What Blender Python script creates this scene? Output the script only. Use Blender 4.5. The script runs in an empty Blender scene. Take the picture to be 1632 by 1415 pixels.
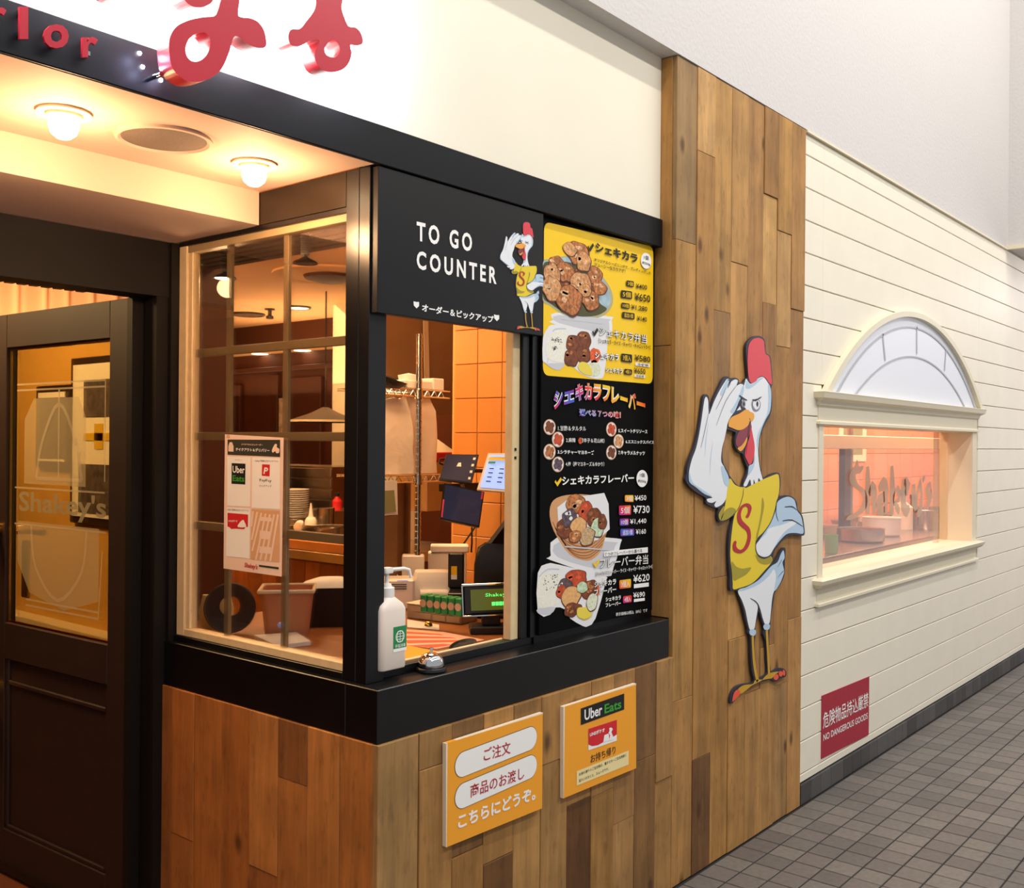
import bpy, bmesh, math, random
from mathutils import Vector, Matrix
random.seed(7)
C = bpy.context.scene.collection
PI = math.pi
# ------------------------------------------------------------------ camera
cam_d = bpy.data.cameras.new('camera'); cam = bpy.data.objects.new('camera', cam_d); C.objects.link(cam)
cam_d.sensor_fit = 'HORIZONTAL'; cam_d.sensor_width = 36.0; cam_d.lens = 36.0*1615.0/1632.0
cam_d.clip_start = 0.05; cam_d.clip_end = 100
yaw, pitch, roll = 0.88006, -1e-4, 0.00858
fw = Vector((math.sin(yaw)*math.cos(pitch), math.cos(yaw)*math.cos(pitch), math.sin(pitch)))
rt = Vector((math.cos(yaw), -math.sin(yaw), 0)); up = rt.cross(fw)
r2 = rt*math.cos(roll)+up*math.sin(roll); u2 = up*math.cos(roll)-rt*math.sin(roll)
mw = Matrix((r2, u2, -fw)).transposed().to_4x4(); mw.translation = Vector((0, -1.8118, 1.55))
cam.matrix_world = mw
bpy.context.scene.camera = cam
# ------------------------------------------------------------------ world, lights, exposure
sc = bpy.context.scene
sc.view_settings.view_transform = 'Standard'; sc.view_settings.look = 'None'
sc.view_settings.gamma = 1.0; sc.view_settings.use_curve_mapping = False
sc.view_settings.exposure = 0.08
w = bpy.data.worlds.new('world'); sc.world = w; w.use_nodes = True
w.node_tree.nodes['Background'].inputs[0].default_value = (0.95, 0.97, 1.0, 1)
w.node_tree.nodes['Background'].inputs[1].default_value = 0.42

def s2l(c):
    return c/12.92 if c <= 0.04045 else ((c+0.055)/1.055)**2.4
def hx(h, a=1.0):
    h = h.lstrip('#'); return tuple(s2l(int(h[i:i+2], 16)/255) for i in (0, 2, 4))+(a,)

def area(name, loc, aim, sx, sy, power, col=(1, 1, 1)):
    l = bpy.data.lights.new(name, 'AREA'); l.shape = 'RECTANGLE'; l.size = sx; l.size_y = sy
    l.energy = power; l.color = col[:3]
    o = bpy.data.objects.new(name, l); C.objects.link(o); o.location = loc
    d = Vector(aim)-Vector(loc); o.rotation_euler = d.to_track_quat('-Z', 'Y').to_euler(); return o
def point(name, loc, power, col, r=0.03):
    l = bpy.data.lights.new(name, 'POINT'); l.energy = power; l.color = col[:3]; l.shadow_soft_size = r
    o = bpy.data.objects.new(name, l); C.objects.link(o); o.location = loc; return o
WARM = (1.0, 0.60, 0.28); WARM2 = (1.0, 0.66, 0.34); NEUT = (1.0, 0.95, 0.88)
area('corridor_tube_near', (3.5, -1.7, 5.9), (3.5, 0, 2.6), 9.0, 0.12, 165, NEUT)
area('corridor_tube_far', (3.5, -3.4, 5.2), (3.5, 0, 2.0), 9.0, 0.15, 150, NEUT)
area('corridor_ceiling_light', (9.5, -2.6, 2.85), (9.5, -0.5, 1.0), 3.0, 1.2, 70, (1.0, 0.94, 1.0))
area('corridor_wall_washer', (9.3, -0.75, 2.88), (9.3, -0.1, 1.5), 0.8, 0.25, 26, (1.0, 0.93, 0.98))
# kiosk and restaurant, warm lamps and an added fill
area('kiosk_ceiling_light', (2.6, 0.75, 2.5), (2.6, 0.75, 0.9), 0.5, 0.5, 17, WARM)
area('pass_heat_light', (2.95, 2.2, 2.4), (3.4, 2.2, 1.1), 0.5, 0.5, 70, WARM)
area('restaurant_ceiling_light', (5.6, 4.6, 2.0), (5.6, 4.6, 3), 2.0, 2.0, 60, WARM)
area('restaurant_floor_light', (5.0, 4.0, 2.45), (5.5, 5.0, 1), 1.5, 1.5, 34, WARM)
area('far_ceiling_fill', (6.6, 7.0, 2.1), (6.6, 7.0, 3), 1.6, 4.0, 60, WARM)  # added uplight without a fixture, brightens the ceiling beyond the beam
area('passage_light', (1.2, 2.2, 2.5), (2.1, 2.3, 1.3), 0.4, 0.8, 42, (1.0, 0.62, 0.26))
area('curtain_light', (2.6, 3.4, 2.5), (3.2, 4.7, 2.2), 0.6, 0.3, 60, WARM)
area('kitchen_light', (7.5, 0.55, 2.25), (7.5, 0.85, 1.2), 5.0, 0.3, 95, (1.0, 0.68, 0.46))

# ------------------------------------------------------------------ materials
def mat(name, col, rough=0.6, metal=0.0, noise=0.0, nscale=20, bump=0.0, emit=None, estr=0, spec=0.5, coat=0, alpha=1):
    m = bpy.data.materials.new(name); m.use_nodes = True; nt = m.node_tree; b = nt.nodes['Principled BSDF']
    c = hx(col) if isinstance(col, str) else col
    b.inputs['Base Color'].default_value = c; b.inputs['Roughness'].default_value = rough
    b.inputs['Metallic'].default_value = metal; b.inputs['Specular IOR Level'].default_value = spec
    b.inputs['Coat Weight'].default_value = coat; b.inputs['Alpha'].default_value = alpha
    if noise or bump:
        tc = nt.nodes.new('ShaderNodeTexCoord'); n = nt.nodes.new('ShaderNodeTexNoise')
        n.inputs['Scale'].default_value = nscale; n.inputs['Detail'].default_value = 5
        nt.links.new(tc.outputs['Object'], n.inputs['Vector'])
        if noise:
            r = nt.nodes.new('ShaderNodeMapRange'); r.inputs['From Min'].default_value = .3; r.inputs['From Max'].default_value = .7
            r.inputs['To Min'].default_value = 1-noise; r.inputs['To Max'].default_value = 1+noise
            x = nt.nodes.new('ShaderNodeVectorMath'); x.operation = 'SCALE'; x.inputs[0].default_value = c[:3]
            nt.links.new(n.outputs['Fac'], r.inputs['Value']); nt.links.new(r.outputs[0], x.inputs['Scale'])
            nt.links.new(x.outputs[0], b.inputs['Base Color'])
        if bump:
            bp = nt.nodes.new('ShaderNodeBump'); bp.inputs['Strength'].default_value = bump; bp.inputs['Distance'].default_value = .004
            nt.links.new(n.outputs['Fac'], bp.inputs['Height']); nt.links.new(bp.outputs[0], b.inputs['Normal'])
    if emit:
        b.inputs['Emission Color'].default_value = hx(emit) if isinstance(emit, str) else emit
        b.inputs['Emission Strength'].default_value = estr
    return m

def wood_mat(name, knots=True, zs=(14, 14, 0.9), contrast=1.0):
    """planks: object colour carries each board's own tone"""
    m = bpy.data.materials.new(name); m.use_nodes = True; nt = m.node_tree; N = nt.nodes; L = nt.links
    b = N['Principled BSDF']; b.inputs['Roughness'].default_value = .62; b.inputs['Specular IOR Level'].default_value = .3
    tc = N.new('ShaderNodeTexCoord'); oi = N.new('ShaderNodeObjectInfo')
    off = N.new('ShaderNodeVectorMath'); off.operation = 'MULTIPLY_ADD'
    cb = N.new('ShaderNodeCombineXYZ')
    for i in range(3): L.new(oi.outputs['Random'], cb.inputs[i])
    L.new(cb.outputs[0], off.inputs[0]); off.inputs[1].default_value = (31, 17, 53); L.new(tc.outputs['Object'], off.inputs[2])
    mp = N.new('ShaderNodeMapping'); mp.inputs['Scale'].default_value = zs; L.new(off.outputs[0], mp.inputs[0])
    n1 = N.new('ShaderNodeTexNoise'); n1.inputs['Scale'].default_value = 1.6; n1.inputs['Detail'].default_value = 4; n1.inputs['Distortion'].default_value = .6
    n2 = N.new('ShaderNodeTexNoise'); n2.inputs['Scale'].default_value = 9; n2.inputs['Detail'].default_value = 3
    L.new(mp.outputs[0], n1.inputs[0]); L.new(mp.outputs[0], n2.inputs[0])
    r1 = N.new('ShaderNodeMapRange'); r1.inputs[1].default_value = .3; r1.inputs[2].default_value = .7; r1.inputs[3].default_value = 1-.20*contrast; r1.inputs[4].default_value = 1+.14*contrast
    r2_ = N.new('ShaderNodeMapRange'); r2_.inputs[1].default_value = .3; r2_.inputs[2].default_value = .7; r2_.inputs[3].default_value = 1-.10*contrast; r2_.inputs[4].default_value = 1.07
    L.new(n1.outputs[0], r1.inputs[0]); L.new(n2.outputs[0], r2_.inputs[0])
    mu = N.new('ShaderNodeMath'); mu.operation = 'MULTIPLY'; L.new(r1.outputs[0], mu.inputs[0]); L.new(r2_.outputs[0], mu.inputs[1])
    # broad blotches, unstretched
    n3 = N.new('ShaderNodeTexNoise'); n3.inputs['Scale'].default_value = 7; n3.inputs['Detail'].default_value = 3; L.new(off.outputs[0], n3.inputs[0])
    r3 = N.new('ShaderNodeMapRange'); r3.inputs[1].default_value = .35; r3.inputs[2].default_value = .65; r3.inputs[3].default_value = .84; r3.inputs[4].default_value = 1.08; L.new(n3.outputs[0], r3.inputs[0])
    mu2 = N.new('ShaderNodeMath'); mu2.operation = 'MULTIPLY'; L.new(mu.outputs[0], mu2.inputs[0]); L.new(r3.outputs[0], mu2.inputs[1])
    n4 = N.new('ShaderNodeTexNoise'); n4.inputs['Scale'].default_value = 55; n4.inputs['Detail'].default_value = 2
    mp4 = N.new('ShaderNodeMapping'); mp4.inputs['Scale'].default_value = (1, 1, .35); L.new(off.outputs[0], mp4.inputs[0]); L.new(mp4.outputs[0], n4.inputs[0])
    r4 = N.new('ShaderNodeMapRange'); r4.inputs[1].default_value = .28; r4.inputs[2].default_value = .42; r4.inputs[3].default_value = .80; r4.inputs[4].default_value = 1.0; L.new(n4.outputs[0], r4.inputs[0])
    mu3 = N.new('ShaderNodeMath'); mu3.operation = 'MULTIPLY'; L.new(mu2.outputs[0], mu3.inputs[0]); L.new(r4.outputs[0], mu3.inputs[1])
    fac = mu3
    sc_ = N.new('ShaderNodeVectorMath'); sc_.operation = 'SCALE'; L.new(oi.outputs['Color'], sc_.inputs[0]); L.new(fac.outputs[0], sc_.inputs['Scale'])
    col = sc_.outputs[0]
    if knots:
        mk = N.new('ShaderNodeMapping'); mk.inputs['Scale'].default_value = (5.5, 5.5, 3.0); L.new(off.outputs[0], mk.inputs[0])
        v = N.new('ShaderNodeTexVoronoi'); v.inputs['Scale'].default_value = 1.0; L.new(mk.outputs[0], v.inputs[0])
        dn = N.new('ShaderNodeTexNoise'); dn.inputs['Scale'].default_value = 25; L.new(off.outputs[0], dn.inputs[0])
        ad = N.new('ShaderNodeMath'); ad.operation = 'MULTIPLY_ADD'; L.new(dn.outputs[0], ad.inputs[0]); ad.inputs[1].default_value = .06; L.new(v.outputs['Distance'], ad.inputs[2])
        kr = N.new('ShaderNodeMapRange'); kr.inputs[1].default_value = .07; kr.inputs[2].default_value = .15; kr.inputs[3].default_value = .8; kr.inputs[4].default_value = 0; L.new(ad.outputs[0], kr.inputs[0])
        mx = N.new('ShaderNodeMix'); mx.data_type = 'RGBA'; L.new(kr.outputs[0], mx.inputs[0]); L.new(col, mx.inputs[6]); mx.inputs[7].default_value = hx('#4a3019')
        col = mx.outputs[2]
    L.new(col, b.inputs['Base Color'])
    bp = N.new('ShaderNodeBump'); bp.inputs['Strength'].default_value = .25; bp.inputs['Distance'].default_value = .002
    L.new(n2.outputs[0], bp.inputs['Height']); L.new(bp.outputs[0], b.inputs['Normal'])
    return m

def obj_tint_mat(name, rough, amt, nscale, bump=.2, isl=0.0):
    """object colour x noise (tiles, boards)"""
    m = bpy.data.materials.new(name); m.use_nodes = True; nt = m.node_tree; N = nt.nodes; L = nt.links
    b = N['Principled BSDF']; b.inputs['Roughness'].default_value = rough; b.inputs['Specular IOR Level'].default_value = .35
    tc = N.new('ShaderNodeTexCoord'); oi = N.new('ShaderNodeObjectInfo'); g = N.new('ShaderNodeNewGeometry')
    n = N.new('ShaderNodeTexNoise'); n.inputs['Scale'].default_value = nscale; n.inputs['Detail'].default_value = 4
    L.new(g.outputs['Position'], n.inputs[0])
    r = N.new('ShaderNodeMapRange'); r.inputs[1].default_value = .3; r.inputs[2].default_value = .7; r.inputs[3].default_value = 1-amt; r.inputs[4].default_value = 1+amt
    L.new(n.outputs[0], r.inputs[0])
    f = r.outputs[0]
    if isl:
        ri = N.new('ShaderNodeMapRange'); ri.inputs[3].default_value = 1-isl; ri.inputs[4].default_value = 1+isl; L.new(g.outputs['Random Per Island'], ri.inputs[0])
        mm = N.new('ShaderNodeMath'); mm.operation = 'MULTIPLY'; L.new(f, mm.inputs[0]); L.new(ri.outputs[0], mm.inputs[1]); f = mm.outputs[0]
    s = N.new('ShaderNodeVectorMath'); s.operation = 'SCALE'; L.new(oi.outputs['Color'], s.inputs[0]); L.new(f, s.inputs['Scale'])
    L.new(s.outputs[0], b.inputs['Base Color'])
    bp = N.new('ShaderNodeBump'); bp.inputs['Strength'].default_value = bump; bp.inputs['Distance'].default_value = .002
    L.new(n.outputs[0], bp.inputs['Height']); L.new(bp.outputs[0], b.inputs['Normal'])
    return m

def glass_mat(name, tint=(1, 1, 1, 1), refl=1.0, haze=0.0, hcol=(.8, .8, .82, 1)):
    m = bpy.data.materials.new(name); m.use_nodes = True; nt = m.node_tree; N = nt.nodes; L = nt.links
    N.remove(N['Principled BSDF']); out = N['Material Output']
    t = N.new('ShaderNodeBsdfTransparent'); t.inputs[0].default_value = tint
    g = N.new('ShaderNodeBsdfGlossy'); g.inputs['Roughness'].default_value = .02
    fr = N.new('ShaderNodeFresnel'); fr.inputs[0].default_value = 1.45
    ml = N.new('ShaderNodeMath'); ml.operation = 'MULTIPLY'; ml.inputs[1].default_value = refl; L.new(fr.outputs[0], ml.inputs[0])
    mx = N.new('ShaderNodeMixShader'); L.new(ml.outputs[0], mx.inputs[0]); L.new(t.outputs[0], mx.inputs[1]); L.new(g.outputs[0], mx.inputs[2])
    o = mx.outputs[0]
    if haze:
        d = N.new('ShaderNodeBsdfDiffuse'); d.inputs[0].default_value = hcol
        m2 = N.new('ShaderNodeMixShader'); m2.inputs[0].default_value = haze; L.new(o, m2.inputs[1]); L.new(d.outputs[0], m2.inputs[2]); o = m2.outputs[0]
    L.new(o, out.inputs[0]); return m

M = {}
M['cream'] = mat('cream_paint', '#f2ead6', .7, noise=.02, nscale=3, bump=.05)
M['plaster'] = mat('white_plaster', '#d0ccca', .85, noise=.02, nscale=60, bump=.5)
M['siding'] = obj_tint_mat('siding_paint', .55, .02, 6, .08)
M['wood'] = wood_mat('reclaimed_wood')
M['woodpanel'] = wood_mat('panel_wood', knots=False)
M['black'] = mat('black_lacquer', '#0b0b0d', .32, noise=.1, nscale=8)
M['blackmatte'] = mat('black_board', '#0b0b0d', .42, spec=.35)
M['chickl'] = mat('fried_highlight_print', '#e3b283', .6, noise=.5, nscale=140)
M['chickk'] = mat('fried_edge_print', '#5a2c14', .6, noise=.3, nscale=90)
M['fascia'] = mat('black_fascia', '#0b0c11', .5, spec=.22)
M['hood'] = mat('warm_hood_steel', '#b09a7c', .38, metal=.45, noise=.1, nscale=3)
M['cablegrey'] = mat('grey_cable', '#4a4a4e', .5)
M['etch4'] = mat('etched_window_letters', '#bfa48e', .8, alpha=.85)
M['bronze'] = mat('dark_bronze_metal', '#3a342c', .28, metal=.75)
M['menublack'] = mat('menu_black', '#030303', .7, spec=.1)
M['soffit'] = mat('soffit_paint', '#cbb0a0', .7)
M['tile'] = obj_tint_mat('floor_tile', .5, .12, 45, .4, isl=.08)
M['grout'] = mat('dark_grout', '#2a2826', .9)
M['base'] = obj_tint_mat('base_tile', .45, .10, 60, .3)
M['trimcream'] = mat('cream_trim', '#e6dcc2', .5)
M['creamframe'] = mat('cream_window_frame', '#e3c99a', .5, noise=.05, nscale=30)
M['muntin'] = mat('tan_muntin', '#a58e68', .5)
M['glass'] = glass_mat('clear_glass', (.97, .95, .92, 1), .55)
M['doorglass'] = glass_mat('door_glass', (.9, .82, .62, 1), .4)
M['reflhaze'] = glass_mat('reflection_haze_glass', (.98, .95, .96, 1), .30, .10, (.85, .74, .74, 1))  # diffuse share imitates the pale reflection on the pane
M['doorwood'] = mat('dark_brown_door', '#2c1a13', .55, noise=.12, nscale=10)
M['jamb'] = mat('dark_frame', '#110d0b', .6, spec=.3)
M['brass'] = mat('polished_brass', '#d9a64e', .18, metal=1)
M['steel'] = mat('brushed_steel', '#b5b0a8', .25, metal=1, noise=.08, nscale=6)
M['chrome'] = mat('chrome', '#dddddd', .08, metal=1)
M['etch'] = mat('etched_glass', '#c9b98a', .8, alpha=.42)
M['etch2'] = mat('etched_line', '#cfc09a', .8, alpha=.5)
M['etch3'] = mat('etched_letters', '#9a8f6a', .8, alpha=.85)
M['white'] = mat('white_print', '#fbfaf7', .6)
M['whitepl'] = mat('white_plastic', '#eeeae4', .4)
M['bag'] = mat('white_poly_bag', '#f3e6d8', .45, bump=.9, nscale=22)
M['red'] = mat('sign_red', '#c41f36', .35)
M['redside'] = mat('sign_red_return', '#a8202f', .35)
M['rednotice'] = mat('notice_red', '#a92436', .6, noise=.05, nscale=30)
M['orangeboard'] = mat('orange_board', '#fba82a', .55)
M['yellow'] = mat('menu_yellow', '#ffd000', .5)
M['boardedge'] = mat('board_edge', '#f3e2c8', .6)
M['uber'] = mat('logo_black', '#131313', .5)
M['green'] = mat('logo_green', '#3fa535', .5)
M['linered'] = mat('logo_red', '#d8242c', .5)
M['kanjired'] = mat('lettering_red', '#b8202f', .5)
M['cream2'] = mat('note_cream', '#f6e3a6', .6)
M['ink'] = mat('ink_black', '#101010', .6)
M['rwhite'] = mat('rooster_white', '#eef1f6', .5)
M['rblue'] = mat('rooster_blue', '#b9d3ea', .5)
M['rred'] = mat('rooster_red', '#e0404c', .5)
M['rdred'] = mat('rooster_dark_red', '#8c3545', .5)
M['rorange'] = mat('rooster_orange', '#f5a93c', .5)
M['ryellow'] = mat('rooster_yellow', '#ecd02c', .5)
M['rolive'] = mat('rooster_olive', '#a8992c', .5)
M['rline'] = mat('rooster_outline', '#2b2a3a', .5)
M['rgold'] = mat('rooster_gold', '#c99a25', .5)
M['rtoe'] = mat('rooster_toe', '#ee5a3a', .5)
M['rgrey'] = mat('rooster_crease', '#8f8794', .5)
M['bulb'] = mat('lit_bulb', '#ffffff', .5, emit=(1.0, .72, .42, 1), estr=14)
M['ledwhite'] = mat('led_white', '#ffffff', .5, emit=(.80, .84, 1.0, 1), estr=60)
M['lamp'] = mat('lit_lamp_face', '#ffffff', .5, emit=(1.0, .78, .5, 1), estr=9)
M['dome'] = mat('frosted_lightbox', '#e2e4ec', .45, emit=(.86, .90, 1.0, 1), estr=.05)
M['domeline'] = mat('leading_grey', '#b6b8be', .5)
M['grille'] = mat('speaker_grille', '#6e6259', .8, noise=.2, nscale=400, bump=.6)
M['ceil_in'] = mat('restaurant_ceiling', '#e8b98a', .8)
M['brownwall'] = mat('dark_brown_wall', '#5a3120', .6, noise=.15, nscale=4)
M['beam'] = mat('brown_beam', '#4d2718', .6)
M['yellowwall'] = mat('yellow_wallpaper', '#dcae58', .7, noise=.06, nscale=5)
M['orangetile'] = obj_tint_mat('orange_wall_tile', .35, .03, 5, .03)
M['tilegrout'] = mat('tile_grout', '#d89a55', .8)
M['countertop'] = mat('brown_counter', '#9c6134', .4, noise=.12, nscale=9)
M['blackpl'] = mat('black_plastic', '#17161a', .35)
M['darkscreen'] = mat('dark_screen', '#15141c', .15, emit=(.05, .05, .09, 1), estr=.35)
M['bluescreen'] = mat('lit_blue_screen', '#8fb2ff', .2, emit=(.36, .52, 1.0, 1), estr=.75)
M['lcd'] = mat('green_lcd', '#3a3a12', .2, emit=(.10, .12, .01, 1), estr=.6)
M['lcdtext'] = mat('lcd_green_text', '#50ff60', .3, emit=(.10, 1.0, .18, 1), estr=1.3)
M['pink'] = mat('pink_sticker', '#d8437a', .5)
M['cardboard'] = mat('brown_cardboard', '#7d5736', .8, noise=.08, nscale=8)
M['soap'] = mat('soap_bottle', '#f7e9dc', .3, alpha=.9)
M['darkmetal'] = mat('dark_metal', '#2a2624', .35, metal=.6)
M['greenbox'] = mat('green_card', '#1f8a4c', .5)
M['stonebox'] = mat('stone_pattern_tray', '#b5a287', .7, noise=.1, nscale=30)
M['redprint'] = mat('menu_red_print', '#e4553a', .5)
M['pinkprint'] = mat('menu_pink_print', '#f3b59a', .5)
M['orangeprint'] = mat('menu_orange_print', '#f59a1c', .5)
M['board'] = mat('cutting_board', '#d08a45', .5, noise=.1, nscale=10)
M['boardedge2'] = mat('picture_paper', '#d8d2c8', .7, noise=.3, nscale=14)
M['photo'] = mat('dark_photo', '#5b5458', .5, noise=.5, nscale=30)
M['darkframe'] = mat('dark_picture_frame', '#33211c', .5)
M['curtain'] = mat('pale_corrugated_cloth', '#cfa98a', .6)
M['slat'] = mat('dark_slat', '#4a3a26', .55)
M['slat2'] = mat('slat_gap', '#1a120c', .7)
M['chick'] = mat('fried_print', '#b8703a', .6, noise=.6, nscale=110)
M['chick2'] = mat('fried_light_print', '#cf935c', .6, noise=.5, nscale=110)
M['chickd'] = mat('fried_dark_print', '#7a3d1c', .6, noise=.5, nscale=80)
M['chickr'] = mat('fried_red_print', '#c24a24', .6, noise=.35, nscale=80)
M['rice'] = mat('rice_print', '#f3f0e2', .6, noise=.08, nscale=160)
M['plate'] = mat('plate_green_print', '#4c4a20', .5)
M['plateblue'] = mat('plate_blue_print', '#9fb8c4', .5, noise=.3, nscale=30)
M['platerim'] = mat('plate_rim_print', '#b9b183', .5)
M['foam'] = mat('foam_box_print', '#eeeeef', .6)
M['foamsh'] = mat('foam_shade_print', '#cfd0d6', .6)
M['lemon'] = mat('lemon_print', '#f0d850', .6)
M['lemon2'] = mat('lemon_rind_print', '#e3bf25', .6)
M['carrot'] = mat('carrot_print', '#e8602a', .6, noise=.3, nscale=120)
M['cabbage'] = mat('cabbage_print', '#dfe3c8', .6, noise=.2, nscale=140)
M['basket'] = mat('basket_print', '#d99f6c', .6)
M['basketd'] = mat('basket_weave_print', '#a86a3c', .6)
M['sauce'] = mat('sauce_print', '#e8b070', .6, noise=.2, nscale=90)
M['nuts'] = mat('nut_print', '#c9a77a', .6, noise=.4, nscale=160)
M['herb'] = mat('herb_print', '#c6dcb8', .6, noise=.3, nscale=90)
M['purple'] = mat('dark_topping_print', '#5c4a52', .6, noise=.6, nscale=90)
M['blueglow'] = mat('blue_glow', '#9db8ff', .4, emit=(.3, .42, 1, 1), estr=.25)  # glow put into the blue; the knob imitates a reflection, also printer light
M['posterpink'] = mat('poster_paper', '#f6d9c4', .6)
M['posterstripe'] = mat('poster_stripe', '#e0ad7e', .6)
M['posterdark'] = mat('poster_dark', '#2f2c24', .6)
M['dullgreen'] = mat('etched_green', '#8f9468', .7)
M['terracotta'] = mat('warm_brown_floor', '#6b3b22', .4, noise=.1, nscale=6)
M['cup'] = mat('green_cup', '#7fd07a', .4)
def rainbow():
    m = bpy.data.materials.new('rainbow_print'); m.use_nodes = True; nt = m.node_tree; N = nt.nodes; L = nt.links
    b = N['Principled BSDF']; b.inputs['Roughness'].default_value = .5
    g = N.new('ShaderNodeNewGeometry'); mp = N.new('ShaderNodeMapping'); L.new(g.outputs['Position'], mp.inputs[0])
    mp.inputs['Scale'].default_value = (3.2, 0, 7); sp = N.new('ShaderNodeSeparateXYZ'); L.new(mp.outputs[0], sp.inputs[0])
    a = N.new('ShaderNodeMath'); a.operation = 'ADD'; L.new(sp.outputs[0], a.inputs[0]); L.new(sp.outputs[2], a.inputs[1])
    f = N.new('ShaderNodeMath'); f.operation = 'PINGPONG'; f.inputs[1].default_value = 1; L.new(a.outputs[0], f.inputs[0])
    cr = N.new('ShaderNodeValToRGB'); L.new(f.outputs[0], cr.inputs[0]); e = cr.color_ramp.elements
    e[0].position = 0; e[0].color = hx('#1f5fd0'); e[1].position = 1; e[1].color = hx('#ffd400')
    for p, c in ((.22, '#8a1fb0'), (.4, '#e01f6a'), (.58, '#f03020'), (.75, '#ff9a10')):
        k = e.new(p); k.color = hx(c)
    L.new(cr.outputs[0], b.inputs['Base Color']); return m
M['rainbow'] = rainbow()

# ------------------------------------------------------------------ builders
def link(name, me, m=None, parent=None):
    o = bpy.data.objects.new(name, me); C.objects.link(o)
    if m is not None:
        if isinstance(m, str): m = M[m]
        me.materials.append(m)
    if parent is not None: o.parent = parent
    return o
def empty(name, loc=(0, 0, 0), rz=0):
    o = bpy.data.objects.new(name, None); C.objects.link(o); o.location = loc; o.rotation_euler = (0, 0, rz)
    o.empty_display_size = .05; return o
def tag(o, label=None, cat=None, group=None, kind=None):
    if label: o['label'] = label
    if cat: o['category'] = cat
    if group: o['group'] = group
    if kind: o['kind'] = kind
    return o
def thing(name, label, cat, loc=(0, 0, 0), rz=0, group=None):
    return tag(empty(name, loc, rz), label, cat, group)
def struct(o, label=None): return tag(o, label, kind='structure')
def bm_mesh(name, bm, smooth=False):
    me = bpy.data.meshes.new(name); bmesh.ops.recalc_face_normals(bm, faces=bm.faces); bm.to_mesh(me); bm.free()
    if smooth:
        for p in me.polygons: p.use_smooth = True
        try: me.set_sharp_from_angle(angle=math.radians(40))
        except Exception: pass
    return me
def add_box(bm, x0, x1, y0, y1, z0, z1, bev=0):
    r = bmesh.ops.create_cube(bm, size=1); vs = r['verts']
    for v in vs: v.co = Vector(((x0+x1)/2+v.co.x*(x1-x0), (y0+y1)/2+v.co.y*(y1-y0), (z0+z1)/2+v.co.z*(z1-z0)))
    if bev:
        es = list({e for v in vs for e in v.link_edges})
        bmesh.ops.bevel(bm, geom=es, offset=bev, segments=1, affect='EDGES', profile=.5)
    return vs
def box(name, x0, x1, y0, y1, z0, z1, m, parent=None, bev=0.0015):
    bm = bmesh.new(); add_box(bm, x0, x1, y0, y1, z0, z1, bev); return link(name, bm_mesh(name, bm), m, parent)
def boxes(name, lst, m, parent=None, bev=0):
    bm = bmesh.new()
    for b in lst: add_box(bm, *b, bev)
    return link(name, bm_mesh(name, bm), m, parent)
def tube(name, pts, r, m, parent=None, n=10, cyclic=False):
    bm = bmesh.new(); add_tube(bm, pts, r, n, cyclic); return link(name, bm_mesh(name, bm, True), m, parent)
def add_tube(bm, pts, r, n=10, cyclic=False):
    pts = [Vector(p) for p in pts]; rings = []; k = len(pts); prev = None
    for i, p in enumerate(pts):
        if cyclic: d = pts[(i+1) % k]-pts[i-1]
        else: d = pts[min(i+1, k-1)]-pts[max(i-1, 0)]
        d.normalize()
        if prev is None:
            a = Vector((0, 0, 1)) if abs(d.z) < .9 else Vector((1, 0, 0)); u = d.cross(a).normalized()
        else: u = (prev-d*prev.dot(d)).normalized()
        prev = u; v = d.cross(u); rr = r[i] if isinstance(r, (list, tuple)) else r
        rings.append([bm.verts.new(p+(u*math.cos(2*PI*j/n)+v*math.sin(2*PI*j/n))*rr) for j in range(n)])
    rng = range(k) if cyclic else range(k-1)
    for i in rng:
        A, B = rings[i], rings[(i+1) % k]
        for j in range(n): bm.faces.new((A[j], A[(j+1) % n], B[(j+1) % n], B[j]))
    if not cyclic:
        bm.faces.new(rings[0][::-1]); bm.faces.new(rings[-1])
def lathe(name, prof, m, parent=None, n=28, loc=(0, 0, 0), sx=1, sy=1, axis=None):
    bm = bmesh.new(); rings = []
    for r, z in prof:
        if r < 1e-5: rings.append([bm.verts.new((0, 0, z))])
        else: rings.append([bm.verts.new((r*math.cos(2*PI*j/n)*sx, r*math.sin(2*PI*j/n)*sy, z)) for j in range(n)])
    for A, B in zip(rings, rings[1:]):
        for j in range(n):
            a = A[j % len(A)]; b = A[(j+1) % n] if len(A) > 1 else None; c = B[(j+1) % n] if len(B) > 1 else B[0]; d = B[j] if len(B) > 1 else None
            f = [v for v in (a, b, c, d) if v is not None]
            f = list(dict.fromkeys(f))
            if len(f) > 2: bm.faces.new(f)
    if axis is not None:
        q = Vector((0, 0, 1)).rotation_difference(Vector(axis)).to_matrix().to_4x4(); bmesh.ops.transform(bm, matrix=q, verts=bm.verts)
    bmesh.ops.translate(bm, verts=bm.verts, vec=loc)
    return link(name, bm_mesh(name, bm, True), m, parent)
def quad(name, pts, m, parent=None, thick=0.0, nrm=None):
    """flat polygon from 3D points, optionally thickened along nrm"""
    bm = bmesh.new(); vs = [bm.verts.new(p) for p in pts]; f = bm.faces.new(vs)
    if thick:
        r = bmesh.ops.extrude_face_region(bm, geom=[f]); nv = [g for g in r['geom'] if isinstance(g, bmesh.types.BMVert)]
        bmesh.ops.translate(bm, verts=nv, vec=Vector(nrm)*thick)
    return link(name, bm_mesh(name, bm), m, parent)
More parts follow.
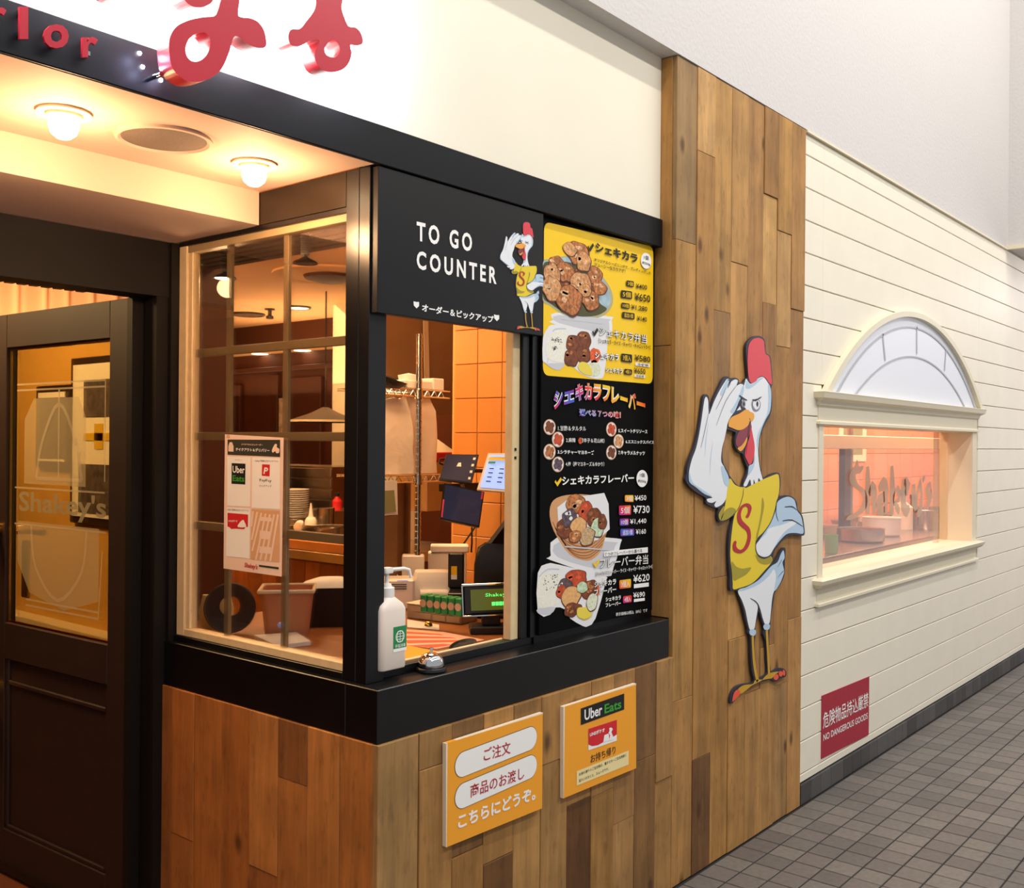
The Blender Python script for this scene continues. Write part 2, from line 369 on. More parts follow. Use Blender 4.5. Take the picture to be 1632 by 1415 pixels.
def catmull(P, k=4, closed=True):
    n = len(P); out = []
    for i in range(n if closed else n-1):
        p0, p1, p2, p3 = (P[(i-1) % n], P[i], P[(i+1) % n], P[(i+2) % n]) if closed else (P[max(i-1, 0)], P[i], P[i+1], P[min(i+2, n-1)])
        for s in range(k):
            t = s/k; out.append(tuple(.5*((2*b)+(-a+c)*t+(2*a-5*b+4*c-d)*t*t+(-a+3*b-3*c+d)*t**3) for a, b, c, d in zip(p0, p1, p2, p3)))
    if not closed: out.append(P[-1])
    return out
def curve_mesh(name, loops, thick):
    cu = bpy.data.curves.new(name, 'CURVE'); cu.dimensions = '2D'; cu.fill_mode = 'BOTH' if thick else 'FRONT'; cu.extrude = thick/2
    for L in loops:
        s = cu.splines.new('POLY'); s.points.add(len(L)-1); s.use_cyclic_u = True
        for i, p in enumerate(L): s.points[i].co = (p[0], p[1], 0, 1)
    o = bpy.data.objects.new(name, cu); C.objects.link(o)
    me = bpy.data.meshes.new_from_object(o.evaluated_get(bpy.context.evaluated_depsgraph_get()))
    bpy.data.objects.remove(o); bpy.data.curves.remove(cu)
    for p in me.polygons: p.use_smooth = False
    return me
def shape(name, loops, plane, at, m, parent=None, thick=0.0, smooth=4, off=0.0):
    """filled outline(s) in the wall plane; plane 'Y' faces -Y, plane 'X' faces -X; loops hold 3D points"""
    ia = 0 if plane == 'Y' else 1
    L2 = []
    for L in loops:
        p = [(q[ia], q[2]) for q in L]
        if smooth: p = catmull(p, smooth)
        L2.append(p)
    me = curve_mesh(name, L2, thick)
    for v in me.vertices:
        a, b, c = v.co; d = at-off-thick/2-c
        v.co = (a, d, b) if plane == 'Y' else (d, a, b)
    me.name = name
    return link(name, me, m, parent)
def ribbon(pts, wd):
    """2D ribbon outline from centre points with widths"""
    L = []; R = []; n = len(pts)
    for i, p in enumerate(pts):
        a = pts[max(i-1, 0)]; b = pts[min(i+1, n-1)]; dx, dz = b[0]-a[0], b[2]-a[2]; l = math.hypot(dx, dz) or 1
        w_ = wd[i] if isinstance(wd, (list, tuple)) else wd
        nx, nz = -dz/l*w_/2, dx/l*w_/2
        L.append((p[0]+nx, p[1], p[2]+nz)); R.append((p[0]-nx, p[1], p[2]-nz))
    return L+R[::-1]
def stroke(name, pts, wd, at, m, parent=None, off=0.0, sm=3):
    p = [tuple(q) for q in catmull([tuple(q) for q in pts], sm, False)] if sm else pts
    w_ = wd
    if isinstance(wd, (list, tuple)):
        w_ = []; n = len(pts)
        for i in range(len(p)):
            t = i/max(len(p)-1, 1)*(n-1); k = min(int(t), n-2); w_.append(wd[k]+(wd[k+1]-wd[k])*(t-k))
    return shape(name, [ribbon(p, w_)], 'Y', at, m, parent, 0, 0, off)
def text(name, s, BL, BR, TL, m, parent=None, bold=0.0, depth=0.0, off=(0, 0, 0), shear=0, res=3, space=1.0):
    if any('\u4e00' <= c <= '\u9fff' for c in s): bold = min(bold, .006) if bold < .05 else .045
    cu = bpy.data.curves.new(name, 'FONT'); cu.body = s; cu.size = 1; cu.offset = bold; cu.resolution_u = res; cu.shear = shear; cu.space_character = space
    o = bpy.data.objects.new(name, cu); C.objects.link(o)
    me = bpy.data.meshes.new_from_object(o.evaluated_get(bpy.context.evaluated_depsgraph_get()))
    bpy.data.objects.remove(o); bpy.data.curves.remove(cu)
    for p in me.polygons: p.use_smooth = False
    xs = [v.co.x for v in me.vertices]; ys = [v.co.y for v in me.vertices]
    x0, x1, y0, y1 = min(xs), max(xs), min(ys), max(ys)
    BL, BR, TL, off = Vector(BL), Vector(BR), Vector(TL), Vector(off); ex, ey = BR-BL, TL-BL
    if depth:
        bm = bmesh.new(); bm.from_mesh(me); r = bmesh.ops.extrude_face_region(bm, geom=bm.faces[:])
        for g in r['geom']:
            if isinstance(g, bmesh.types.BMVert): g.co.z += 1
        bm.to_mesh(me); bm.free()
        nrm = ex.cross(ey).normalized()
    for v in me.vertices:
        z = v.co.z
        v.co = BL+ex*((v.co.x-x0)/max(x1-x0, 1e-6))+ey*((v.co.y-y0)/max(y1-y0, 1e-6))+off
        if depth: v.co += nrm*depth*z
    if depth:
        bm = bmesh.new(); bm.from_mesh(me); bmesh.ops.recalc_face_normals(bm, faces=bm.faces); bm.to_mesh(me); bm.free()
    me.name = name; me.materials.clear()
    return link(name, me, m, parent)
def tq(name, s, q, m, parent=None, **k):
    """text fitted to three measured points: bottom-left, bottom-right, top-left"""
    return text(name, s, q[0], q[1], q[2], m, parent, **k)
def mesh_cache_box(name, sx, sy, sz, ins):
    """prism with its front (-Y) face inset: 5 faces + back, origin at lower left back"""
    v = [(0, 0, 0), (sx, 0, 0), (sx, 0, sz), (0, 0, sz), (ins, -sy, ins), (sx-ins, -sy, ins), (sx-ins, -sy, sz-ins), (ins, -sy, sz-ins)]
    k = .55
    v[0:4] = [(0, 0, 0), (sx, 0, 0), (sx, 0, sz), (0, 0, sz)]
    mid = [(0, -sy+ins, 0), (sx, -sy+ins, 0), (sx, -sy+ins, sz), (0, -sy+ins, sz)]
    V = v[0:4]+mid+v[4:8]
    F = [(0, 1, 2, 3)]
    for a in (0, 4):
        for i in range(4): F.append((a+i, a+(i+1) % 4, a+4+(i+1) % 4, a+4+i))
    F.append((8, 9, 10, 11)); me = bpy.data.meshes.new(name); me.from_pydata(V, [], F)
    bm = bmesh.new(); bm.from_mesh(me); bmesh.ops.recalc_face_normals(bm, faces=bm.faces); bm.to_mesh(me); bm.free()
    return me
#BODY
# ================================================================== setting
def srgb(h): return hx(h)
# --- floor with its tiles
PX_, PY_ = 0.1125, 0.1085
fl = struct(box('floor', -1.6, 13.0, -5.0, 0.04, -0.12, -0.004, 'grout', bev=0))
tile_me = mesh_cache_box('floor_tile', PX_-0.006, 0, PY_-0.006, 0)
def tile_mesh():
    a, b, t, i = PX_-.006, PY_-.006, .004, .0015
    v = [(0, 0, -t), (a, 0, -t), (a, b, -t), (0, b, -t), (0, 0, -i), (a, 0, -i), (a, b, -i), (0, b, -i), (i, i, 0), (a-i, i, 0), (a-i, b-i, 0), (i, b-i, 0)]
    f = []
    for k in (0, 4):
        for j in range(4): f.append((k+j, k+(j+1) % 4, k+4+(j+1) % 4, k+4+j))
    f.append((8, 9, 10, 11)); return v, f
TV, TF = tile_mesh()
me = bpy.data.meshes.new('floor_tile'); me.from_pydata(TV, [], TF); me.materials.append(M['tile'])
camv = Vector((0, -1.8118, 1.55)); cand = []; X0 = 3.265-PX_*12
tones = ['#6d6762', '#736d67', '#68635e', '#77706a', '#6f6863', '#655f5b']
rest = bmesh.new()
cells = []
for ix in range(-24, 100):
    for iy in range(44):
        x = X0+ix*PX_; y = -0.004-(iy+1)*PY_
        if x < -1.5 or x > 12.8: continue
        c = Vector((x+PX_/2, y+PY_/2, 0)); d = c-camv; z = d.dot(fw)
        vis = False
        if z > .5:
            px = 816+1615*d.dot(r2)/z; py = 707.5-1615*d.dot(u2)/z
            vis = -10 < px < 1650 and py < 1440 and x > 2.9
        cells.append((0 if vis else 1, d.length, x, y))
cells.sort(); nvis = sum(1 for c in cells if c[0] == 0)
for k, (v, _, x, y) in enumerate(cells):
    if v == 0 and k < 300:
        o = bpy.data.objects.new('tile', me); C.objects.link(o); o.parent = fl; o.location = (x+.003, y+.003, random.uniform(-.0008, 0))
        c = hx(random.choice(tones)); o.color = c
    else:
        vs = [rest.verts.new((a+x+.003, b+y+.003, c_)) for a, b, c_ in TV]
        for f in TF: rest.faces.new([vs[i] for i in f])
ro = link('tile_field', bm_mesh('tile_field', rest), 'tile', fl); ro.color = hx('#6d6762'); tag(ro, kind='stuff')

def board(name, me, x, y, z, col, parent, rz=0, m=None):
    o = bpy.data.objects.new(name, me); C.objects.link(o); o.location = (x, y, z); o.rotation_euler = (0, 0, rz); o.parent = parent
    c_ = hx(col) if isinstance(col, str) else col
    if me.name.startswith('board') and me.materials[0].name == 'reclaimed_wood': c_ = (c_[0]*.90, c_[1]*.85, c_[2]*.80, 1)
    o.color = c_; return o
_mc = {}
def bmesh_for(sx, sy, sz, ins, m):
    k = (round(sx, 4), round(sy, 4), round(sz, 4), ins, m)
    if k not in _mc:
        me = mesh_cache_box('board', sx, sy, sz, ins); me.materials.append(M[m]); _mc[k] = me
    return _mc[k]
# --- right wall: painted siding boards around the window opening
wr = struct(boxes('wall_right', [(4.165, 4.38, .022, .13, 0, 2.915), (6.72, 12.5, .022, .13, 0, 2.915), (4.38, 6.72, .022, .13, 0, .962), (4.38, 6.72, .022, .13, 1.652, 2.915)], mat('groove_tan_paint', '#cdbf9f', .8)))  # tan backing shows as lines between the boards
P = .1412; zt = 2.813+P
rows = []
z1 = 2.905; z0 = 2.813
while z1 > .1:
    rows.append((max(z0, .093), z1)); z1 = z0; z0 -= P
for (a, b) in rows:
    for (sa, sb) in ((4.162, 4.372), (4.372, 6.85), (6.85, 9.3), (9.3, 12.4)):
        cuts = [(sa, sb)]
        if sa == 4.372 and b > .9 and a < 1.72:
            cuts = []
        for (p, q) in cuts:
            g = .0022; me = bmesh_for(q-p-.002, .014, b-a-2*g, .002, 'siding')
            board('siding_board', me, p+.001, .022, a+g, '#f1e9d6', wr)
# --- white bulkhead above, lower ceiling further down the corridor
struct(box('wall_upper', -1.6, 12.5, 0.0, 0.5, 2.915, 6.5, 'plaster', bev=0))
struct(boxes('wall_corridor_end', [(7.5, 12.5, -4.5, 0, 2.99, 6.5)], 'plaster'))
struct(box('ceiling', 7.5, 12.5, -4.5, 0.0, 2.915, 2.99, 'plaster', bev=0))
struct(box('trim_5', 7.47, 7.5, -4.5, 0.0, 2.905, 2.93, 'trimcream', bev=0))
struct(box('trim_6', 4.165, 7.47, -.006, .02, 2.904, 2.914, 'trimcream', bev=0))
struct(box('wall_front', -1.6, 3.083, .068, .14, 2.25, 2.915, 'cream', bev=0))
# --- dark base course of cut tiles under the siding
bs = struct(box('baseboard_right', 4.165, 12.4, .012, .03, 0, .09, 'grout', bev=0))
x = 4.167
while x < 12.3:
    wd = random.choice([.11, .11, .11, .075, .15]); me = bmesh_for(wd-.002, .012, .088, .0012, 'base')
    board('tile', me, x, .013, .001, random.choice(['#4b4846', '#545150', '#454241', '#5a5755']), bs); x += wd
# --- wooden pier with reclaimed planks
wm = struct(box('wall_middle', 3.105, 4.158, .022, .14, 0, 2.912, mat('plank_gap', '#3a2614', .9), bev=0))
XE = [3.087, 3.227, 3.359, 3.493, 3.631, 3.765, 3.892, 4.025, 4.16]
def zz(x, y): return None
cols = [  # plank ends measured on the wall (heights) and the tone of each length, from the top down
 ([(3.1678,0,2.2708)[2], (3.1822,0,0.6516)[2]], ['#a08258', '#c09354', '#bd8f55']),
 ([(3.2986,0,2.6121)[2], (3.2998,0,0.4165)[2]], ['#d3a76c', '#b98b50', '#7d5a38']),
 ([(3.4141,0,2.0521)[2], (3.4075,0,1.0588)[2]], ['#bd9255', '#a98356', '#b88a4e']),
 ([(3.5727,0,2.2505)[2], (3.5474,0,0.8094)[2]], ['#c2965a', '#cf9f61', '#b98c52']),
 ([(3.7278,0,0.5791)[2]], ['#b08550', '#bf9258']),
 ([(3.8366,0,2.5629)[2], (3.8278,0,2.1266)[2], (3.8203,0,0.7399)[2]], ['#a67b47', '#d3a767', '#a97e4c', '#ba8e55']),
 ([(3.9638,0,2.4364)[2], (3.9611,0,1.9618)[2], (3.9649,0,0.562)[2]], ['#b98d4e', '#caa066', '#b2854d', '#b08a58']),
 ([(4.1135,0,2.1292)[2], (4.0958,0,0.8192)[2]], ['#b58850', '#b0834d', '#c2935a']),
]
for k, (js, tn) in enumerate(cols):
    e = [2.912]+js+[0.002]
    for j in range(len(e)-1):
        h = e[j]-e[j+1]; t = random.uniform(.017, .023); me = bmesh_for(XE[k+1]-XE[k]-.0016, t, h-.0012, .0012, 'wood')
        board('plank', me, XE[k]+.0008, .022, e[j+1]+.0006, tn[j], wm)
me = bmesh_for(.046, .016, 1.1, .001, 'wood')
for (za, zb, c_) in ((.945, 1.9, '#b3854e'), (1.9, 2.912, '#b98a4c')):
    me = bmesh_for(.075, .02, zb-za-.002, .001, 'wood'); board('plank', me, 3.105, .098, za+.001, c_, wm, -PI/2)
# --- planked counter front below the ledge
wc = struct(boxes('wall_counter', [(1.715, 3.087, .022, .1, 0, .81), (1.715, 1.8, .022, 1.015, 0, .81)], 'blackmatte'))
XE = [1.694, 1.835, 1.958, 2.085, 2.213, 2.34, 2.469, 2.596, 2.72, 2.845, 2.975, 3.087]
C2 = [([], ['#b08a58']), ([(1.8839,0,0.7177)[2]], ['#a8814e', '#b5884f']), ([(2.0071,0,0.4572)[2]], ['#8f6a41', '#ad8048']), ([.40], ['#b5884e', '#76532f']), ([.62], ['#9b7546', '#b88d55']),
      ([(2.4064,0,0.6108)[2]], ['#b18650', '#b48b55']), ([(2.5361,0,0.4551)[2]], ['#b1864f', '#6d4b2b']), ([.45], ['#b68b52', '#ad824a']), ([(2.8009,0,0.3271)[2]], ['#a98050', '#b58c58']), ([.5], ['#8c6841', '#8f6a40']), ([.4], ['#a98250', '#b18750'])]
for k, (js, tn) in enumerate(C2):
    e = [.812]+js+[0.002]
    for j in range(len(e)-1):
        me = bmesh_for(XE[k+1]-XE[k]-.0016, random.uniform(.018, .023), e[j]-e[j+1]-.0012, .0012, 'wood')
        board('plank', me, XE[k]+.0008, .022, e[j+1]+.0006, tn[j], wc)
YE = [.022, .143, .27, .391, .517, .65, .784, .9, 1.018]
C3 = [([], ['#bd7c3e']), ([.22], ['#c98745', '#b0703a']), ([(1.7,0.2748,0.6552)[2]], ['#a0693a', '#c28042']), ([(1.7,0.4434,0.3865)[2]], ['#cc8a49', '#ad6e3b']), ([], ['#b87438']), ([], ['#bd783a']), ([.38], ['#b9753a', '#bf7a3c']), ([], ['#b57339'])]  # tones shifted to orange, warm entrance light painted into the wood
for k, (js, tn) in enumerate(C3):
    e = [.812]+js+[0.002]
    for j in range(len(e)-1):
        me = bmesh_for(YE[k+1]-YE[k]-.0016, random.uniform(.018, .022), e[j]-e[j+1]-.0012, .0012, 'wood')
        board('plank', me, 1.715, YE[k+1]-.0008, e[j+1]+.0006, tn[j], wc, -PI/2)
# --- black trims of the kiosk
struct(box('trim_1', -1.6, 3.072, .050, .10, 2.243, 2.341, 'fascia', bev=.002))                       # fascia band
struct(boxes('trim_2', [(1.722, 1.782, .078, .118, .945, 2.243), (1.722, 1.782, .1185, .168, .945, 2.243)], 'black', bev=.0015))
struct(boxes('trim_3', [(1.782, 2.41, .095, .135, .945, .968), (1.722, 1.76, .168, .99, .945, .962), (2.347, 2.376, .088, .13, .968, 2.0), (2.383, 2.412, .08, .13, .968, 2.0), (2.376, 2.383, .108, .13, .968, 2.0)], 'black', bev=.001))
struct(boxes('trim_4', [(1.722, 1.742, .168, .55, 2.152, 2.243)], 'bronze', bev=.001))
struct(boxes('wall_kiosk_front', [(2.412, 3.083, .09, .135, .945, 2.25)], 'blackmatte'))
struct(boxes('trim_12', [(1.782, 2.412, .085, .135, 1.98, 2.25)], 'blackmatte'))
lg = boxes('counter_ledge', [(1.70, 3.074, .012, .13, .812, .945), (1.70, 1.80, .13, .99, .812, .945)], 'black', bev=.002)
tag(lg, 'black lacquered ledge wrapping the kiosk corner above the wooden planks', 'ledge')
# --- entrance recess
struct(boxes('ceiling_entrance', [(-1.6, 1.721, .10, .53, 2.245, 2.34), (-1.6, 1.715, .058, .10, 2.2415, 2.2425), (-1.6, 1.72, .53, 1.0, 2.152, 2.34)], 'soffit'))
struct(boxes('wall_entrance', [(-1.6, 1.704, .95, 1.05, 1.985, 2.15), (1.665, 1.704, .955, 1.02, 0, 1.985), (-1.6, -.1, .95, 1.05, 0, 1.985), (1.705, 1.78, .94, 1.05, .945, 2.15), (1.63, 1.70, 1.03, 1.06, 0, 1.985)], 'jamb'))
struct(boxes('wall_entrance_left', [(-1.6, -1.5, -.0, .95, 0, 2.243)], 'jamb'))
struct(box('floor_entrance', -1.5, 1.69, .04, 1.0, -.1, .0, 'terracotta', bev=0))
th = box('door_threshold', -.1, 1.66, .98, 1.06, 0.0, .05, 'darkmetal'); tag(th, 'dark metal threshold strip under the brown entrance door', 'threshold')
# --- interior shell
struct(boxes('floor_interior', [(-1.6, 9, 1.06, 11, -.1, .04), (1.8, 3.2, .14, 1.06, -.1, .04)], 'terracotta'))
struct(boxes('ceiling_interior', [(1.78, 9, .14, 5.62, 2.6, 2.7), (-1.6, 1.78, 1.05, 11, 2.6, 2.7), (1.78, 9, 5.62, 11, 2.6, 2.7)], 'ceil_in'))
struct(boxes('wall_restaurant', [(7.5, 7.6, 1.2, 11, 0, 2.6), (-1.6, 7.5, 11, 11.1, 0, 2.6), (-1.7, -1.6, 1.05, 11, 0, 2.6)], 'brownwall'))
struct(boxes('trim_7', [(5.6, 5.75, 3.5, 10.9, 2.44, 2.6)], 'beam'))
struct(boxes('wall_partition', [(2.10, 2.20, 1.62, 4.6, 0, 2.06)], 'yellowwall'))
struct(boxes('trim_8', [(2.06, 2.24, 1.42, 1.62, 0, 2.6)], 'brownwall'))
struct(boxes('trim_9', [(2.02, 2.10, 1.63, 4.6, .70, .785)], 'trimcream'))
# tiled return wall of the kitchen
wt = struct(boxes('wall_tiled', [(3.31, 3.4, .14, 1.27, 0, 2.6)], 'tilegrout'))
z = .99
import itertools
zs = [.94, 1.085, 1.23, 1.375, 1.52, 1.665, 1.81, 1.955, 2.1]
zref = [(3.3,1.113,1.4459)[2], (3.3,1.1147,1.596)[2], (3.3,1.1165,1.7489)[2], (3.3,1.1182,1.8978)[2]]
ph = (zref[3]-zref[0])/3; yv = (3.3,1.116,1.7052)[1]; yv2 = (3.3,0.9766,1.703)[1]; pw = yv-yv2
z = zref[0]-4*ph
while z < 2.4:
    y = yv-pw*6
    while y < 1.27:
        a, b = max(y, .145), min(y+pw, 1.268)
        if b-a > .02:
            me = bmesh_for(b-a-.004, .008, ph-.004, .001, 'orangetile'); board('tile', me, 3.31, b-.002, z+.002, random.choice(['#c98848', '#c58443', '#cd8c4c']), wt, -PI/2)
        y += pw
    z += ph
# ================================================================== glazing and door
YG = .13
# --- window_1: side window of the kiosk (faces the entrance)
w1 = struct(empty('window_1', (0, 0, 0)))
boxes('window_frame', [(1.728, 1.775, .895, .935, .962, 2.14), (1.728, 1.76, .168, .895, .962, .985), (1.735, 1.76, .875, .895, .985, 2.125)], 'creamframe', w1, bev=.002)
boxes('window_head', [(1.724, 1.76, .168, .93, 2.138, 2.152)], 'black', w1, bev=.001); boxes('head_strip', [(1.732, 1.76, .168, .895, 2.118, 2.138)], 'muntin', w1, bev=.001)
for y in ([(1.75,0.7096,1.9223)][0][1], [(1.75,0.4445,1.9024)][0][1]):
    box('muntin', 1.748, 1.760, y-.011, y+.011, .985, 2.125, 'muntin', w1)
for z in (1.815, 1.565, 1.297):
    box('muntin', 1.7475, 1.7605, .168, .875, z-.012, z+.012, 'muntin', w1)
box('pane', 1.742, 1.746, .168, .876, .984, 2.126, 'glass', w1, bev=0)
# --- window_2: serving hatch at the front
w2 = struct(empty('window_2', (0, 0, 0)))
boxes('window_frame', [(2.312, 2.346, .098, .128, .968, 1.99), (1.782, 2.312, .128, .136, .962, .972)], 'creamframe', w2, bev=.002)
box('screw', 2.322, 2.330, .096, .1, 1.505, 1.513, 'darkmetal', w2, bev=0); box('screw', 2.322, 2.330, .096, .1, 1.53, 1.538, 'darkmetal', w2, bev=0)
# --- window_3: kitchen window in the right wall
w3 = struct(empty('window_3', (0, 0, 0)))
def cornice(name, x0, x1, prof, m, parent):
    """moulding: list of (projection, z) swept along X with mitred returns"""
    bm = bmesh.new(); yb = .022; L = []; 
    for (p, z) in prof:
        L.append([bm.verts.new((x0-p, yb, z)), bm.verts.new((x0-p, yb-.012-p, z)), bm.verts.new((x1+p, yb-.012-p, z)), bm.verts.new((x1+p, yb, z))])
    for A, B in zip(L, L[1:]):
        for j in range(4): bm.faces.new((A[j], A[(j+1) % 4], B[(j+1) % 4], B[j]))
    bm.faces.new(L[0][::-1]); bm.faces.new(L[-1]); return link(name, bm_mesh(name, bm), m, parent)
cornice('window_cornice', 4.335, 6.80, [(.0, 1.648), (.02, 1.650), (.02, 1.662), (.006, 1.668), (.006, 1.728), (.018, 1.736), (.022, 1.752), (.045, 1.766), (.05, 1.786), (.052, 1.792), (.04, 1.796)], 'trimcream', w3)
cornice('window_sill', 4.335, 6.80, [(.0, .838), (.022, .84), (.022, .852), (.006, .862), (.006, .915), (.03, .925), (.045, .94), (.05, .958), (.03, .965)], 'trimcream', w3)
boxes('window_frame', [(4.335, 4.385, .002, .20, .962, 1.652), (6.715, 6.80, .002, .20, .962, 1.652), (4.385, 6.715, -.004, .2, .945, .967), (4.385, 6.715, .01, .2, 1.646, 1.664)], 'trimcream', w3, bev=.002)
xg = (6.4521,0.13,1.2161)[0]
box('pane', 4.386, xg, .126, .130, .968, 1.645, 'reflhaze', w3, bev=0)
box('pane', xg-.02, 6.714, .150, .154, .968, 1.645, 'glass', w3, bev=0)
box('pane_stile', xg-.004, xg+.012, .124, .134, .968, 1.645, 'glass', w3, bev=0)
# shop name on the pane in black-letter like shapes
def C5(y, *a): return a
S = [(5.1003,0.122,1.4875),(5.071,0.122,1.4561),(5.027,0.122,1.4343),(4.9986,0.122,1.3902),(5.0288,0.122,1.356),(5.1039,0.122,1.3314),(5.1654,0.122,1.3068),(5.1816,0.122,1.272),(5.1517,0.122,1.2389),(5.0766,0.122,1.214),(5.0028,0.122,1.2064),(4.9596,0.122,1.1863),(5.0327,0.122,1.1825),(5.1373,0.122,1.1998),(5.2292,0.122,1.2299),(5.25,0.122,1.2809),(5.2113,0.122,1.3283),(5.1337,0.122,1.3533),(5.0876,0.122,1.3883),(5.0931,0.122,1.4108),(5.1476,0.122,1.4155),(5.1931,0.122,1.4434),(5.1774,0.122,1.455),(5.1315,0.122,1.4498)]
shape('lettering', [S], 'Y', .122, 'etch4', w3, 0, 3)
def strokes(lst, m, parent, at, nm='lettering'):
    for q, wd in lst: stroke(nm, q, wd, at, m, parent, sm=2)
strokes([([(5.2461,0.122,1.4485),(5.2552,0.122,1.327),(5.2519,0.122,1.2)], [0.043, 0.080, 0.058]), ([(5.2685,0.122,1.3034),(5.3219,0.122,1.3367),(5.3454,0.122,1.3009),(5.3414,0.122,1.1957)], [0.029, 0.072, 0.087, 0.043]),
 ([(5.4102,0.122,1.3224),(5.4862,0.122,1.356),(5.5209,0.122,1.3192),(5.5138,0.122,1.1934)], [0.043, 0.072, 0.087, 0.043]), ([(5.5048,0.122,1.2837),(5.4216,0.122,1.2629),(5.4128,0.122,1.2159),(5.5067,0.122,1.2057)], [0.058, 0.072, 0.072, 0.043]),
 ([(5.6109,0.122,1.4479),(5.6211,0.122,1.3162),(5.6106,0.122,1.1767)], [0.043, 0.087, 0.058]), ([(5.6434,0.122,1.2667),(5.7136,0.122,1.3073),(5.7215,0.122,1.2762),(5.6614,0.122,1.2538),(5.7345,0.122,1.1892)], [0.043, 0.072, 0.072, 0.058, 0.043]),
 ([(5.8139,0.122,1.3731),(5.8044,0.122,1.3108),(5.8029,0.122,1.2235),(5.8631,0.122,1.1895),(5.9076,0.122,1.2128)], [0.058, 0.087, 0.087, 0.072, 0.029]), ([(5.8142,0.122,1.3606),(5.8781,0.122,1.3339),(5.8309,0.122,1.285)], [0.043, 0.087, 0.029]),
 ([(5.9731,0.122,1.3378),(5.9833,0.122,1.2416),(6.0462,0.122,1.2199),(6.0824,0.122,1.3415),(6.0941,0.122,1.1985),(6.0361,0.122,1.1559)], [0.058, 0.087, 0.072, 0.087, 0.087, 0.029]),
 ([(6.1373,0.122,1.3793),(6.1542,0.122,1.3502)], [0.043, 0.043]), ([(6.2863,0.122,1.3233),(6.2125,0.122,1.2988),(6.2756,0.122,1.2571),(6.2152,0.122,1.1999)], [0.043, 0.072, 0.072, 0.043])], 'etch4', w3, .122)
# --- arched lightbox above the kitchen window
ar = thing('lightbox_arch', 'half-round frosted lightbox with grey leading above the kitchen window cornice', 'lightbox', (5.6, 0, 1.8))
ar.location = (0, 0, 0)
def arch(cx, rx, rz, zb, n=40, y=-.01):
    Rr = (rx*rx+rz*rz)/(2*rz); a = math.asin(rx/Rr)     # circular segment: half chord rx, rise rz
    return [(cx+Rr*math.sin(-a+2*a*i/n), y, zb+rz-Rr+Rr*math.cos(-a+2*a*i/n)) for i in range(n+1)]
cx = 5.603
o = arch(cx, 1.245, .476, 1.797); i_ = arch(cx, 1.190, .448, 1.797)
shape('arch_frame', [o+i_[::-1]], 'Y', .007, 'trimcream', ar, .03, 0)
shape('diffuser', [arch(cx, 1.20, .453, 1.797)], 'Y', .007, 'dome', ar, .006, 0)
def arcrib(rx, rz, w_): 
    a = arch(cx+.03, rx, rz, 1.797); b = arch(cx+.03, rx-w_*1.6, rz-w_*.5, 1.797); return [a+b[::-1]]
shape('leading', arcrib(1.12, .402, .016), 'Y', .0, 'domeline', ar, .003, 0)
shape('leading', arcrib(.90, .245, .016), 'Y', .0, 'domeline', ar, .003, 0)
for q in ([(5.1029,0.01,2.1213),(5.1439,0.01,1.987)], [(5.623,0.01,2.2075),(5.627,0.01,2.0563)], [(6.1401,0.01,2.1148),(6.1143,0.01,1.9933)]):
    stroke('leading', q, .014, -.003, 'domeline', ar, sm=0)
# --- entrance door leaf standing open
ang = math.radians(3.1)
hinge = (1.655, 1.035, 0)
d1 = struct(empty('door_1', hinge, PI/2+ang))   # local +x runs along the leaf, local +y faces the entrance
DW = .84
def db(name, x0, x1, y0, y1, z0, z1, m, par=None, bev=.002): return box(name, x0, x1, y0, y1, z0, z1, m, par or d1, bev)
boxes('stile', [(0, .125, -.02, .02, .08, 1.985), (DW-.085, DW, -.02, .02, .08, 1.985)], 'doorwood', d1, bev=.002)
boxes('rail', [(.125, DW-.085, -.02, .02, .08, .20), (.125, DW-.085, -.02, .02, .79, .915), (.125, DW-.085, -.02, .02, 1.868, 1.985)], 'doorwood', d1, bev=.002)
pn = boxes('door_panel', [(.125, DW-.085, -.008, .006, .20, .79)], 'doorwood', d1)
boxes('moulding', [(.125, .145, .004, .014, .20, .79), (DW-.105, DW-.085, .004, .014, .20, .79), (.125, DW-.085, .004, .014, .20, .215), (.125, DW-.085, .004, .014, .70, .715)], 'doorwood', d1, bev=.003)
boxes('kick_rail', [(.01, DW-.01, -.024, .024, .052, .085)], 'darkmetal', d1, bev=.002)
pane = box('pane', .126, DW-.086, -.003, .003, .916, 1.867, 'doorglass', d1, 0)
boxes('glazing_bead', [(.126, DW-.086, .004, .012, .914, .924), (.126, DW-.086, .004, .012, 1.858, 1.868), (DW-.098, DW-.086, .004, .012, .92, 1.86)], 'brass', d1)
def dl(pts): return [(x, 0, z) for x, z in pts]
def dshape(name, loops, m, off=0, sm=0):
    me = curve_mesh(name, [catmull(l, 3) if sm else l for l in loops], 0)
    for v in me.vertices: a, b, c = v.co; v.co = (a, .0045+off, b)
    return link(name, me, m, d1)
def dline(pts, w_, m='etch2', off=.001, sm=0):
    p = catmull(pts, 4, False) if sm else pts
    return dshape('etched_line', [[(q[0], q[2]) for q in ribbon([(a, 0, b) for a, b in p], w_)]], m, off)
A0, A1 = .14, DW-.10      # glass extent along the leaf; leaf runs away from the viewer
am = (A0+A1)/2
dshape('etched_block', [[(.28, 1.40), (.66, 1.40), (.66, 1.62), (.60, 1.69), (.32, 1.69), (.28, 1.62)]], 'etch')
dshape('etched_shield', [[(.20, 1.04), (.40, .99), (.62, 1.03), (.70, 1.13), (.70, 1.27), (.20, 1.27)]], 'etch')
for dz in (0, .02):
    dline([(A0+.03, 1.74-dz), (A1-.03, 1.74-dz)], .006); dline([(A0+.06, .985+dz), (A1-.10, .985+dz)], .006)
dline([(A0+.03, 1.385), (A1-.02, 1.385)], .006); dline([(A0+.02, 1.26), (A1-.02, 1.26)], .006)
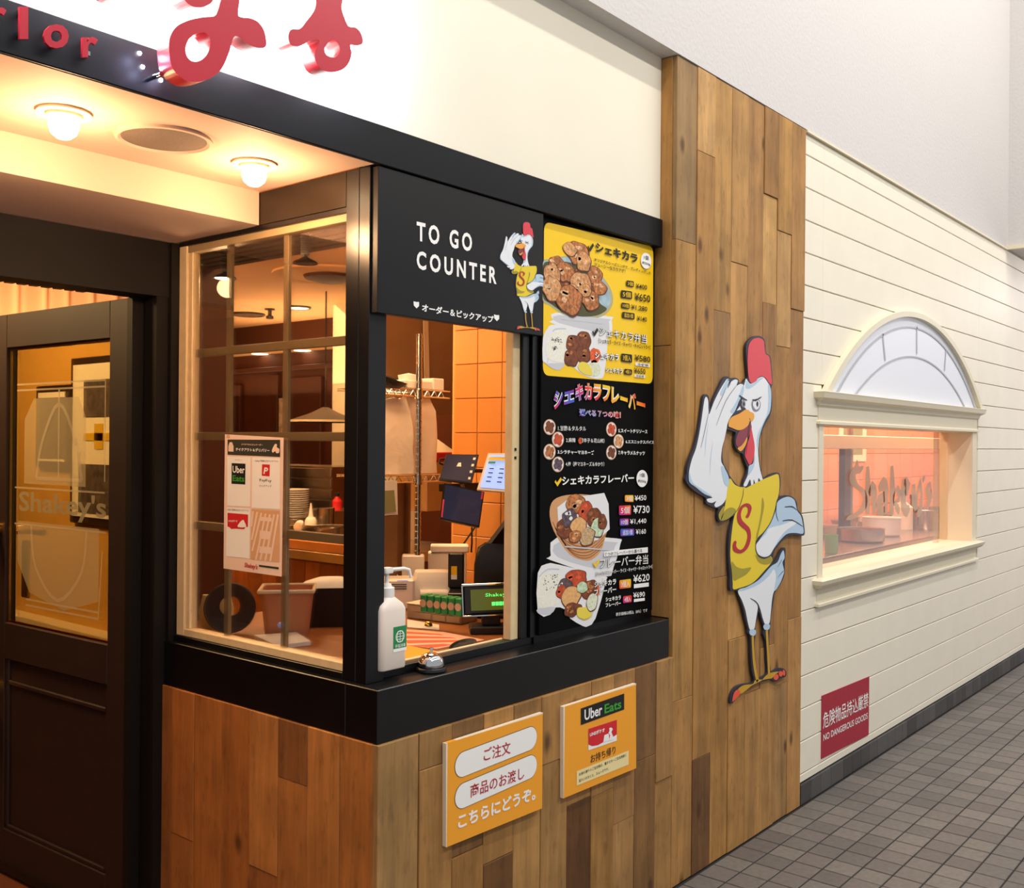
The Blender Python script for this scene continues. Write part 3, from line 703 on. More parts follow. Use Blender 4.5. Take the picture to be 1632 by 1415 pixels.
dline([(A0+.03, 1.74), (A0+.03, 1.42)], .006); dline([(A0+.06, .985), (A0+.04, 1.2)], .006)
dline([(.30, 1.42), (.34, 1.55), (.44, 1.67), (.54, 1.55), (.58, 1.42)], .014, 'etch2', .001, 1)
dline([(.30, 1.42), (.58, 1.42)], .012); dline([(.44, 1.42), (.44, 1.72)], .01)
dline([(.27, 1.26), (.30, 1.12), (.44, 1.02), (.58, 1.12), (.61, 1.26)], .012, 'etch2', .001, 1)
lt = text('lettering', "Shakey's", (A1-.05, .006, 1.285), (A0+.02, .006, 1.285), (A1-.05, .006, 1.375), 'etch3', d1, bold=.02)
# knobs and pull
hk = lathe('door_knob', [(0, .075), (.018, .073), (.026, .06), (.026, .05), (.012, .038), (.010, .012), (.024, .008), (.024, 0)], 'brass', d1, 20, (DW-.04, .02, 1.235), axis=(0, 1, 0))
hk = lathe('door_knob', [(0, .075), (.018, .073), (.026, .06), (.026, .05), (.012, .038), (.010, .012), (.024, .008), (.024, 0)], 'brass', d1, 20, (DW-.03, .02, .68), axis=(0, 1, 0))
lathe('key_escutcheon', [(0, .012), (.016, .01), (.02, 0)], 'brass', d1, 18, (DW-.03, .02, .60), axis=(0, 1, 0))
tube('lever_handle', [(DW-.06, -.02, 1.225), (DW-.06, -.06, 1.225), (DW-.10, -.07, 1.225), (DW-.17, -.07, 1.225)], [.011, .010, .009, .012], 'brass', d1)
boxes('backplate', [(DW-.165, DW-.115, -.03, -.021, 1.0, 1.2)], 'brass', d1, bev=.004)

# ================================================================== entrance ceiling fittings
for k, (x, y, lab) in enumerate(((.556, .29, 'added ceiling spot bulb in white ring, unseen, warming the side planks'), (.066, .29, 'added ceiling spot bulb in white ring, unseen, far left over the doors'), (1.046, .292, 'round ceiling spot bulb in white ring, left of the speaker over the entrance'), (1.536, .30, 'round ceiling spot bulb in white ring, beside the dark window header'))):  # first two bulbs are added, unseen, to warm the side planks
    t = thing('ceiling_lamp', lab, 'ceiling lamp', (x, y, 2.245), group='entrance ceiling bulbs')
    lathe('ring', [(.052, 0), (.056, -.006), (.05, -.009), (.04, -.007), (.036, 0)], 'trimcream', t, 32)
    lathe('bulb', [(.0, -.058), (.014, -.056), (.026, -.046), (.031, -.03), (.029, -.016), (.02, -.004), (.018, 0)], 'bulb', t, 24)
    lathe('socket', [(.036, -.001), (.036, -.012), (.026, -.014), (.022, -.002)], 'trimcream', t, 24)
    point('entrance_bulb_light', (x, y, 2.11), 6.5, (1.0, .57, .28), .03)
t = thing('ceiling_speaker', 'round recessed ceiling speaker with grey mesh between the two bulbs', 'speaker', (1.281, .29, 2.245))
lathe('bezel', [(.107, 0), (.108, -.007), (.10, -.008), (.094, -.003)], 'soffit', t, 40)
lathe('grille', [(0, -.006), (.05, -.0055), (.094, -.0035)], 'grille', t, 40)
# ================================================================== illuminated shop sign
FY = -.035; BYk = .022
def letter3d(name, loops, label, grp, fy=FY, th=.038, holes=True, sm=4):
    o = shape('letter_face', loops, 'Y', fy+.004, 'red', None, .004, sm)
    t = tag(empty(name, (0, 0, 0)), label, 'sign letter', grp); o.parent = t
    shape('letter_return', loops, 'Y', fy+.004+th, 'redside', t, th, sm)
    return t
g = 'red script letters of the lit shop name'
yl = [[(1.253,-0.035,2.4734),(1.2504,-0.035,2.4463),(1.2517,-0.035,2.43),(1.279,-0.035,2.4352),(1.2994,-0.035,2.4337),(1.3142,-0.035,2.4214),(1.3203,-0.035,2.4014),(1.3175,-0.035,2.3858),(1.2941,-0.035,2.3786),(1.271,-0.035,2.3797),(1.251,-0.035,2.3869),(1.2381,-0.035,2.3804),(1.229,-0.035,2.3492),(1.2101,-0.035,2.3082),(1.1832,-0.035,2.2818),(1.1516,-0.035,2.2659),(1.1257,-0.035,2.2632),(1.1001,-0.035,2.2762),(1.0924,-0.035,2.3009),(1.0921,-0.035,2.3323),(1.1044,-0.035,2.3587),(1.1297,-0.035,2.3806),(1.1608,-0.035,2.3977),(1.1917,-0.035,2.4102),(1.2007,-0.035,2.4249),(1.206,-0.035,2.4431),(1.2085,-0.035,2.4627),(1.21,-0.035,2.5901),(1.2571,-0.035,2.6183)],
      [(1.169,-0.035,2.3694),(1.1506,-0.035,2.3617),(1.1352,-0.035,2.3458),(1.1276,-0.035,2.3252),(1.133,-0.035,2.3086),(1.1486,-0.035,2.305),(1.1669,-0.035,2.3164),(1.18,-0.035,2.3357),(1.1836,-0.035,2.3563),(1.1797,-0.035,2.3667)]]
t = letter3d('sign_letter', yl, 'red script letter y with a looped tail, bottom of the lit sign', g)
tube('standoff_bolt', [[(1.0965,0,2.2741)][0], ([(1.0965,0,2.2741)][0][0], .06, [(1.0965,0,2.2741)][0][2])], .005, 'chrome', t)
sl = [[(1.4526,-0.035,2.5426),(1.4528,-0.035,2.5247),(1.4465,-0.035,2.5047),(1.4275,-0.035,2.478),(1.4086,-0.035,2.4542),(1.3849,-0.035,2.4451),(1.3777,-0.035,2.4268),(1.3853,-0.035,2.4116),(1.409,-0.035,2.4164),(1.4343,-0.035,2.4354),(1.455,-0.035,2.445),(1.4635,-0.035,2.4435),(1.4507,-0.035,2.4165),(1.4529,-0.035,2.3966),(1.4674,-0.035,2.384),(1.494,-0.035,2.3844),(1.5277,-0.035,2.3978),(1.5496,-0.035,2.42),(1.5584,-0.035,2.4465),(1.5533,-0.035,2.4635),(1.5722,-0.035,2.4683),(1.5912,-0.035,2.479),(1.5882,-0.035,2.4984),(1.5717,-0.035,2.5092),(1.5486,-0.035,2.506),(1.5346,-0.035,2.5236),(1.5275,-0.035,2.5423),(1.5327,-0.035,2.5651),(1.5393,-0.035,2.5938),(1.4983,-0.035,2.6053),(1.4588,-0.035,2.5756)],
      [(1.4801,-0.035,2.4357),(1.4919,-0.035,2.4524),(1.508,-0.035,2.4595),(1.5203,-0.035,2.4518),(1.5218,-0.035,2.4365),(1.5084,-0.035,2.422),(1.4903,-0.035,2.4186),(1.4802,-0.035,2.4249)]]
t = letter3d('sign_letter', sl, 'small red script letter s with a closed loop, right end of the lit sign', g)
ul = [[(1.1137,-0.035,2.4433),(1.1242,-0.035,2.4197),(1.1449,-0.035,2.4131),(1.1712,-0.035,2.4228),(1.1897,-0.035,2.4422),(1.1948,-0.035,2.472),(1.1787,-0.035,2.4663),(1.1709,-0.035,2.445),(1.1552,-0.035,2.4349),(1.1421,-0.035,2.4373),(1.1367,-0.035,2.4514)]]
t = letter3d('sign_letter', ul, 'red script letter stroke left of the y, cut by the top edge', g)
e2 = [[(0.943,-0.035,2.3914),(0.9656,-0.035,2.3738),(0.9976,-0.035,2.3789),(1.0256,-0.035,2.3946),(1.0445,-0.035,2.4276),(1.0254,-0.035,2.4252),(0.9974,-0.035,2.3978),(0.9698,-0.035,2.4052)]]
t = letter3d('sign_letter', e2, 'red script letter foot just above the photo, left part of the sign', g)
# LEDs on the letter backs throw the white halo on the wall
for (a, b, c_, d_, pw) in ((.45, -.0, 2.46, 2.75, 1), (0, 0, 0, 0, 0)):
    pass
for (x, z, sx, sz, p) in ((1.02, 2.52, .16, .26, 10), (1.20, 2.56, .16, .30, 12), (1.36, 2.60, .14, .32, 12), (1.56, 2.58, .14, .28, 12), (.80, 2.56, .20, .30, 10), (.55, 2.56, .2, .3, 8), (1.30, 2.40, .14, .05, 1.6), (1.60, 2.42, .1, .04, 1.2)):
    area('sign_led_light', (x, .020, z), (x, .2, z), sx, sz, p, (.86, .88, 1.0))
for (px, py) in ((225, 84), (229, 105)):
    pass
for q in [(1.0689,0.03,2.3071),(1.0799,0.03,2.2831),(1.1213,0.03,2.28)]: point('sign_led_glow', (q[0], q[1]-.008, q[2]), .12, (.55, .62, 1.0), .006)
for q, pos in (([(1.0775,0.045,2.3208)][0], 'uppermost'), ([(1.0845,0.045,2.2954)][0], 'middle'), ([(1.1248,0.045,2.2805)][0], 'lowest')):
    o = lathe('sign_led', [(0, 0), (.003, .001), (.004, .004)], 'ledwhite', None, 12, q, axis=(0, 1, 0)); tag(o, 'bright white diode on the black fascia by the script y, %s of three' % pos, 'led', 'white diodes under the sign letter')
# small letters "rlor" on the fascia
for ch, q, lab in (('o', [(0.8767,0.035,2.2641),(0.9237,0.035,2.2784),(0.8763,0.035,2.3086)], 'round red letter o on the black fascia'), ('r', [(0.9496,0.035,2.2694),(0.9805,0.035,2.2787),(0.9493,0.035,2.308)], 'red letter r on the black fascia, nearest the script y'),
                  ('l', [(0.833,0.035,2.2673),(0.8486,0.035,2.2721),(0.8325,0.035,2.3255)], 'tall red letter l on the black fascia'), ('r', [(0.7849,0.035,2.2717),(0.8102,0.035,2.2798),(0.7846,0.035,2.3081)], 'red letter r on the black fascia, cut by the left edge')):
    t = thing('fascia_letter', lab, 'sign letter', (0, 0, 0), group='small red letters on the fascia')
    q = [Vector(p) for p in q]
    dz = q[1][2]-q[0][2]
    tq('letter_face', ch, q, 'red', t, bold=.03, depth=.006, off=(0, .0, 0))
    cxm = (q[0]+q[1])/2; hh = q[2].z-q[0].z
    for f_ in (.15, .8): box('standoff', cxm.x-.004, cxm.x+.004, .036, .05, cxm.z+hh*f_, cxm.z+hh*f_+.008, 'chrome', t, 0)

# ================================================================== rooster figures
def rooster(parent, T, at, pfx='', small=False):
    """layered flat prints; T maps measured wall points to the figure's place"""
    def sh(n, L, m, off, thick=0, sm=4): return shape(n, [[T(p) for p in l] for l in L], 'Y', at, m, parent, thick, sm, off)
    def st(n, q, wd, m, off):
        k = T((0, 0, 1)); k0 = T((0, 0, 0)); s_ = (k[2]-k0[2]); wd = [x*s_ for x in wd] if isinstance(wd, list) else wd*s_
        return stroke(n, [T(p) for p in q], wd, at, m, parent, off)
    e = .0006
    th = 0 if small else .009
    o1 = [(3.5996,0,1.9464),(3.6443,0,1.9734),(3.7018,0,1.9852),(3.749,0,1.9772),(3.7638,0,1.9491),(3.7679,0,1.9228),(3.8042,0,1.9121),(3.8169,0,1.8834),(3.8263,0,1.8409),(3.8295,0,1.8034),(3.8177,0,1.7812),(3.8255,0,1.7547),(3.8264,0,1.7116),(3.8101,0,1.6734),(3.7792,0,1.6486),(3.7441,0,1.6159),(3.7212,0,1.5812),(3.7126,0,1.5389),(3.7169,0,1.4967),(3.733,0,1.4542),(3.7573,0,1.423),(3.8196,0,1.4358),(3.8872,0,1.4422),(3.9089,0,1.4243),(3.9122,0,1.3859),(3.9029,0,1.3452),(3.9715,0,1.3467),(4.0369,0,1.335),(4.0773,0,1.3082)]
    o2 = [(4.0798,0,1.2844),(4.1304,0,1.2541),(4.1516,0,1.2072),(4.1556,0,1.1738),(4.1237,0,1.1681),(4.041,0,1.1776),(3.9767,0,1.1748),(3.9144,0,1.1519),(3.8611,0,1.1235),(3.8466,0,1.0912),(3.8514,0,1.0761),(3.8998,0,1.1037),(3.9382,0,1.1292),(3.9651,0,1.1251),(3.9626,0,1.0885),(3.9603,0,1.0478),(3.9546,0,1.0143),(3.9208,0,0.9837),(3.8675,0,0.9522),(3.8574,0,0.9266),(3.843,0,0.8849),(3.8288,0,0.8401),(3.822,0,0.8077),(3.8201,0,0.7483),(3.8372,0,0.6405),(3.8936,0,0.6392),(3.9481,0,0.6323),(3.9833,0,0.6114),(3.9757,0,0.5922),(3.9285,0,0.5928),(3.8793,0,0.5872),(3.8379,0,0.6045),(3.7886,0,0.6077),(3.7301,0,0.6101),(3.6729,0,0.6073),(3.6101,0,0.6038),(3.549,0,0.5916),(3.5119,0,0.5722),(3.488,0,0.578),(3.4953,0,0.6078),(3.5282,0,0.6281),(3.589,0,0.6299),(3.6698,0,0.6207),(3.6867,0,0.6307),(3.669,0,0.6673),(3.6564,0,0.7337),(3.6509,0,0.8053),(3.6296,0,0.8211),(3.6293,0,0.8403),(3.6092,0,0.8749),(3.5877,0,0.9221),(3.5597,0,0.9633),(3.5321,0,0.9978),(3.4816,0,1.0031),(3.4766,0,1.0595),(3.4663,0,1.1224),(3.4652,0,1.1845),(3.4747,0,1.2334),(3.5029,0,1.2817),(3.47,0,1.2759),(3.421,0,1.2661),(3.3865,0,1.2692),(3.376,0,1.2941),(3.3819,0,1.3169),(3.3517,0,1.3213),(3.2898,0,1.3389),(3.2858,0,1.3593),(3.2255,0,1.3792),(3.1701,0,1.4031),(3.1398,0,1.4282)]
    o3 = [(3.1474,0,1.4486),(3.1507,0,1.4721),(3.1688,0,1.5049),(3.1974,0,1.5428),(3.2205,0,1.5882),(3.2388,0,1.6436),(3.2515,0,1.692),(3.2606,0,1.726),(3.2801,0,1.7365),(3.3019,0,1.7287),(3.3103,0,1.7037),(3.3157,0,1.6844),(3.34,0,1.7244),(3.3779,0,1.7654),(3.4083,0,1.7966),(3.4415,0,1.8104),(3.4733,0,1.8042),(3.5054,0,1.809),(3.5326,0,1.8034),(3.5416,0,1.7917),(3.5746,0,1.7939),(3.591,0,1.8092),(3.6111,0,1.8154),(3.6072,0,1.8436),(3.5971,0,1.8997)]
    h1 = [(3.443,0,1.611),(3.4962,0,1.6043),(3.5157,0,1.5995),(3.5076,0,1.574),(3.5113,0,1.5487),(3.5388,0,1.5274),(3.5741,0,1.5197),(3.5856,0,1.5027),(3.6084,0,1.4741),(3.6177,0,1.4611),(3.6068,0,1.4406),(3.5871,0,1.4203),(3.5742,0,1.3949),(3.5324,0,1.3996),(3.4997,0,1.4171),(3.4651,0,1.4405),(3.4457,0,1.4594),(3.4191,0,1.4837),(3.4081,0,1.5185),(3.4178,0,1.5583),(3.4329,0,1.5884)]
    h2 = [(3.7217,0,0.8963),(3.7546,0,0.8497),(3.7727,0,0.821),(3.7643,0,0.7991),(3.7885,0,0.7661),(3.7957,0,0.699),(3.8029,0,0.6383),(3.7661,0,0.6294),(3.7268,0,0.6283),(3.7032,0,0.6616),(3.6934,0,0.728),(3.691,0,0.7802),(3.6976,0,0.8052),(3.6928,0,0.8318),(3.7108,0,0.8683)]
    sh('cutout_outline', [o1+o2+o3, h1, h2], 'rline', 0, th or .0004, 3)
    b = th
    def A(*a): return None
    hand = [(3.1607,0,1.4295),(3.163,0,1.4601),(3.1811,0,1.5001),(3.2089,0,1.5381),(3.2301,0,1.5859),(3.2485,0,1.6438),(3.2612,0,1.6923),(3.2705,0,1.7192),(3.2832,0,1.7269),(3.2963,0,1.7129),(3.2988,0,1.6839),(3.3041,0,1.6646),(3.3206,0,1.6846),(3.3432,0,1.7147),(3.3832,0,1.7558),(3.424,0,1.79),(3.4417,0,1.8005),(3.4586,0,1.7969),(3.4422,0,1.771),(3.4693,0,1.7899),(3.5034,0,1.8018),(3.5273,0,1.798),(3.5168,0,1.7797),(3.5471,0,1.7873),(3.5714,0,1.785),(3.5783,0,1.7725),(3.5645,0,1.7436),(3.5374,0,1.7221),(3.5215,0,1.7012),(3.4949,0,1.675),(3.4686,0,1.6566),(3.4478,0,1.6336),(3.4378,0,1.6084),(3.4227,0,1.5733),(3.4046,0,1.5384),(3.3992,0,1.4938),(3.4246,0,1.4687),(3.4589,0,1.4306),(3.4574,0,1.398),(3.4454,0,1.3583),(3.4145,0,1.3335),(3.3654,0,1.3227),(3.35,0,1.3322),(3.363,0,1.3454),(3.3347,0,1.3402),(3.3017,0,1.3448),(3.2946,0,1.3558),(3.3344,0,1.3597),(3.2746,0,1.3739),(3.2065,0,1.4023),(3.1732,0,1.4151)]
    sh('white_feathers', [hand], 'rwhite', b+e)
    sh('blue_shading', [[(3.1607,0,1.4295),(3.1621,0,1.4578),(3.1872,0,1.4195),(3.245,0,1.3965),(3.3293,0,1.3648),(3.2746,0,1.3749),(3.2065,0,1.4033),(3.1732,0,1.4151)]], 'rblue', b+2*e)
    sh('blue_shading', [[(3.3996,0,1.4739),(3.4246,0,1.4662),(3.4589,0,1.4306),(3.4574,0,1.398),(3.4257,0,1.4089),(3.4063,0,1.4441)]], 'rblue', b+2*e)
    sh('blue_shading', [[(3.4949,0,1.675),(3.5215,0,1.7012),(3.5374,0,1.7221),(3.5656,0,1.7437),(3.5783,0,1.7725),(3.5671,0,1.7822),(3.537,0,1.7425),(3.4998,0,1.7055),(3.4682,0,1.6793)]], 'rblue', b+2*e)
    sh('blue_shading', [[(3.3885,0,1.7461),(3.4241,0,1.7851),(3.4417,0,1.7985),(3.4555,0,1.7952),(3.4349,0,1.7681),(3.399,0,1.7367)]], 'rblue', b+2*e)
    for q in ([(3.4348,0,1.7706),(3.3992,0,1.7292),(3.3539,0,1.6832)], [(3.5146,0,1.7796),(3.4306,0,1.718),(3.358,0,1.6243)], [(3.3009,0,1.6742),(3.2706,0,1.6009),(3.2444,0,1.5429)]):
        st('crease', q, [.002, .004, .002], 'rgrey', b+3*e)
    for q in ([(3.2976,0,1.6353),(3.2811,0,1.5672),(3.2751,0,1.5116)], [(3.3308,0,1.5627),(3.3169,0,1.4993),(3.313,0,1.4408)]): st('crease', q, [.001, .003, .001], 'rblue', b+3*e)
    for q in ([(3.4448,0,1.7986),(3.4661,0,1.7907),(3.4422,0,1.7675)], [(3.5273,0,1.798),(3.5189,0,1.7798)]): st('crease', q, .003, 'rline', b+4*e)
    sh('comb', [[(3.6154,0,1.9425),(3.6502,0,1.9672),(3.7019,0,1.9768),(3.7432,0,1.9687),(3.752,0,1.9429),(3.762,0,1.9181),(3.7934,0,1.9097),(3.8061,0,1.88),(3.814,0,1.8456),(3.8222,0,1.8019),(3.7942,0,1.8042),(3.7639,0,1.8213),(3.7282,0,1.8273),(3.6991,0,1.8204),(3.6819,0,1.8063),(3.642,0,1.7948),(3.6191,0,1.8081),(3.6083,0,1.8437),(3.6061,0,1.9004)]], 'rred', b+2*e)
    sh('white_feathers', [[(3.5966,0,1.8095),(3.6307,0,1.7921),(3.6705,0,1.8031),(3.7049,0,1.8191),(3.746,0,1.824),(3.7882,0,1.8023),(3.813,0,1.7756),(3.8162,0,1.7328),(3.8049,0,1.6894),(3.7671,0,1.6563),(3.7345,0,1.6211),(3.7118,0,1.5811),(3.7033,0,1.5389),(3.7087,0,1.4968),(3.7236,0,1.4544),(3.7504,0,1.4104),(3.7387,0,1.4043),(3.709,0,1.423),(3.7038,0,1.3915),(3.6899,0,1.3887),(3.6685,0,1.4186),(3.6634,0,1.3884),(3.6497,0,1.3862),(3.6366,0,1.4193),(3.6099,0,1.3966),(3.5898,0,1.3935),(3.583,0,1.4024),(3.6148,0,1.4353),(3.6254,0,1.4714),(3.6593,0,1.4814),(3.6713,0,1.5179),(3.6705,0,1.5598),(3.6513,0,1.6014),(3.6392,0,1.6428),(3.6271,0,1.684),(3.5932,0,1.6923),(3.5707,0,1.7029),(3.5615,0,1.723),(3.5717,0,1.7696),(3.5857,0,1.796)]], 'rwhite', b+e)
    sh('blue_shading', [[(3.7883,0,1.8013),(3.813,0,1.7756),(3.8162,0,1.7328),(3.8049,0,1.6894),(3.7671,0,1.6563),(3.7345,0,1.6211),(3.7118,0,1.5811),(3.7033,0,1.5389),(3.6924,0,1.5599),(3.7032,0,1.6021),(3.7494,0,1.6452),(3.7844,0,1.6888),(3.7918,0,1.7425)]], 'rblue', b+2*e)
    sh('blue_shading', [[(3.5989,0,1.8044),(3.6307,0,1.7906),(3.6705,0,1.8004),(3.705,0,1.817),(3.746,0,1.8214),(3.7168,0,1.8108),(3.6707,0,1.79),(3.6254,0,1.7747),(3.5939,0,1.7758)]], 'rblue', b+2*e)
    sh('blue_shading', [[(3.6254,0,1.4714),(3.6594,0,1.4788),(3.6701,0,1.5179),(3.6763,0,1.497),(3.6654,0,1.4657),(3.6316,0,1.4401),(3.6181,0,1.4378)]], 'rblue', b+2*e)
    sh('dark_mouth', [[(3.5617,0,1.7154),(3.5707,0,1.7029),(3.5932,0,1.6923),(3.5382,0,1.6763),(3.4898,0,1.6648),(3.5056,0,1.6804),(3.5377,0,1.7068)]], 'rline', b+2*e)
    sh('tooth', [[(3.5164,0,1.6832),(3.5432,0,1.7019),(3.5544,0,1.6895)]], 'rwhite', b+3*e, 0, 0)
    sh('dark_mouth', [[(3.6221,0,1.645),(3.6453,0,1.6221),(3.6176,0,1.5854),(3.5822,0,1.5634),(3.5407,0,1.5458),(3.5166,0,1.5538),(3.514,0,1.5741),(3.5374,0,1.6049),(3.5779,0,1.6168)]], 'rdred', b+2*e)
    sh('beak', [[(3.4511,0,1.6276),(3.455,0,1.6438),(3.4792,0,1.6594),(3.5383,0,1.6737),(3.5932,0,1.6908),(3.6271,0,1.684),(3.6591,0,1.6772),(3.6639,0,1.6616),(3.6505,0,1.6483),(3.6255,0,1.6451),(3.6112,0,1.6293),(3.5724,0,1.6146),(3.5286,0,1.6098),(3.4853,0,1.6167),(3.4533,0,1.6222)]], 'rorange', b+4*e)
    sh('tongue', [[(3.6064,0,1.5852),(3.6034,0,1.5646),(3.5804,0,1.5413),(3.5519,0,1.5295),(3.5277,0,1.5412),(3.557,0,1.5504),(3.5844,0,1.567)]], 'rorange', b+3*e)
    sh('wattle', [[(3.6373,0,1.622),(3.6574,0,1.5858),(3.6707,0,1.5493),(3.6668,0,1.5127),(3.6478,0,1.4841),(3.6253,0,1.4776),(3.6081,0,1.4922),(3.5876,0,1.5155),(3.5981,0,1.549),(3.6234,0,1.5802)]], 'rred', b+3*e)
    st('crease', [(3.6185,0,1.6579),(3.63,0,1.6504),(3.6224,0,1.6321),(3.612,0,1.5853),(3.6016,0,1.5387),(3.5964,0,1.5181)], [.001, .003, .004, .003, .003, .002], 'rline', b+5*e)
    if small:
        for q in ([(3.649,0,1.7264),(3.6837,0,1.7146),(3.7183,0,1.729)], [(3.6495,0,1.7003),(3.6837,0,1.712),(3.7247,0,1.7028)], [(3.5618,0,1.7077),(3.5871,0,1.7189)], [(3.5593,0,1.723),(3.5928,0,1.7139)]): st('brow', q, .006, 'rline', b+4*e)
    else:
        def ell(cx_, cy_, rx, ry, n=16): return [(cx_+rx*math.cos(2*PI*i/n), cy_+ry*math.sin(2*PI*i/n)) for i in range(n)]
        sh('eye', [[(3.6798,0,1.7354),(3.7066,0,1.7312),(3.7209,0,1.7159),(3.7096,0,1.6944),(3.6808,0,1.6857),(3.6554,0,1.6912),(3.6424,0,1.7105),(3.649,0,1.7274)]], 'rgrey', b+3*e)
        sh('eye', [[(3.681,0,1.7318),(3.702,0,1.7284),(3.7127,0,1.7156),(3.7025,0,1.6995),(3.6806,0,1.693),(3.6621,0,1.6997),(3.6515,0,1.7119),(3.6581,0,1.7257)]], 'rwhite', b+4*e)
        sh('pupil', [[(3.6881,0,1.7268),(3.6987,0,1.7178),(3.6908,0,1.7038),(3.6791,0,1.7149)]], 'rline', b+5*e)
        sh('eye', [[(3.5703,0,1.7259),(3.5894,0,1.7164),(3.5863,0,1.7034),(3.5686,0,1.6987),(3.5552,0,1.71)]], 'rgrey', b+3*e)
        sh('pupil', [[(3.5738,0,1.7194),(3.5817,0,1.711),(3.5752,0,1.704),(3.5684,0,1.712)]], 'rline', b+5*e)
        st('brow', [(3.6466,0,1.7315),(3.6742,0,1.7294),(3.7251,0,1.7451)], [.003, .008, .003], 'rline', b+5*e)
        st('brow', [(3.5348,0,1.7439),(3.5647,0,1.7334),(3.6015,0,1.7266)], [.003, .008, .003], 'rline', b+5*e)
    sh('shirt', [[(3.579,0,1.3907),(3.6024,0,1.3875),(3.658,0,1.3995),(3.7539,0,1.418),(3.8204,0,1.4292),(3.881,0,1.4361),(3.8967,0,1.4204),(3.9004,0,1.3866),(3.8919,0,1.3498),(3.8724,0,1.3237),(3.8578,0,1.2908),(3.8209,0,1.246),(3.7623,0,1.2097),(3.7047,0,1.1873),(3.6907,0,1.1688),(3.6913,0,1.1363),(3.7205,0,1.1133),(3.7643,0,1.1032),(3.8162,0,1.107),(3.842,0,1.0916),(3.8243,0,1.0751),(3.7654,0,1.0506),(3.6935,0,1.0215),(3.6373,0,1.0091),(3.5548,0,1.0048),(3.5039,0,1.0057),(3.4982,0,1.0325),(3.4867,0,1.0834),(3.4766,0,1.134),(3.4796,0,1.1835),(3.488,0,1.2264),(3.503,0,1.2755),(3.529,0,1.3118),(3.5553,0,1.3485)]], 'ryellow', b+1.5*e)
    sh('shirt_sleeve', [[(3.4647,0,1.426),(3.5073,0,1.4033),(3.5504,0,1.3927),(3.5804,0,1.3881),(3.5754,0,1.3604),(3.5517,0,1.3234),(3.5159,0,1.2986),(3.4635,0,1.2775),(3.403,0,1.2714),(3.4204,0,1.2981),(3.4425,0,1.3587)]], 'ryellow', b+1.4*e)
    for L in ([(3.4862,0,1.1115),(3.5264,0,1.0893),(3.5807,0,1.0769),(3.65,0,1.0752),(3.6114,0,1.0531),(3.5541,0,1.0433),(3.5006,0,1.0423)], [(3.6845,0,1.1239),(3.7206,0,1.1068),(3.7644,0,1.0999),(3.8162,0,1.1043),(3.839,0,1.0918),(3.8212,0,1.0767),(3.7648,0,1.0776),(3.7137,0,1.0924)], [(3.7422,0,1.345),(3.7603,0,1.3149),(3.7408,0,1.2634),(3.7157,0,1.2126),(3.6991,0,1.1812),(3.6917,0,1.1946),(3.718,0,1.245),(3.7344,0,1.2963)], [(3.4004,0,1.2727),(3.4305,0,1.3068),(3.4824,0,1.3169),(3.5198,0,1.3028),(3.47,0,1.2802)], [(3.3822,0,1.2968),(3.411,0,1.32),(3.4277,0,1.3223),(3.4204,0,1.2981),(3.4004,0,1.2733),(3.3876,0,1.2783)]):
        sh('shirt_shading', [L], 'rolive', b+2.5*e)
    st('crease', [(3.5804,0,1.3881),(3.5754,0,1.3604),(3.549,0,1.3203),(3.5159,0,1.2967)], [.002, .004, .004, .002], 'rline', b+3*e)
    sh('shirt_letter', [[(3.6212,0,1.272),(3.6404,0,1.2909),(3.6485,0,1.3079),(3.6342,0,1.3226),(3.5966,0,1.3279),(3.5518,0,1.3158),(3.5281,0,1.288),(3.5353,0,1.2581),(3.5695,0,1.2373),(3.6055,0,1.2206),(3.6169,0,1.2014),(3.6063,0,1.1778),(3.586,0,1.1583),(3.5589,0,1.1508),(3.5332,0,1.1584),(3.5209,0,1.1706),(3.5246,0,1.1841),(3.5086,0,1.1889),(3.4942,0,1.175),(3.4999,0,1.1534),(3.5335,0,1.1408),(3.5741,0,1.1389),(3.6151,0,1.1523),(3.6383,0,1.175),(3.6448,0,1.2028),(3.6331,0,1.2291),(3.5995,0,1.2483),(3.569,0,1.2645),(3.5578,0,1.2865),(3.5709,0,1.3087),(3.5982,0,1.3164),(3.6177,0,1.3079),(3.6153,0,1.2902),(3.599,0,1.2757)]], 'kanjired', b+4*e, 0, 3)
    sh('blue_wing', [[(3.8802,0,1.32),(3.9263,0,1.3352),(3.9894,0,1.3397),(4.0429,0,1.3254),(4.0613,0,1.3026),(4.075,0,1.2777),(4.1153,0,1.2513),(4.1363,0,1.2081),(4.137,0,1.1771),(4.0572,0,1.1849),(3.9765,0,1.1858),(3.9172,0,1.1665),(3.8563,0,1.1359),(3.8161,0,1.1103),(3.7643,0,1.1059),(3.7146,0,1.1183),(3.6926,0,1.1427),(3.7051,0,1.1678),(3.7624,0,1.2032),(3.8211,0,1.2394),(3.8625,0,1.2839)]], 'rblue', b+2*e)
    sh('white_feathers', [[(3.6979,0,1.167),(3.7772,0,1.199),(3.8065,0,1.219),(3.9285,0,1.2267),(4.0398,0,1.2378),(4.0597,0,1.2229),(3.9762,0,1.2036),(3.9138,0,1.1789),(3.8532,0,1.1388),(3.8086,0,1.1109),(3.7643,0,1.1078),(3.7146,0,1.1203),(3.6926,0,1.1427)]], 'rwhite', b+3*e)
    for q in ([(3.9505,0,1.2989),(4.0224,0,1.2973),(4.0683,0,1.2814)], [(3.9313,0,1.2428),(4.0235,0,1.2407),(4.1313,0,1.2084)], [(3.8725,0,1.3203),(3.8688,0,1.2769),(3.8894,0,1.2437)]): st('crease', q, [.003, .005, .002], 'rline', b+4*e)
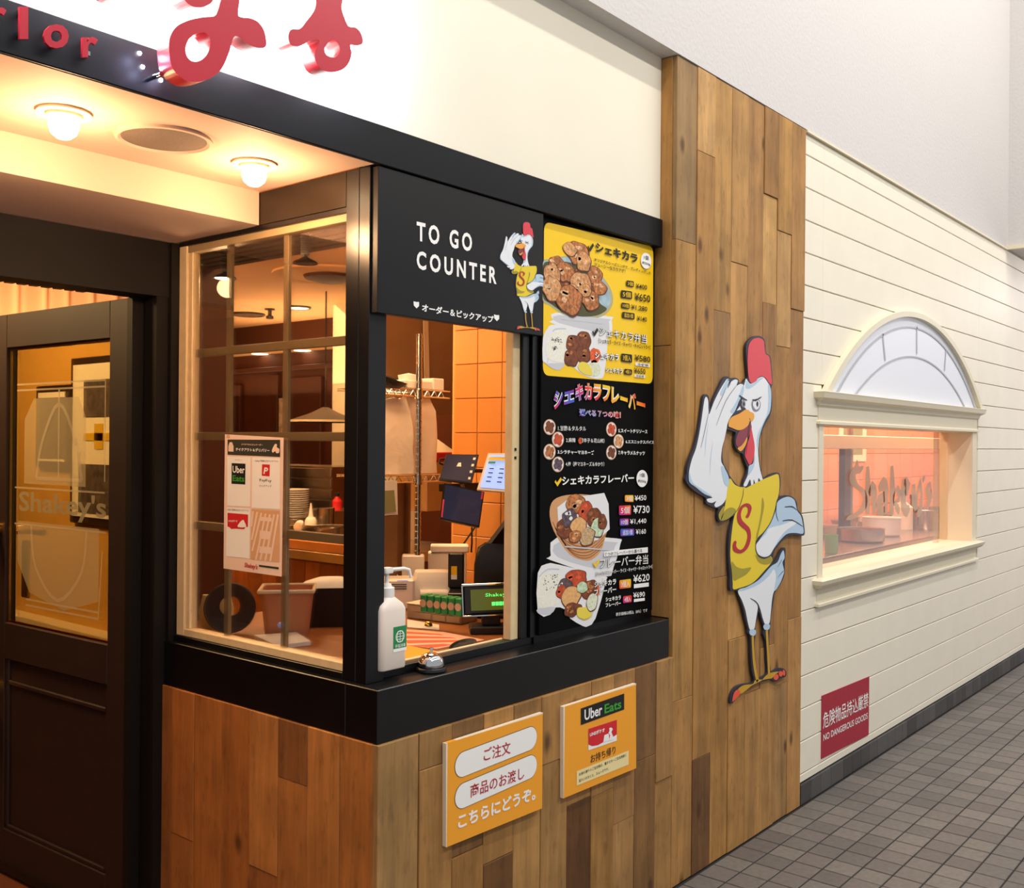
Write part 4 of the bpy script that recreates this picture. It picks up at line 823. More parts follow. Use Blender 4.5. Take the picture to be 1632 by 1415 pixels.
    st('crease', [(3.6891,0,1.1786),(3.6884,0,1.143),(3.7132,0,1.1165),(3.7643,0,1.1032),(3.8162,0,1.107)], [.003, .005, .006, .006, .003], 'rline', b+4*e)
    sh('white_feathers', [[(3.9431,0,1.1193),(3.9547,0,1.0891),(3.9347,0,1.0704),(3.9511,0,1.035),(3.9405,0,1.0143),(3.9099,0,0.9848),(3.8612,0,0.9616),(3.8421,0,0.9316),(3.8311,0,0.8797),(3.8184,0,0.8361),(3.7843,0,0.8326),(3.7573,0,0.8624),(3.7331,0,0.9047),(3.698,0,0.9348),(3.7128,0,0.9136),(3.6993,0,0.8698),(3.6829,0,0.8305),(3.6476,0,0.8314),(3.626,0,0.8663),(3.6057,0,0.9135),(3.5761,0,0.9551),(3.5442,0,0.9965),(3.6374,0,1.0026),(3.7223,0,1.02),(3.8245,0,1.0618),(3.888,0,1.0764),(3.9184,0,1.1056)]], 'rwhite', b+e)
    sh('blue_shading', [[(3.9431,0,1.1193),(3.9547,0,1.0891),(3.9347,0,1.0704),(3.9511,0,1.035),(3.9405,0,1.0143),(3.9099,0,0.9848),(3.8612,0,0.9616),(3.8784,0,1.0215),(3.8549,0,1.0504),(3.8102,0,1.028),(3.7226,0,1.0037),(3.6098,0,0.9927),(3.5442,0,0.9952),(3.6373,0,1.0059),(3.7222,0,1.0219),(3.8245,0,1.0631),(3.888,0,1.0764),(3.9184,0,1.1056)]], 'rblue', b+2*e)
    st('crease', [(3.6453,0,0.955),(3.6879,0,0.9392),(3.717,0,0.9196),(3.7304,0,0.8985)], [.002, .004, .005, .003], 'rline', b+3*e)
    for q in ([(3.9282,0,1.0845),(3.9082,0,1.0693),(3.8854,0,1.0544)], [(3.9448,0,1.0356),(3.9169,0,1.0246),(3.8893,0,1.0104)]): st('crease', q, [.003, .003, .001], 'rline', b+3*e)
    for L in ([(3.6406,0,0.8292),(3.6687,0,0.8318),(3.6973,0,0.8214),(3.6905,0,0.8062),(3.6692,0,0.8059),(3.6465,0,0.8136)], [(3.7622,0,0.8323),(3.7871,0,0.8375),(3.8216,0,0.8277),(3.8144,0,0.8121),(3.7921,0,0.8118),(3.7698,0,0.8181)]): sh('feather_cuff', [L], 'rblue', b+2.4*e)
    for q in ([(3.6692,0,0.8053),(3.6727,0,0.7699),(3.6824,0,0.7038),(3.7006,0,0.649),(3.7184,0,0.62)], [(3.7936,0,0.8116),(3.8004,0,0.7644),(3.8107,0,0.6966),(3.8179,0,0.6325)]): st('leg_print', q, .02, 'rgold', b+2*e)
    sh('foot_print', [[(3.6939,0,0.6269),(3.759,0,0.6181),(3.73,0,0.614),(3.6588,0,0.6098),(3.576,0,0.5954),(3.5485,0,0.6169),(3.596,0,0.6248),(3.6728,0,0.6163)]], 'rgold', b+2*e)
    sh('foot_print', [[(3.759,0,0.6181),(3.803,0,0.6317),(3.848,0,0.6321),(3.9093,0,0.6245),(3.8786,0,0.6189),(3.8484,0,0.6093),(3.8033,0,0.6131)]], 'rgold', b+2*e)
    for L in ([(3.5485,0,0.6169),(3.5651,0,0.5974),(3.5157,0,0.5803),(3.5011,0,0.5818),(3.5152,0,0.6104)], [(3.8635,0,0.6148),(3.894,0,0.6176),(3.9066,0,0.604),(3.8868,0,0.594),(3.8607,0,0.6032)], [(3.9093,0,0.6238),(3.9326,0,0.6233),(3.9486,0,0.6084),(3.9284,0,0.601),(3.9096,0,0.6103)], [(3.9435,0,0.6249),(3.9641,0,0.6194),(3.9691,0,0.6035),(3.9534,0,0.6008)]): sh('toe_print', [L], 'rtoe', b+3*e)
    if not small:
        for k in range(7):
            y = 985+k*20
            st('crease', [tuple(p) for p in ((lambda a: [a[0], a[1]])(([(3.6637,0,0.7952), (3.6855,0,0.7872)])))], .001, 'rline', b+3*e) if False else None
rb = thing('rooster_cutout', 'large painted rooster cutout in yellow shirt mounted on the plank pier', 'cutout sign', (0, 0, 0))
rooster(rb, lambda p: p, -.002)
def banded(parent, lst, m, off):
    pass

# ================================================================== TO GO sign board
tg = thing('counter_sign', 'black board sign with white TO GO COUNTER lettering above the hatch', 'sign', (0, 0, 0))
box('board', 1.728, 2.398, .055, .078, 1.874, 2.24, 'blackmatte', tg)
W = 'white'
tq('lettering', 'TO GO', [(1.8627,0.054,2.074),(2.0774,0.054,2.077),(1.8621,0.054,2.1244)], W, tg, bold=.03, space=1.45)
o = tg.children[-1]
tq('lettering', 'COUNTER', [(1.8636,0.054,2.0012),(2.1825,0.054,2.0013),(1.863,0.054,2.0492)], W, tg, bold=.03, space=1.45)
tq('lettering', 'オーダー＆ピックアップ', [(1.8842,0.054,1.8932),(2.171,0.054,1.8899),(1.884,0.054,1.9141)], W, tg, bold=.03)
for q in ([(1.8533,0.054,1.9162),(1.8633,0.054,1.9155),(1.8734,0.054,1.9166),(1.8735,0.054,1.9061),(1.8648,0.054,1.8989),(1.8543,0.054,1.9055)], [(2.1727,0.054,1.9154),(2.1837,0.054,1.9145),(2.1952,0.054,1.9157),(2.1954,0.054,1.9048),(2.1855,0.054,1.8977),(2.1739,0.054,1.9047)]):
    shape('shield_mark', [q], 'Y', .055, W, tg, 0, 0, .0008)
ra = (3.6901,0,1.9799); rbm = (3.5056,0,0.5837); rl = (3.1468,0,1.4385); rr = (4.1519,0,1.203)
sa = (2.3208,0.054,2.2018); sb = (2.2814,0.054,1.8847); sl_ = (2.1941,0.054,2.0834)
ksc = (sa[2]-sb[2])/(ra[2]-rbm[2])
def Tsmall(p):
    return ((p[0]-rl[0])*ksc+sl_[0], p[1], (p[2]-rbm[2])*ksc+sb[2])
class _Clip: pass
small = empty('rooster_print', (0, 0, 0)); small.parent = tg
rooster(small, Tsmall, .0545, small=True)
# merge the small print's layers into one part and cut it at the board's edge
bm = bmesh.new(); mats = []
for ch in list(small.children):
    mi = ch.data.materials[0]
    if mi not in mats: mats.append(mi)
    k = mats.index(mi); n0 = len(bm.faces); bm.from_mesh(ch.data); bm.faces.ensure_lookup_table()
    for f in bm.faces[n0:]: f.material_index = k
    bpy.data.objects.remove(ch)
bpy.data.objects.remove(small)
bmesh.ops.bisect_plane(bm, geom=bm.verts[:]+bm.edges[:]+bm.faces[:], plane_co=(2.397, 0, 0), plane_no=(1, 0, 0), clear_outer=True)
me = bpy.data.meshes.new('rooster_print'); bm.to_mesh(me); bm.free()
for m_ in mats: me.materials.append(m_)
o = link('rooster_print', me, None, tg); o['label'] = 'small printed rooster in yellow shirt'
# ================================================================== menu board
mb = thing('menu_board', 'tall black and yellow food menu board with prices beside the hatch', 'menu board', (0, 0, 0))
MY = .07
box('board', 2.412, 3.055, MY, .088, .972, 2.235, 'menublack', mb, bev=.001)
def pr(name, loops, m, off=.0005, sm=0): return shape(name, loops, 'Y', MY, m, mb, 0, sm, off)
def rrect(q, r=.02, n=5):
    """rounded corners on a measured quadrilateral TL TR BR BL"""
    out = []; q = [Vector(p) for p in q]
    for i in range(4):
        p, a, b = q[i], q[i-1], q[(i+1) % 4]; da = (a-p).normalized()*r; dbb = (b-p).normalized()*r
        for k in range(n+1):
            t = k/n; out.append(tuple((p+da)*(1-t)**2+p*2*t*(1-t)+(p+dbb)*t*t))
    return out
pr('yellow_panel', [rrect([(2.4194,0.07,2.223),(3.0422,0.07,2.2439),(3.0459,0.07,1.7636),(2.4197,0.07,1.7582)], .03)], 'yellow')
def E_(q, n=28):
    """ellipse through measured left, top, right points"""
    l, t, r = [Vector(p) for p in q]; c = (l+r)/2; ex = (r-l)/2; ey = t-c
    return [tuple(c+ex*math.cos(2*PI*i/n)+ey*math.sin(2*PI*i/n)) for i in range(n)]
def blob(c, rx, rz, seed, n=14, j=.22):
    rr = random.Random(seed); return [(c[0]+rx*math.cos(2*PI*i/n)*(1+rr.uniform(-j, j)), c[1], c[2]+rz*math.sin(2*PI*i/n)*(1+rr.uniform(-j, j))) for i in range(n)]
# crop frame of the upper half: origin 860,340 scale .1978
# plate of fried chicken
pr('plate_print', [[(2.4148,0.07,2.0969),(2.4485,0.07,2.1131),(2.5241,0.07,2.1337),(2.6096,0.07,2.1405),(2.6922,0.07,2.1165),(2.7602,0.07,2.0811),(2.7921,0.07,2.0441),(2.7868,0.07,2.0066),(2.7439,0.07,1.9735),(2.6738,0.07,1.9535),(2.5924,0.07,1.9461),(2.5139,0.07,1.9536),(2.4505,0.07,1.9715),(2.4145,0.07,1.9882)]], 'platerim', .0008, 4)
pr('plate_print', [[(2.4149,0.07,2.0932),(2.4485,0.07,2.1093),(2.5242,0.07,2.1299),(2.6097,0.07,2.1366),(2.6853,0.07,2.1116),(2.7495,0.07,2.0777),(2.7775,0.07,2.0424),(2.7722,0.07,2.0091),(2.7367,0.07,1.9809),(2.6668,0.07,1.9607),(2.5923,0.07,1.9547),(2.5137,0.07,1.9612),(2.4504,0.07,1.9791),(2.4156,0.07,1.9958)]], 'plateblue', .0010, 4)
pr('plate_print', [[(2.4149,0.07,2.0894),(2.461,0.07,2.1073),(2.5634,0.07,2.1182),(2.6578,0.07,2.0998),(2.7139,0.07,2.0752),(2.7074,0.07,2.0422),(2.7149,0.07,2.0108),(2.7579,0.07,1.9953),(2.7155,0.07,1.9726),(2.6599,0.07,1.9608),(2.5923,0.07,1.9555),(2.5137,0.07,1.962),(2.4504,0.07,1.9802),(2.4156,0.07,1.9977)]], 'plate', .0012, 4)
ch = [(100,500,60,90,'chick2'),(135,410,65,60,'chick'),(300,320,85,85,'chick'),(240,290,50,50,'chick2'),(350,390,60,80,'chick2'),(205,470,75,75,'chick'),(95,600,75,90,'chick2'),(330,560,75,85,'chick2'),(440,500,60,70,'chick'),(480,600,60,55,'chick'),(400,690,70,80,'chick'),(240,700,95,110,'chick'),(270,640,60,60,'chick2'),(360,620,50,50,'chick2'),(210,560,40,40,'chickd'),(300,480,35,35,'chickd'),(420,590,35,30,'chickd')]
def piece(c, rx, rz, seed, n, j, m, off):
    """one printed piece of fried food: dark crust edge, body, lighter crumbs"""
    pr('fried_edge_print', [blob((c[0]+rx*.03, c[1], c[2]-rz*.05), rx*1.05, rz*1.05, seed, n, j)], 'chickk', off, 3)
    pr('fried_chicken_print', [blob(c, rx*.97, rz*.96, seed, n, j)], m, off+.00004, 3)
    if m in ('chick', 'chick2', 'chickd', 'chickr', 'purple'):
        rr = random.Random(seed+500)
        for k in range(3):
            a = rr.uniform(0, 2*PI); q = (c[0]+rx*.4*math.cos(a)-rx*.12, c[1], c[2]+rz*.4*math.sin(a)+rz*.15)
            pr('crumb_print', [blob(q, rx*rr.uniform(.2, .34), rz*rr.uniform(.14, .26), seed+k, 9, .35)], {'chick': 'chickl', 'chick2': 'chickl', 'chickd': 'chick', 'chickr': 'carrot', 'purple': 'foam'}[m], off+.00008, 2)
def specks(c, rx, rz, n, seed, off):
    rr = random.Random(seed); L = []
    for i in range(n):
        a = rr.uniform(0, 2*PI); r = rr.random()**.6; x = c[0]+rx*r*math.cos(a); z = c[2]+rz*r*math.sin(a); w_ = rr.uniform(.0018, .004)
        L.append([(x-w_, 0, z), (x, 0, z-w_*.5), (x+w_, 0, z), (x, 0, z+w_*.6)])
    o = pr('sesame_print', L, 'ink', off); tag(o, kind='stuff'); return o
centers = [(2.4616,0.07,2.0657),(2.4831,0.07,2.1028),(2.5894,0.07,2.1532),(2.5497,0.07,2.1588),(2.6233,0.07,2.1307),(2.528,0.07,2.0861),(2.459,0.07,2.0274),(2.6108,0.07,2.062),(2.6856,0.07,2.0956),(2.7142,0.07,2.0591),(2.6591,0.07,2.0165),(2.552,0.07,2.0002),(2.5713,0.07,2.0258),(2.6314,0.07,2.0409),(2.5318,0.07,2.0519),(2.5903,0.07,2.0907),(2.6722,0.07,2.0579)]
px_x, px_z = .00355*.1978, .0021*.1978
order = [14, 15, 16, 8, 9, 1, 2, 3, 4, 5, 0, 6, 10, 7, 12, 13, 11]
for n_, k in enumerate(order):
    c = ch[k]; p = centers[k]
    piece(p, c[2]*px_x, c[3]*px_z, k+3, 13, .16, c[4], .0014+.00013*n_)
# white foam meal boxes: lid and tray
pr('foam_box_print', [[(2.482,0.07,1.9541),(2.7728,0.07,1.9724),(2.7875,0.07,1.9616),(2.7594,0.07,1.8977),(2.47,0.07,1.9186),(2.4667,0.07,1.9297)]], 'foam', .0007, 3)
pr('foam_box_print', [[(2.498,0.07,1.9481),(2.762,0.07,1.9631),(2.7694,0.07,1.9557),(2.7483,0.07,1.9171),(2.4951,0.07,1.9248)]], 'foamsh', .0009, 3)
pr('foam_box_print', [[(2.4575,0.07,1.9136),(2.5273,0.07,1.9164),(2.7522,0.07,1.8971),(2.7633,0.07,1.8817),(2.7468,0.07,1.7829),(2.7257,0.07,1.7655),(2.6836,0.07,1.7632),(2.615,0.07,1.7751),(2.5615,0.07,1.7992),(2.5289,0.07,1.8028),(2.5036,0.07,1.7793),(2.4656,0.07,1.7815),(2.4282,0.07,1.798),(2.4171,0.07,1.8047),(2.418,0.07,1.8723),(2.4391,0.07,1.9005)]], 'foam', .0011, 2)
pr('foam_box_print', [[(2.4189,0.07,1.803),(2.4406,0.07,1.795),(2.5289,0.07,1.8028),(2.5036,0.07,1.7793),(2.4656,0.07,1.7815),(2.4282,0.07,1.7961)]], 'foamsh', .0012, 2)
pr('rice_print', [[(2.4703,0.07,1.8958),(2.521,0.07,1.9024),(2.5472,0.07,1.8834),(2.5412,0.07,1.8443),(2.532,0.07,1.8088),(2.4969,0.07,1.8026),(2.4528,0.07,1.8072),(2.4309,0.07,1.8282),(2.4395,0.07,1.8704)]], 'rice', .0014, 3)
for k, p in enumerate([(2.5704,0.07,1.866),(2.6303,0.07,1.8827),(2.5611,0.07,1.8225),(2.6275,0.07,1.8391)]):
    piece(p, 55*px_x, 68*px_z, 40+k, 12, .12, 'chickd', .0016+.00013*k)
pr('carrot_print', [blob([(2.6895,0.07,1.8356)][0], 45*px_x, 60*px_z, 5)], 'carrot', .0018, 2)
pr('cabbage_print', [blob([(2.6901,0.07,1.7956)][0], 45*px_x, 60*px_z, 6)], 'cabbage', .0018, 2)
pr('lemon_print', [[(2.5978,0.07,1.8016),(2.6212,0.07,1.813),(2.6553,0.07,1.8073),(2.6749,0.07,1.7867),(2.673,0.07,1.7726),(2.6421,0.07,1.7728),(2.6082,0.07,1.7826)]], 'lemon', .0021, 3)
specks([(2.4864,0.07,1.8687)][0], (34*px_x)*1.3, (20*px_z)*1.4, 34, 8, .0016)
specks([(2.476,0.07,1.845)][0], (16*px_x)*1.3, (14*px_z)*1.4, 34, 9, .0016)
for q in ([(2.5109,0.07,1.9379),(2.626,0.07,1.9424),(2.7408,0.07,1.9448)], [(2.4405,0.07,1.7969),(2.4581,0.07,1.8757),(2.4765,0.07,1.9021),(2.5338,0.07,1.9093)]): stroke('foam_ridge_print', q, .004, MY, 'foamsh', mb, .0013)
for q in ([(2.5361,0.07,1.2321),(2.6632,0.07,1.217),(2.7878,0.07,1.2018)], [(2.4088,0.07,1.1509),(2.4489,0.07,1.1692),(2.5088,0.07,1.1638)], [(2.7469,0.07,1.1127),(2.7167,0.07,1.0506),(2.6817,0.07,0.993)]): stroke('foam_ridge_print', q, .004, MY, 'foamsh', mb, .0022)
# lower half: origin 850,600 scale .2897
pr('foam_box_print', [[(2.4981,0.07,1.2629),(2.8249,0.07,1.2384),(2.8504,0.07,1.2184),(2.8102,0.07,1.1428),(2.7626,0.07,1.1171),(2.4668,0.07,1.1954),(2.4666,0.07,1.2093)]], 'foam', .0007, 3)
pr('foam_box_print', [[(2.517,0.07,1.2504),(2.8089,0.07,1.2274),(2.8199,0.07,1.2145),(2.7831,0.07,1.1632),(2.736,0.07,1.1434),(2.4989,0.07,1.2039)]], 'foamsh', .0009, 3)
pr('basket_print', [[(2.4583,0.07,1.3459),(2.478,0.07,1.3785),(2.5433,0.07,1.3919),(2.6607,0.07,1.3892),(2.7326,0.07,1.369),(2.7701,0.07,1.3198),(2.7781,0.07,1.2834),(2.7606,0.07,1.2486),(2.7351,0.07,1.2028),(2.684,0.07,1.1785),(2.6338,0.07,1.1815),(2.5651,0.07,1.2043),(2.5076,0.07,1.2538),(2.4699,0.07,1.3009)]], 'basket', .0010, 3)
for k in range(5):
    q = ([(2.4743,0.07,1.3118),(2.5168,0.07,1.2644),(2.5937,0.07,1.2308),(2.6833,0.07,1.2272),(2.7708,0.07,1.2719)], [(2.4865,0.07,1.2944),(2.5311,0.07,1.2494),(2.5987,0.07,1.2201),(2.6835,0.07,1.2173),(2.7637,0.07,1.2556)], [(2.4998,0.07,1.2756),(2.5455,0.07,1.2342),(2.6038,0.07,1.2099),(2.6816,0.07,1.2069),(2.7555,0.07,1.2412)], [(2.5168,0.07,1.2588),(2.56,0.07,1.2218),(2.6118,0.07,1.1995),(2.6777,0.07,1.1966),(2.7452,0.07,1.2258)], [(2.536,0.07,1.2377),(2.5746,0.07,1.2093),(2.6188,0.07,1.1909),(2.6738,0.07,1.1876),(2.7298,0.07,1.2091)])[k]
    stroke('weave_print', q, .004, MY, 'basketd', mb, .0012)
pr('paper_print', [[(2.4968,0.07,1.3554),(2.5625,0.07,1.3839),(2.6507,0.07,1.3866),(2.7511,0.07,1.3921),(2.777,0.07,1.3554),(2.7846,0.07,1.271),(2.7138,0.07,1.2398),(2.6132,0.07,1.238),(2.526,0.07,1.2751),(2.5021,0.07,1.3103)]], 'foam', .0014, 0)
for k, (p, rx, rz, m_) in enumerate(zip([(2.5918,0.07,1.3628),(2.6464,0.07,1.3374),(2.6922,0.07,1.3147),(2.5352,0.07,1.2915),(2.5586,0.07,1.3186),(2.6075,0.07,1.2902),(2.7132,0.07,1.2812),(2.6526,0.07,1.2556),(2.5884,0.07,1.2598),(2.7389,0.07,1.2975)],
        (55, 35, 38, 40, 38, 42, 35, 45, 30, 25), (48, 55, 50, 50, 48, 50, 50, 45, 35, 40), ('chick', 'chickr', 'chickd', 'chickd', 'purple', 'sauce', 'herb', 'nuts', 'chick', 'chickd'))):
    piece(p, rx*.00355*.2897, rz*.0021*.2897, 60+k, 12, .14, m_, .0016+.00013*k)
pr('foam_box_print', [[(2.4015,0.07,1.1625),(2.4442,0.07,1.1862),(2.5086,0.07,1.1779),(2.7468,0.07,1.1216),(2.7629,0.07,1.0992),(2.7073,0.07,0.9868),(2.6669,0.07,0.9674),(2.6369,0.07,0.9714),(2.568,0.07,1.0045),(2.5389,0.07,1.0366),(2.4919,0.07,1.0478),(2.4646,0.07,1.0288),(2.4032,0.07,1.0419)]], 'foam', .0018, 2)
pr('foam_box_print', [[(2.403,0.07,1.0556),(2.4551,0.07,1.0533),(2.4919,0.07,1.0478),(2.46,0.07,1.0283),(2.4032,0.07,1.0419)]], 'foamsh', .0020, 2)
pr('rice_print', [[(2.4036,0.07,1.1404),(2.4445,0.07,1.1585),(2.5091,0.07,1.1469),(2.5284,0.07,1.1112),(2.5196,0.07,1.067),(2.4734,0.07,1.0545),(2.4047,0.07,1.0626)]], 'rice', .0021, 3)
specks([(2.465,0.07,1.1288)][0], (36*.00355*.2897)*1.3, (32*.0021*.2897)*1.4, 34, 18, .0023)
for k, (p, rx, rz, m_) in enumerate(zip([(2.5952,0.07,1.1273),(2.5379,0.07,1.1046),(2.6652,0.07,1.0856),(2.5192,0.07,1.0953),(2.5718,0.07,1.0725),(2.6301,0.07,1.095),(2.5772,0.07,1.0319),(2.6861,0.07,1.0423)], (55, 40, 48, 25, 48, 30, 45, 30), (45, 45, 50, 35, 55, 30, 35, 50),
        ('chickr', 'purple', 'chickd', 'chickr', 'sauce', 'herb', 'chickd', 'cabbage'))):
    piece(p, rx*.00355*.2897, rz*.0021*.2897, 80+k, 12, .14, m_, .0023+.00013*k)
pr('carrot_print', [blob([(2.6958,0.07,1.0706)][0], 28*.00355*.2897, 50*.0021*.2897, 5)], 'carrot', .0024, 2)
pr('lemon_print', [[(2.6044,0.07,1.0315),(2.636,0.07,1.0318),(2.6813,0.07,1.0224),(2.6786,0.07,0.9963),(2.6415,0.07,0.9923),(2.6068,0.07,1.0054)]], 'lemon', .0032, 3)
pr('lemon_print', [[(2.6068,0.07,1.0065),(2.6415,0.07,0.994),(2.6786,0.07,0.9975),(2.6666,0.07,0.992),(2.6386,0.07,0.9909)]], 'lemon2', .0033, 2)
T0 = (0, -.0042, 0)
def mt(s, q, m, bold=.02, off=T0, outline=None):
    if outline: tq('lettering_outline', s, q, outline, mb, bold=bold+.05, off=(0, off[1]+.0002, 0), res=2)
    tq('lettering', s, q, m, mb, bold=bold, off=off, res=2)
def u(s, q, m, **k): mt(s, q, m, **k)
# ---- yellow half
mt('シェキカラ', [(2.6844,0.07,2.1715),(2.9369,0.07,2.1694),(2.684,0.07,2.2026)], 'ink', .045)
stroke('check_mark', [(2.6429,0.07,2.183),(2.6533,0.07,2.1715),(2.6737,0.07,2.1938)], [.008, .012, .010], MY, 'ink', mb, .0045, 0)
pr('badge', [E_([(2.9571,0.07,2.1838),(2.99,0.07,2.2143),(3.0243,0.07,2.1893)])], 'white', .004)
mt('1個', [(2.976,0.07,2.1891),(3.0049,0.07,2.1899),(2.9758,0.07,2.2037)], 'ink', .02, (0, -.0046, 0)); mt('約50g', [(2.9652,0.07,2.1705),(3.0165,0.07,2.1709),(2.965,0.07,2.1824)], 'ink', .02, (0, -.0046, 0))
mt('オリジナルシーズニングで、ブレディングした', [(2.6793,0.07,2.1407),(3.0218,0.07,2.1427),(2.6792,0.07,2.1515)], 'ink', .02)
mt('ジューシーなカラアゲ！', [(2.6796,0.07,2.1248),(2.8607,0.07,2.1265),(2.6794,0.07,2.1367)], 'ink', .02)
def price(lab, q, pq, amount, m='ink', tm='yellow', pm='ink'):
    pr('price_tag', [rrect(q, .006, 3)], m, .0040)
    v = [Vector(p) for p in q]; c = sum(v, Vector())/4
    tq('lettering', lab, [c+(p-c)*.72 for p in (v[3], v[2], v[0])], tm, mb, bold=.03, off=(0, -.0046, 0), res=2)
    mt('¥'+amount, pq, pm, .012)
price('3個', [(2.8686,0.07,2.1033),(2.9146,0.07,2.1059),(2.9149,0.07,2.0857),(2.8689,0.07,2.0846)], [(2.9273,0.07,2.083),(2.9985,0.07,2.0867),(2.9271,0.07,2.1003)], '400')
price('5個', [(2.8361,0.07,2.0668),(2.9043,0.07,2.0701),(2.9047,0.07,2.044),(2.8365,0.07,2.0411)], [(2.9202,0.07,2.0416),(3.0201,0.07,2.0452),(2.9198,0.07,2.0677)], '650')
price('10個', [(2.8397,0.07,2.0257),(2.8896,0.07,2.0272),(2.8899,0.07,2.0087),(2.84,0.07,2.0075)], [(2.8992,0.07,2.0064),(3.0013,0.07,2.0096),(2.8989,0.07,2.0261)], '1,280')
price('追加1個', [(2.8447,0.07,1.9955),(2.9209,0.07,1.9977),(2.9213,0.07,1.9766),(2.845,0.07,1.9748)], [(2.9369,0.07,1.9739),(2.9986,0.07,1.9758),(2.9366,0.07,1.9909)], '140')
mt('シェキカラ弁当', [(2.7109,0.07,1.9036),(2.9998,0.07,1.901),(2.7104,0.07,1.9338)], 'white', .03, T0, 'ink')
stroke('check_mark', [(2.673,0.07,1.9143),(2.6829,0.07,1.904),(2.7021,0.07,1.9242)], [.008, .012, .010], MY, 'ink', mb, .0045, 0)
mt('［シェキカラ・ライス・キャベツ・キャロットラペ］', [(2.7084,0.07,1.8793),(3.0228,0.07,1.8813),(2.7082,0.07,1.8949)], 'ink', .02)
mt('シェキカラ', [(2.6882,0.07,1.8275),(2.8278,0.07,1.8299),(2.6879,0.07,1.8495)], 'white', .03, T0, 'ink')
price('3個入', [(2.8408,0.07,1.8557),(2.9077,0.07,1.8564),(2.9081,0.07,1.8287),(2.8413,0.07,1.8292)], [(2.9235,0.07,1.8365),(3.0235,0.07,1.8373),(2.9231,0.07,1.8576)], '580')
mt('シェキカラ', [(2.7503,0.07,1.7872),(2.8509,0.07,1.7882),(2.7501,0.07,1.8042)], 'white', .03, T0, 'ink')
price('4個入', [(2.8597,0.07,1.8054),(2.9085,0.07,1.8059),(2.9088,0.07,1.7874),(2.8599,0.07,1.7871)], [(2.921,0.07,1.794),(2.9927,0.07,1.794),(2.9207,0.07,1.8135)], '650')
for q in ([(2.929,0.07,1.8318),(3.0203,0.07,1.8319),(3.0205,0.07,1.8207),(2.9292,0.07,1.8208)], [(2.9242,0.07,1.7908),(2.9904,0.07,1.7913),(2.9905,0.07,1.7818),(2.9243,0.07,1.7815)]):
    pr('note_label', [q], 'white', .0038); v = [Vector(p) for p in q]; c = sum(v, Vector())/4
    tq('lettering', 'ご飯大盛り無料', [c+(p-c)*.8 for p in (v[3], v[2], v[0])], 'ink', mb, bold=.02, off=(0, -.0044, 0), res=1)
# ---- black half: rainbow heading bent along an arc, letter by letter
hd = 'シェキカラフレーバー'
xs = [(2.4676,0.07,1.6537),(2.5203,0.07,1.6711),(2.5794,0.07,1.6834),(2.6283,0.07,1.6911),(2.6764,0.07,1.6917),(2.7298,0.07,1.6914),(2.7804,0.07,1.688),(2.8344,0.07,1.682),(2.8842,0.07,1.6752),(2.9352,0.07,1.6688),(2.9955,0.07,1.6612)]
for k, c in enumerate(hd):
    a = Vector(xs[k]); b = Vector(xs[k+1]); dd = b-a
    hgt = Vector((0, 0, .055)); a2 = a+dd*.05; b2 = a+dd*.95
    if c == 'ー': a2 += Vector((0, 0, .018)); b2 += Vector((0, 0, .018)); hgt = Vector((0, 0, .014))
    if c in 'ェ': hgt = Vector((0, 0, .04))
    tq('lettering_outline', c, [a2, b2, a2+hgt], 'white', mb, bold=.075, off=(0, -.004, 0), res=2)
    tq('lettering', c, [a2, b2, a2+hgt], 'rainbow', mb, bold=.03, off=(0, -.0044, 0), res=2)
tq('lettering_outline', '選べる７つの味！', [(2.6034,0.07,1.6395),(2.8417,0.07,1.6373),(2.603,0.07,1.6636)], 'white', mb, bold=.06, off=(0, -.004, 0), res=2)
tq('lettering', '選べる７つの味！', [(2.6034,0.07,1.6395),(2.8417,0.07,1.6373),(2.603,0.07,1.6636)], 'rainbow', mb, bold=.02, off=(0, -.0044, 0), res=2)
for (s, q, d, m_) in (('1.甘酢＆タルタル', [(2.4934,0.07,1.5918),(2.6416,0.07,1.5929),(2.4932,0.07,1.6075)], [(2.4546,0.07,1.6023)][0], 'chickd'),
        ('2.麻辣 （唐辛子＆花山椒）', [(2.5352,0.07,1.5562),(2.7465,0.07,1.5553),(2.535,0.07,1.5709)], [(2.4975,0.07,1.5649)][0], 'chickr'),
        ('3.シラチャーマヨネーズ', [(2.4926,0.07,1.5201),(2.6871,0.07,1.5173),(2.4924,0.07,1.5336)], [(2.4557,0.07,1.5269)][0], 'chick'),
        ('4.梅（梅マヨネーズ＆ゆかり）', [(2.5344,0.07,1.4816),(2.7456,0.07,1.4791),(2.5342,0.07,1.4963)], [(2.4986,0.07,1.4882)][0], 'purple'),
        ('5.スイートチリソース', [(2.8271,0.07,1.5909),(3.0084,0.07,1.5897),(2.8269,0.07,1.6042)], [(2.7903,0.07,1.6012)][0], 'chickr'),
        ('6.エスニックスパイス', [(2.8716,0.07,1.5548),(3.0519,0.07,1.5533),(2.8714,0.07,1.567)], [(2.8341,0.07,1.5619)][0], 'chick2'),
        ('7.キャラメルナッツ', [(2.8283,0.07,1.517),(2.9932,0.07,1.514),(2.828,0.07,1.5315)], [(2.7915,0.07,1.5243)][0], 'chickd')):
    mt(s, q, 'white', .025)
    rx, rz = 30*.00355*.2897, 40*.0021*.2897
    ell = lambda k_: [(d[0]+rx*k_*math.cos(2*PI*i/24), d[1], d[2]+rz*k_*math.sin(2*PI*i/24)) for i in range(24)]
    pr('flavour_photo', [ell(1.0)], 'basket', .0010); pr('flavour_photo', [ell(.9)], 'foam', .0012)
    for j in range(4):
        an = j*1.6+.5; pr('fried_chicken_print', [blob((d[0]+rx*.4*math.cos(an), d[1], d[2]+rz*.4*math.sin(an)), rx*.42, rz*.42, j+9, 9, .15)], m_, .0014+.0001*j, 2)
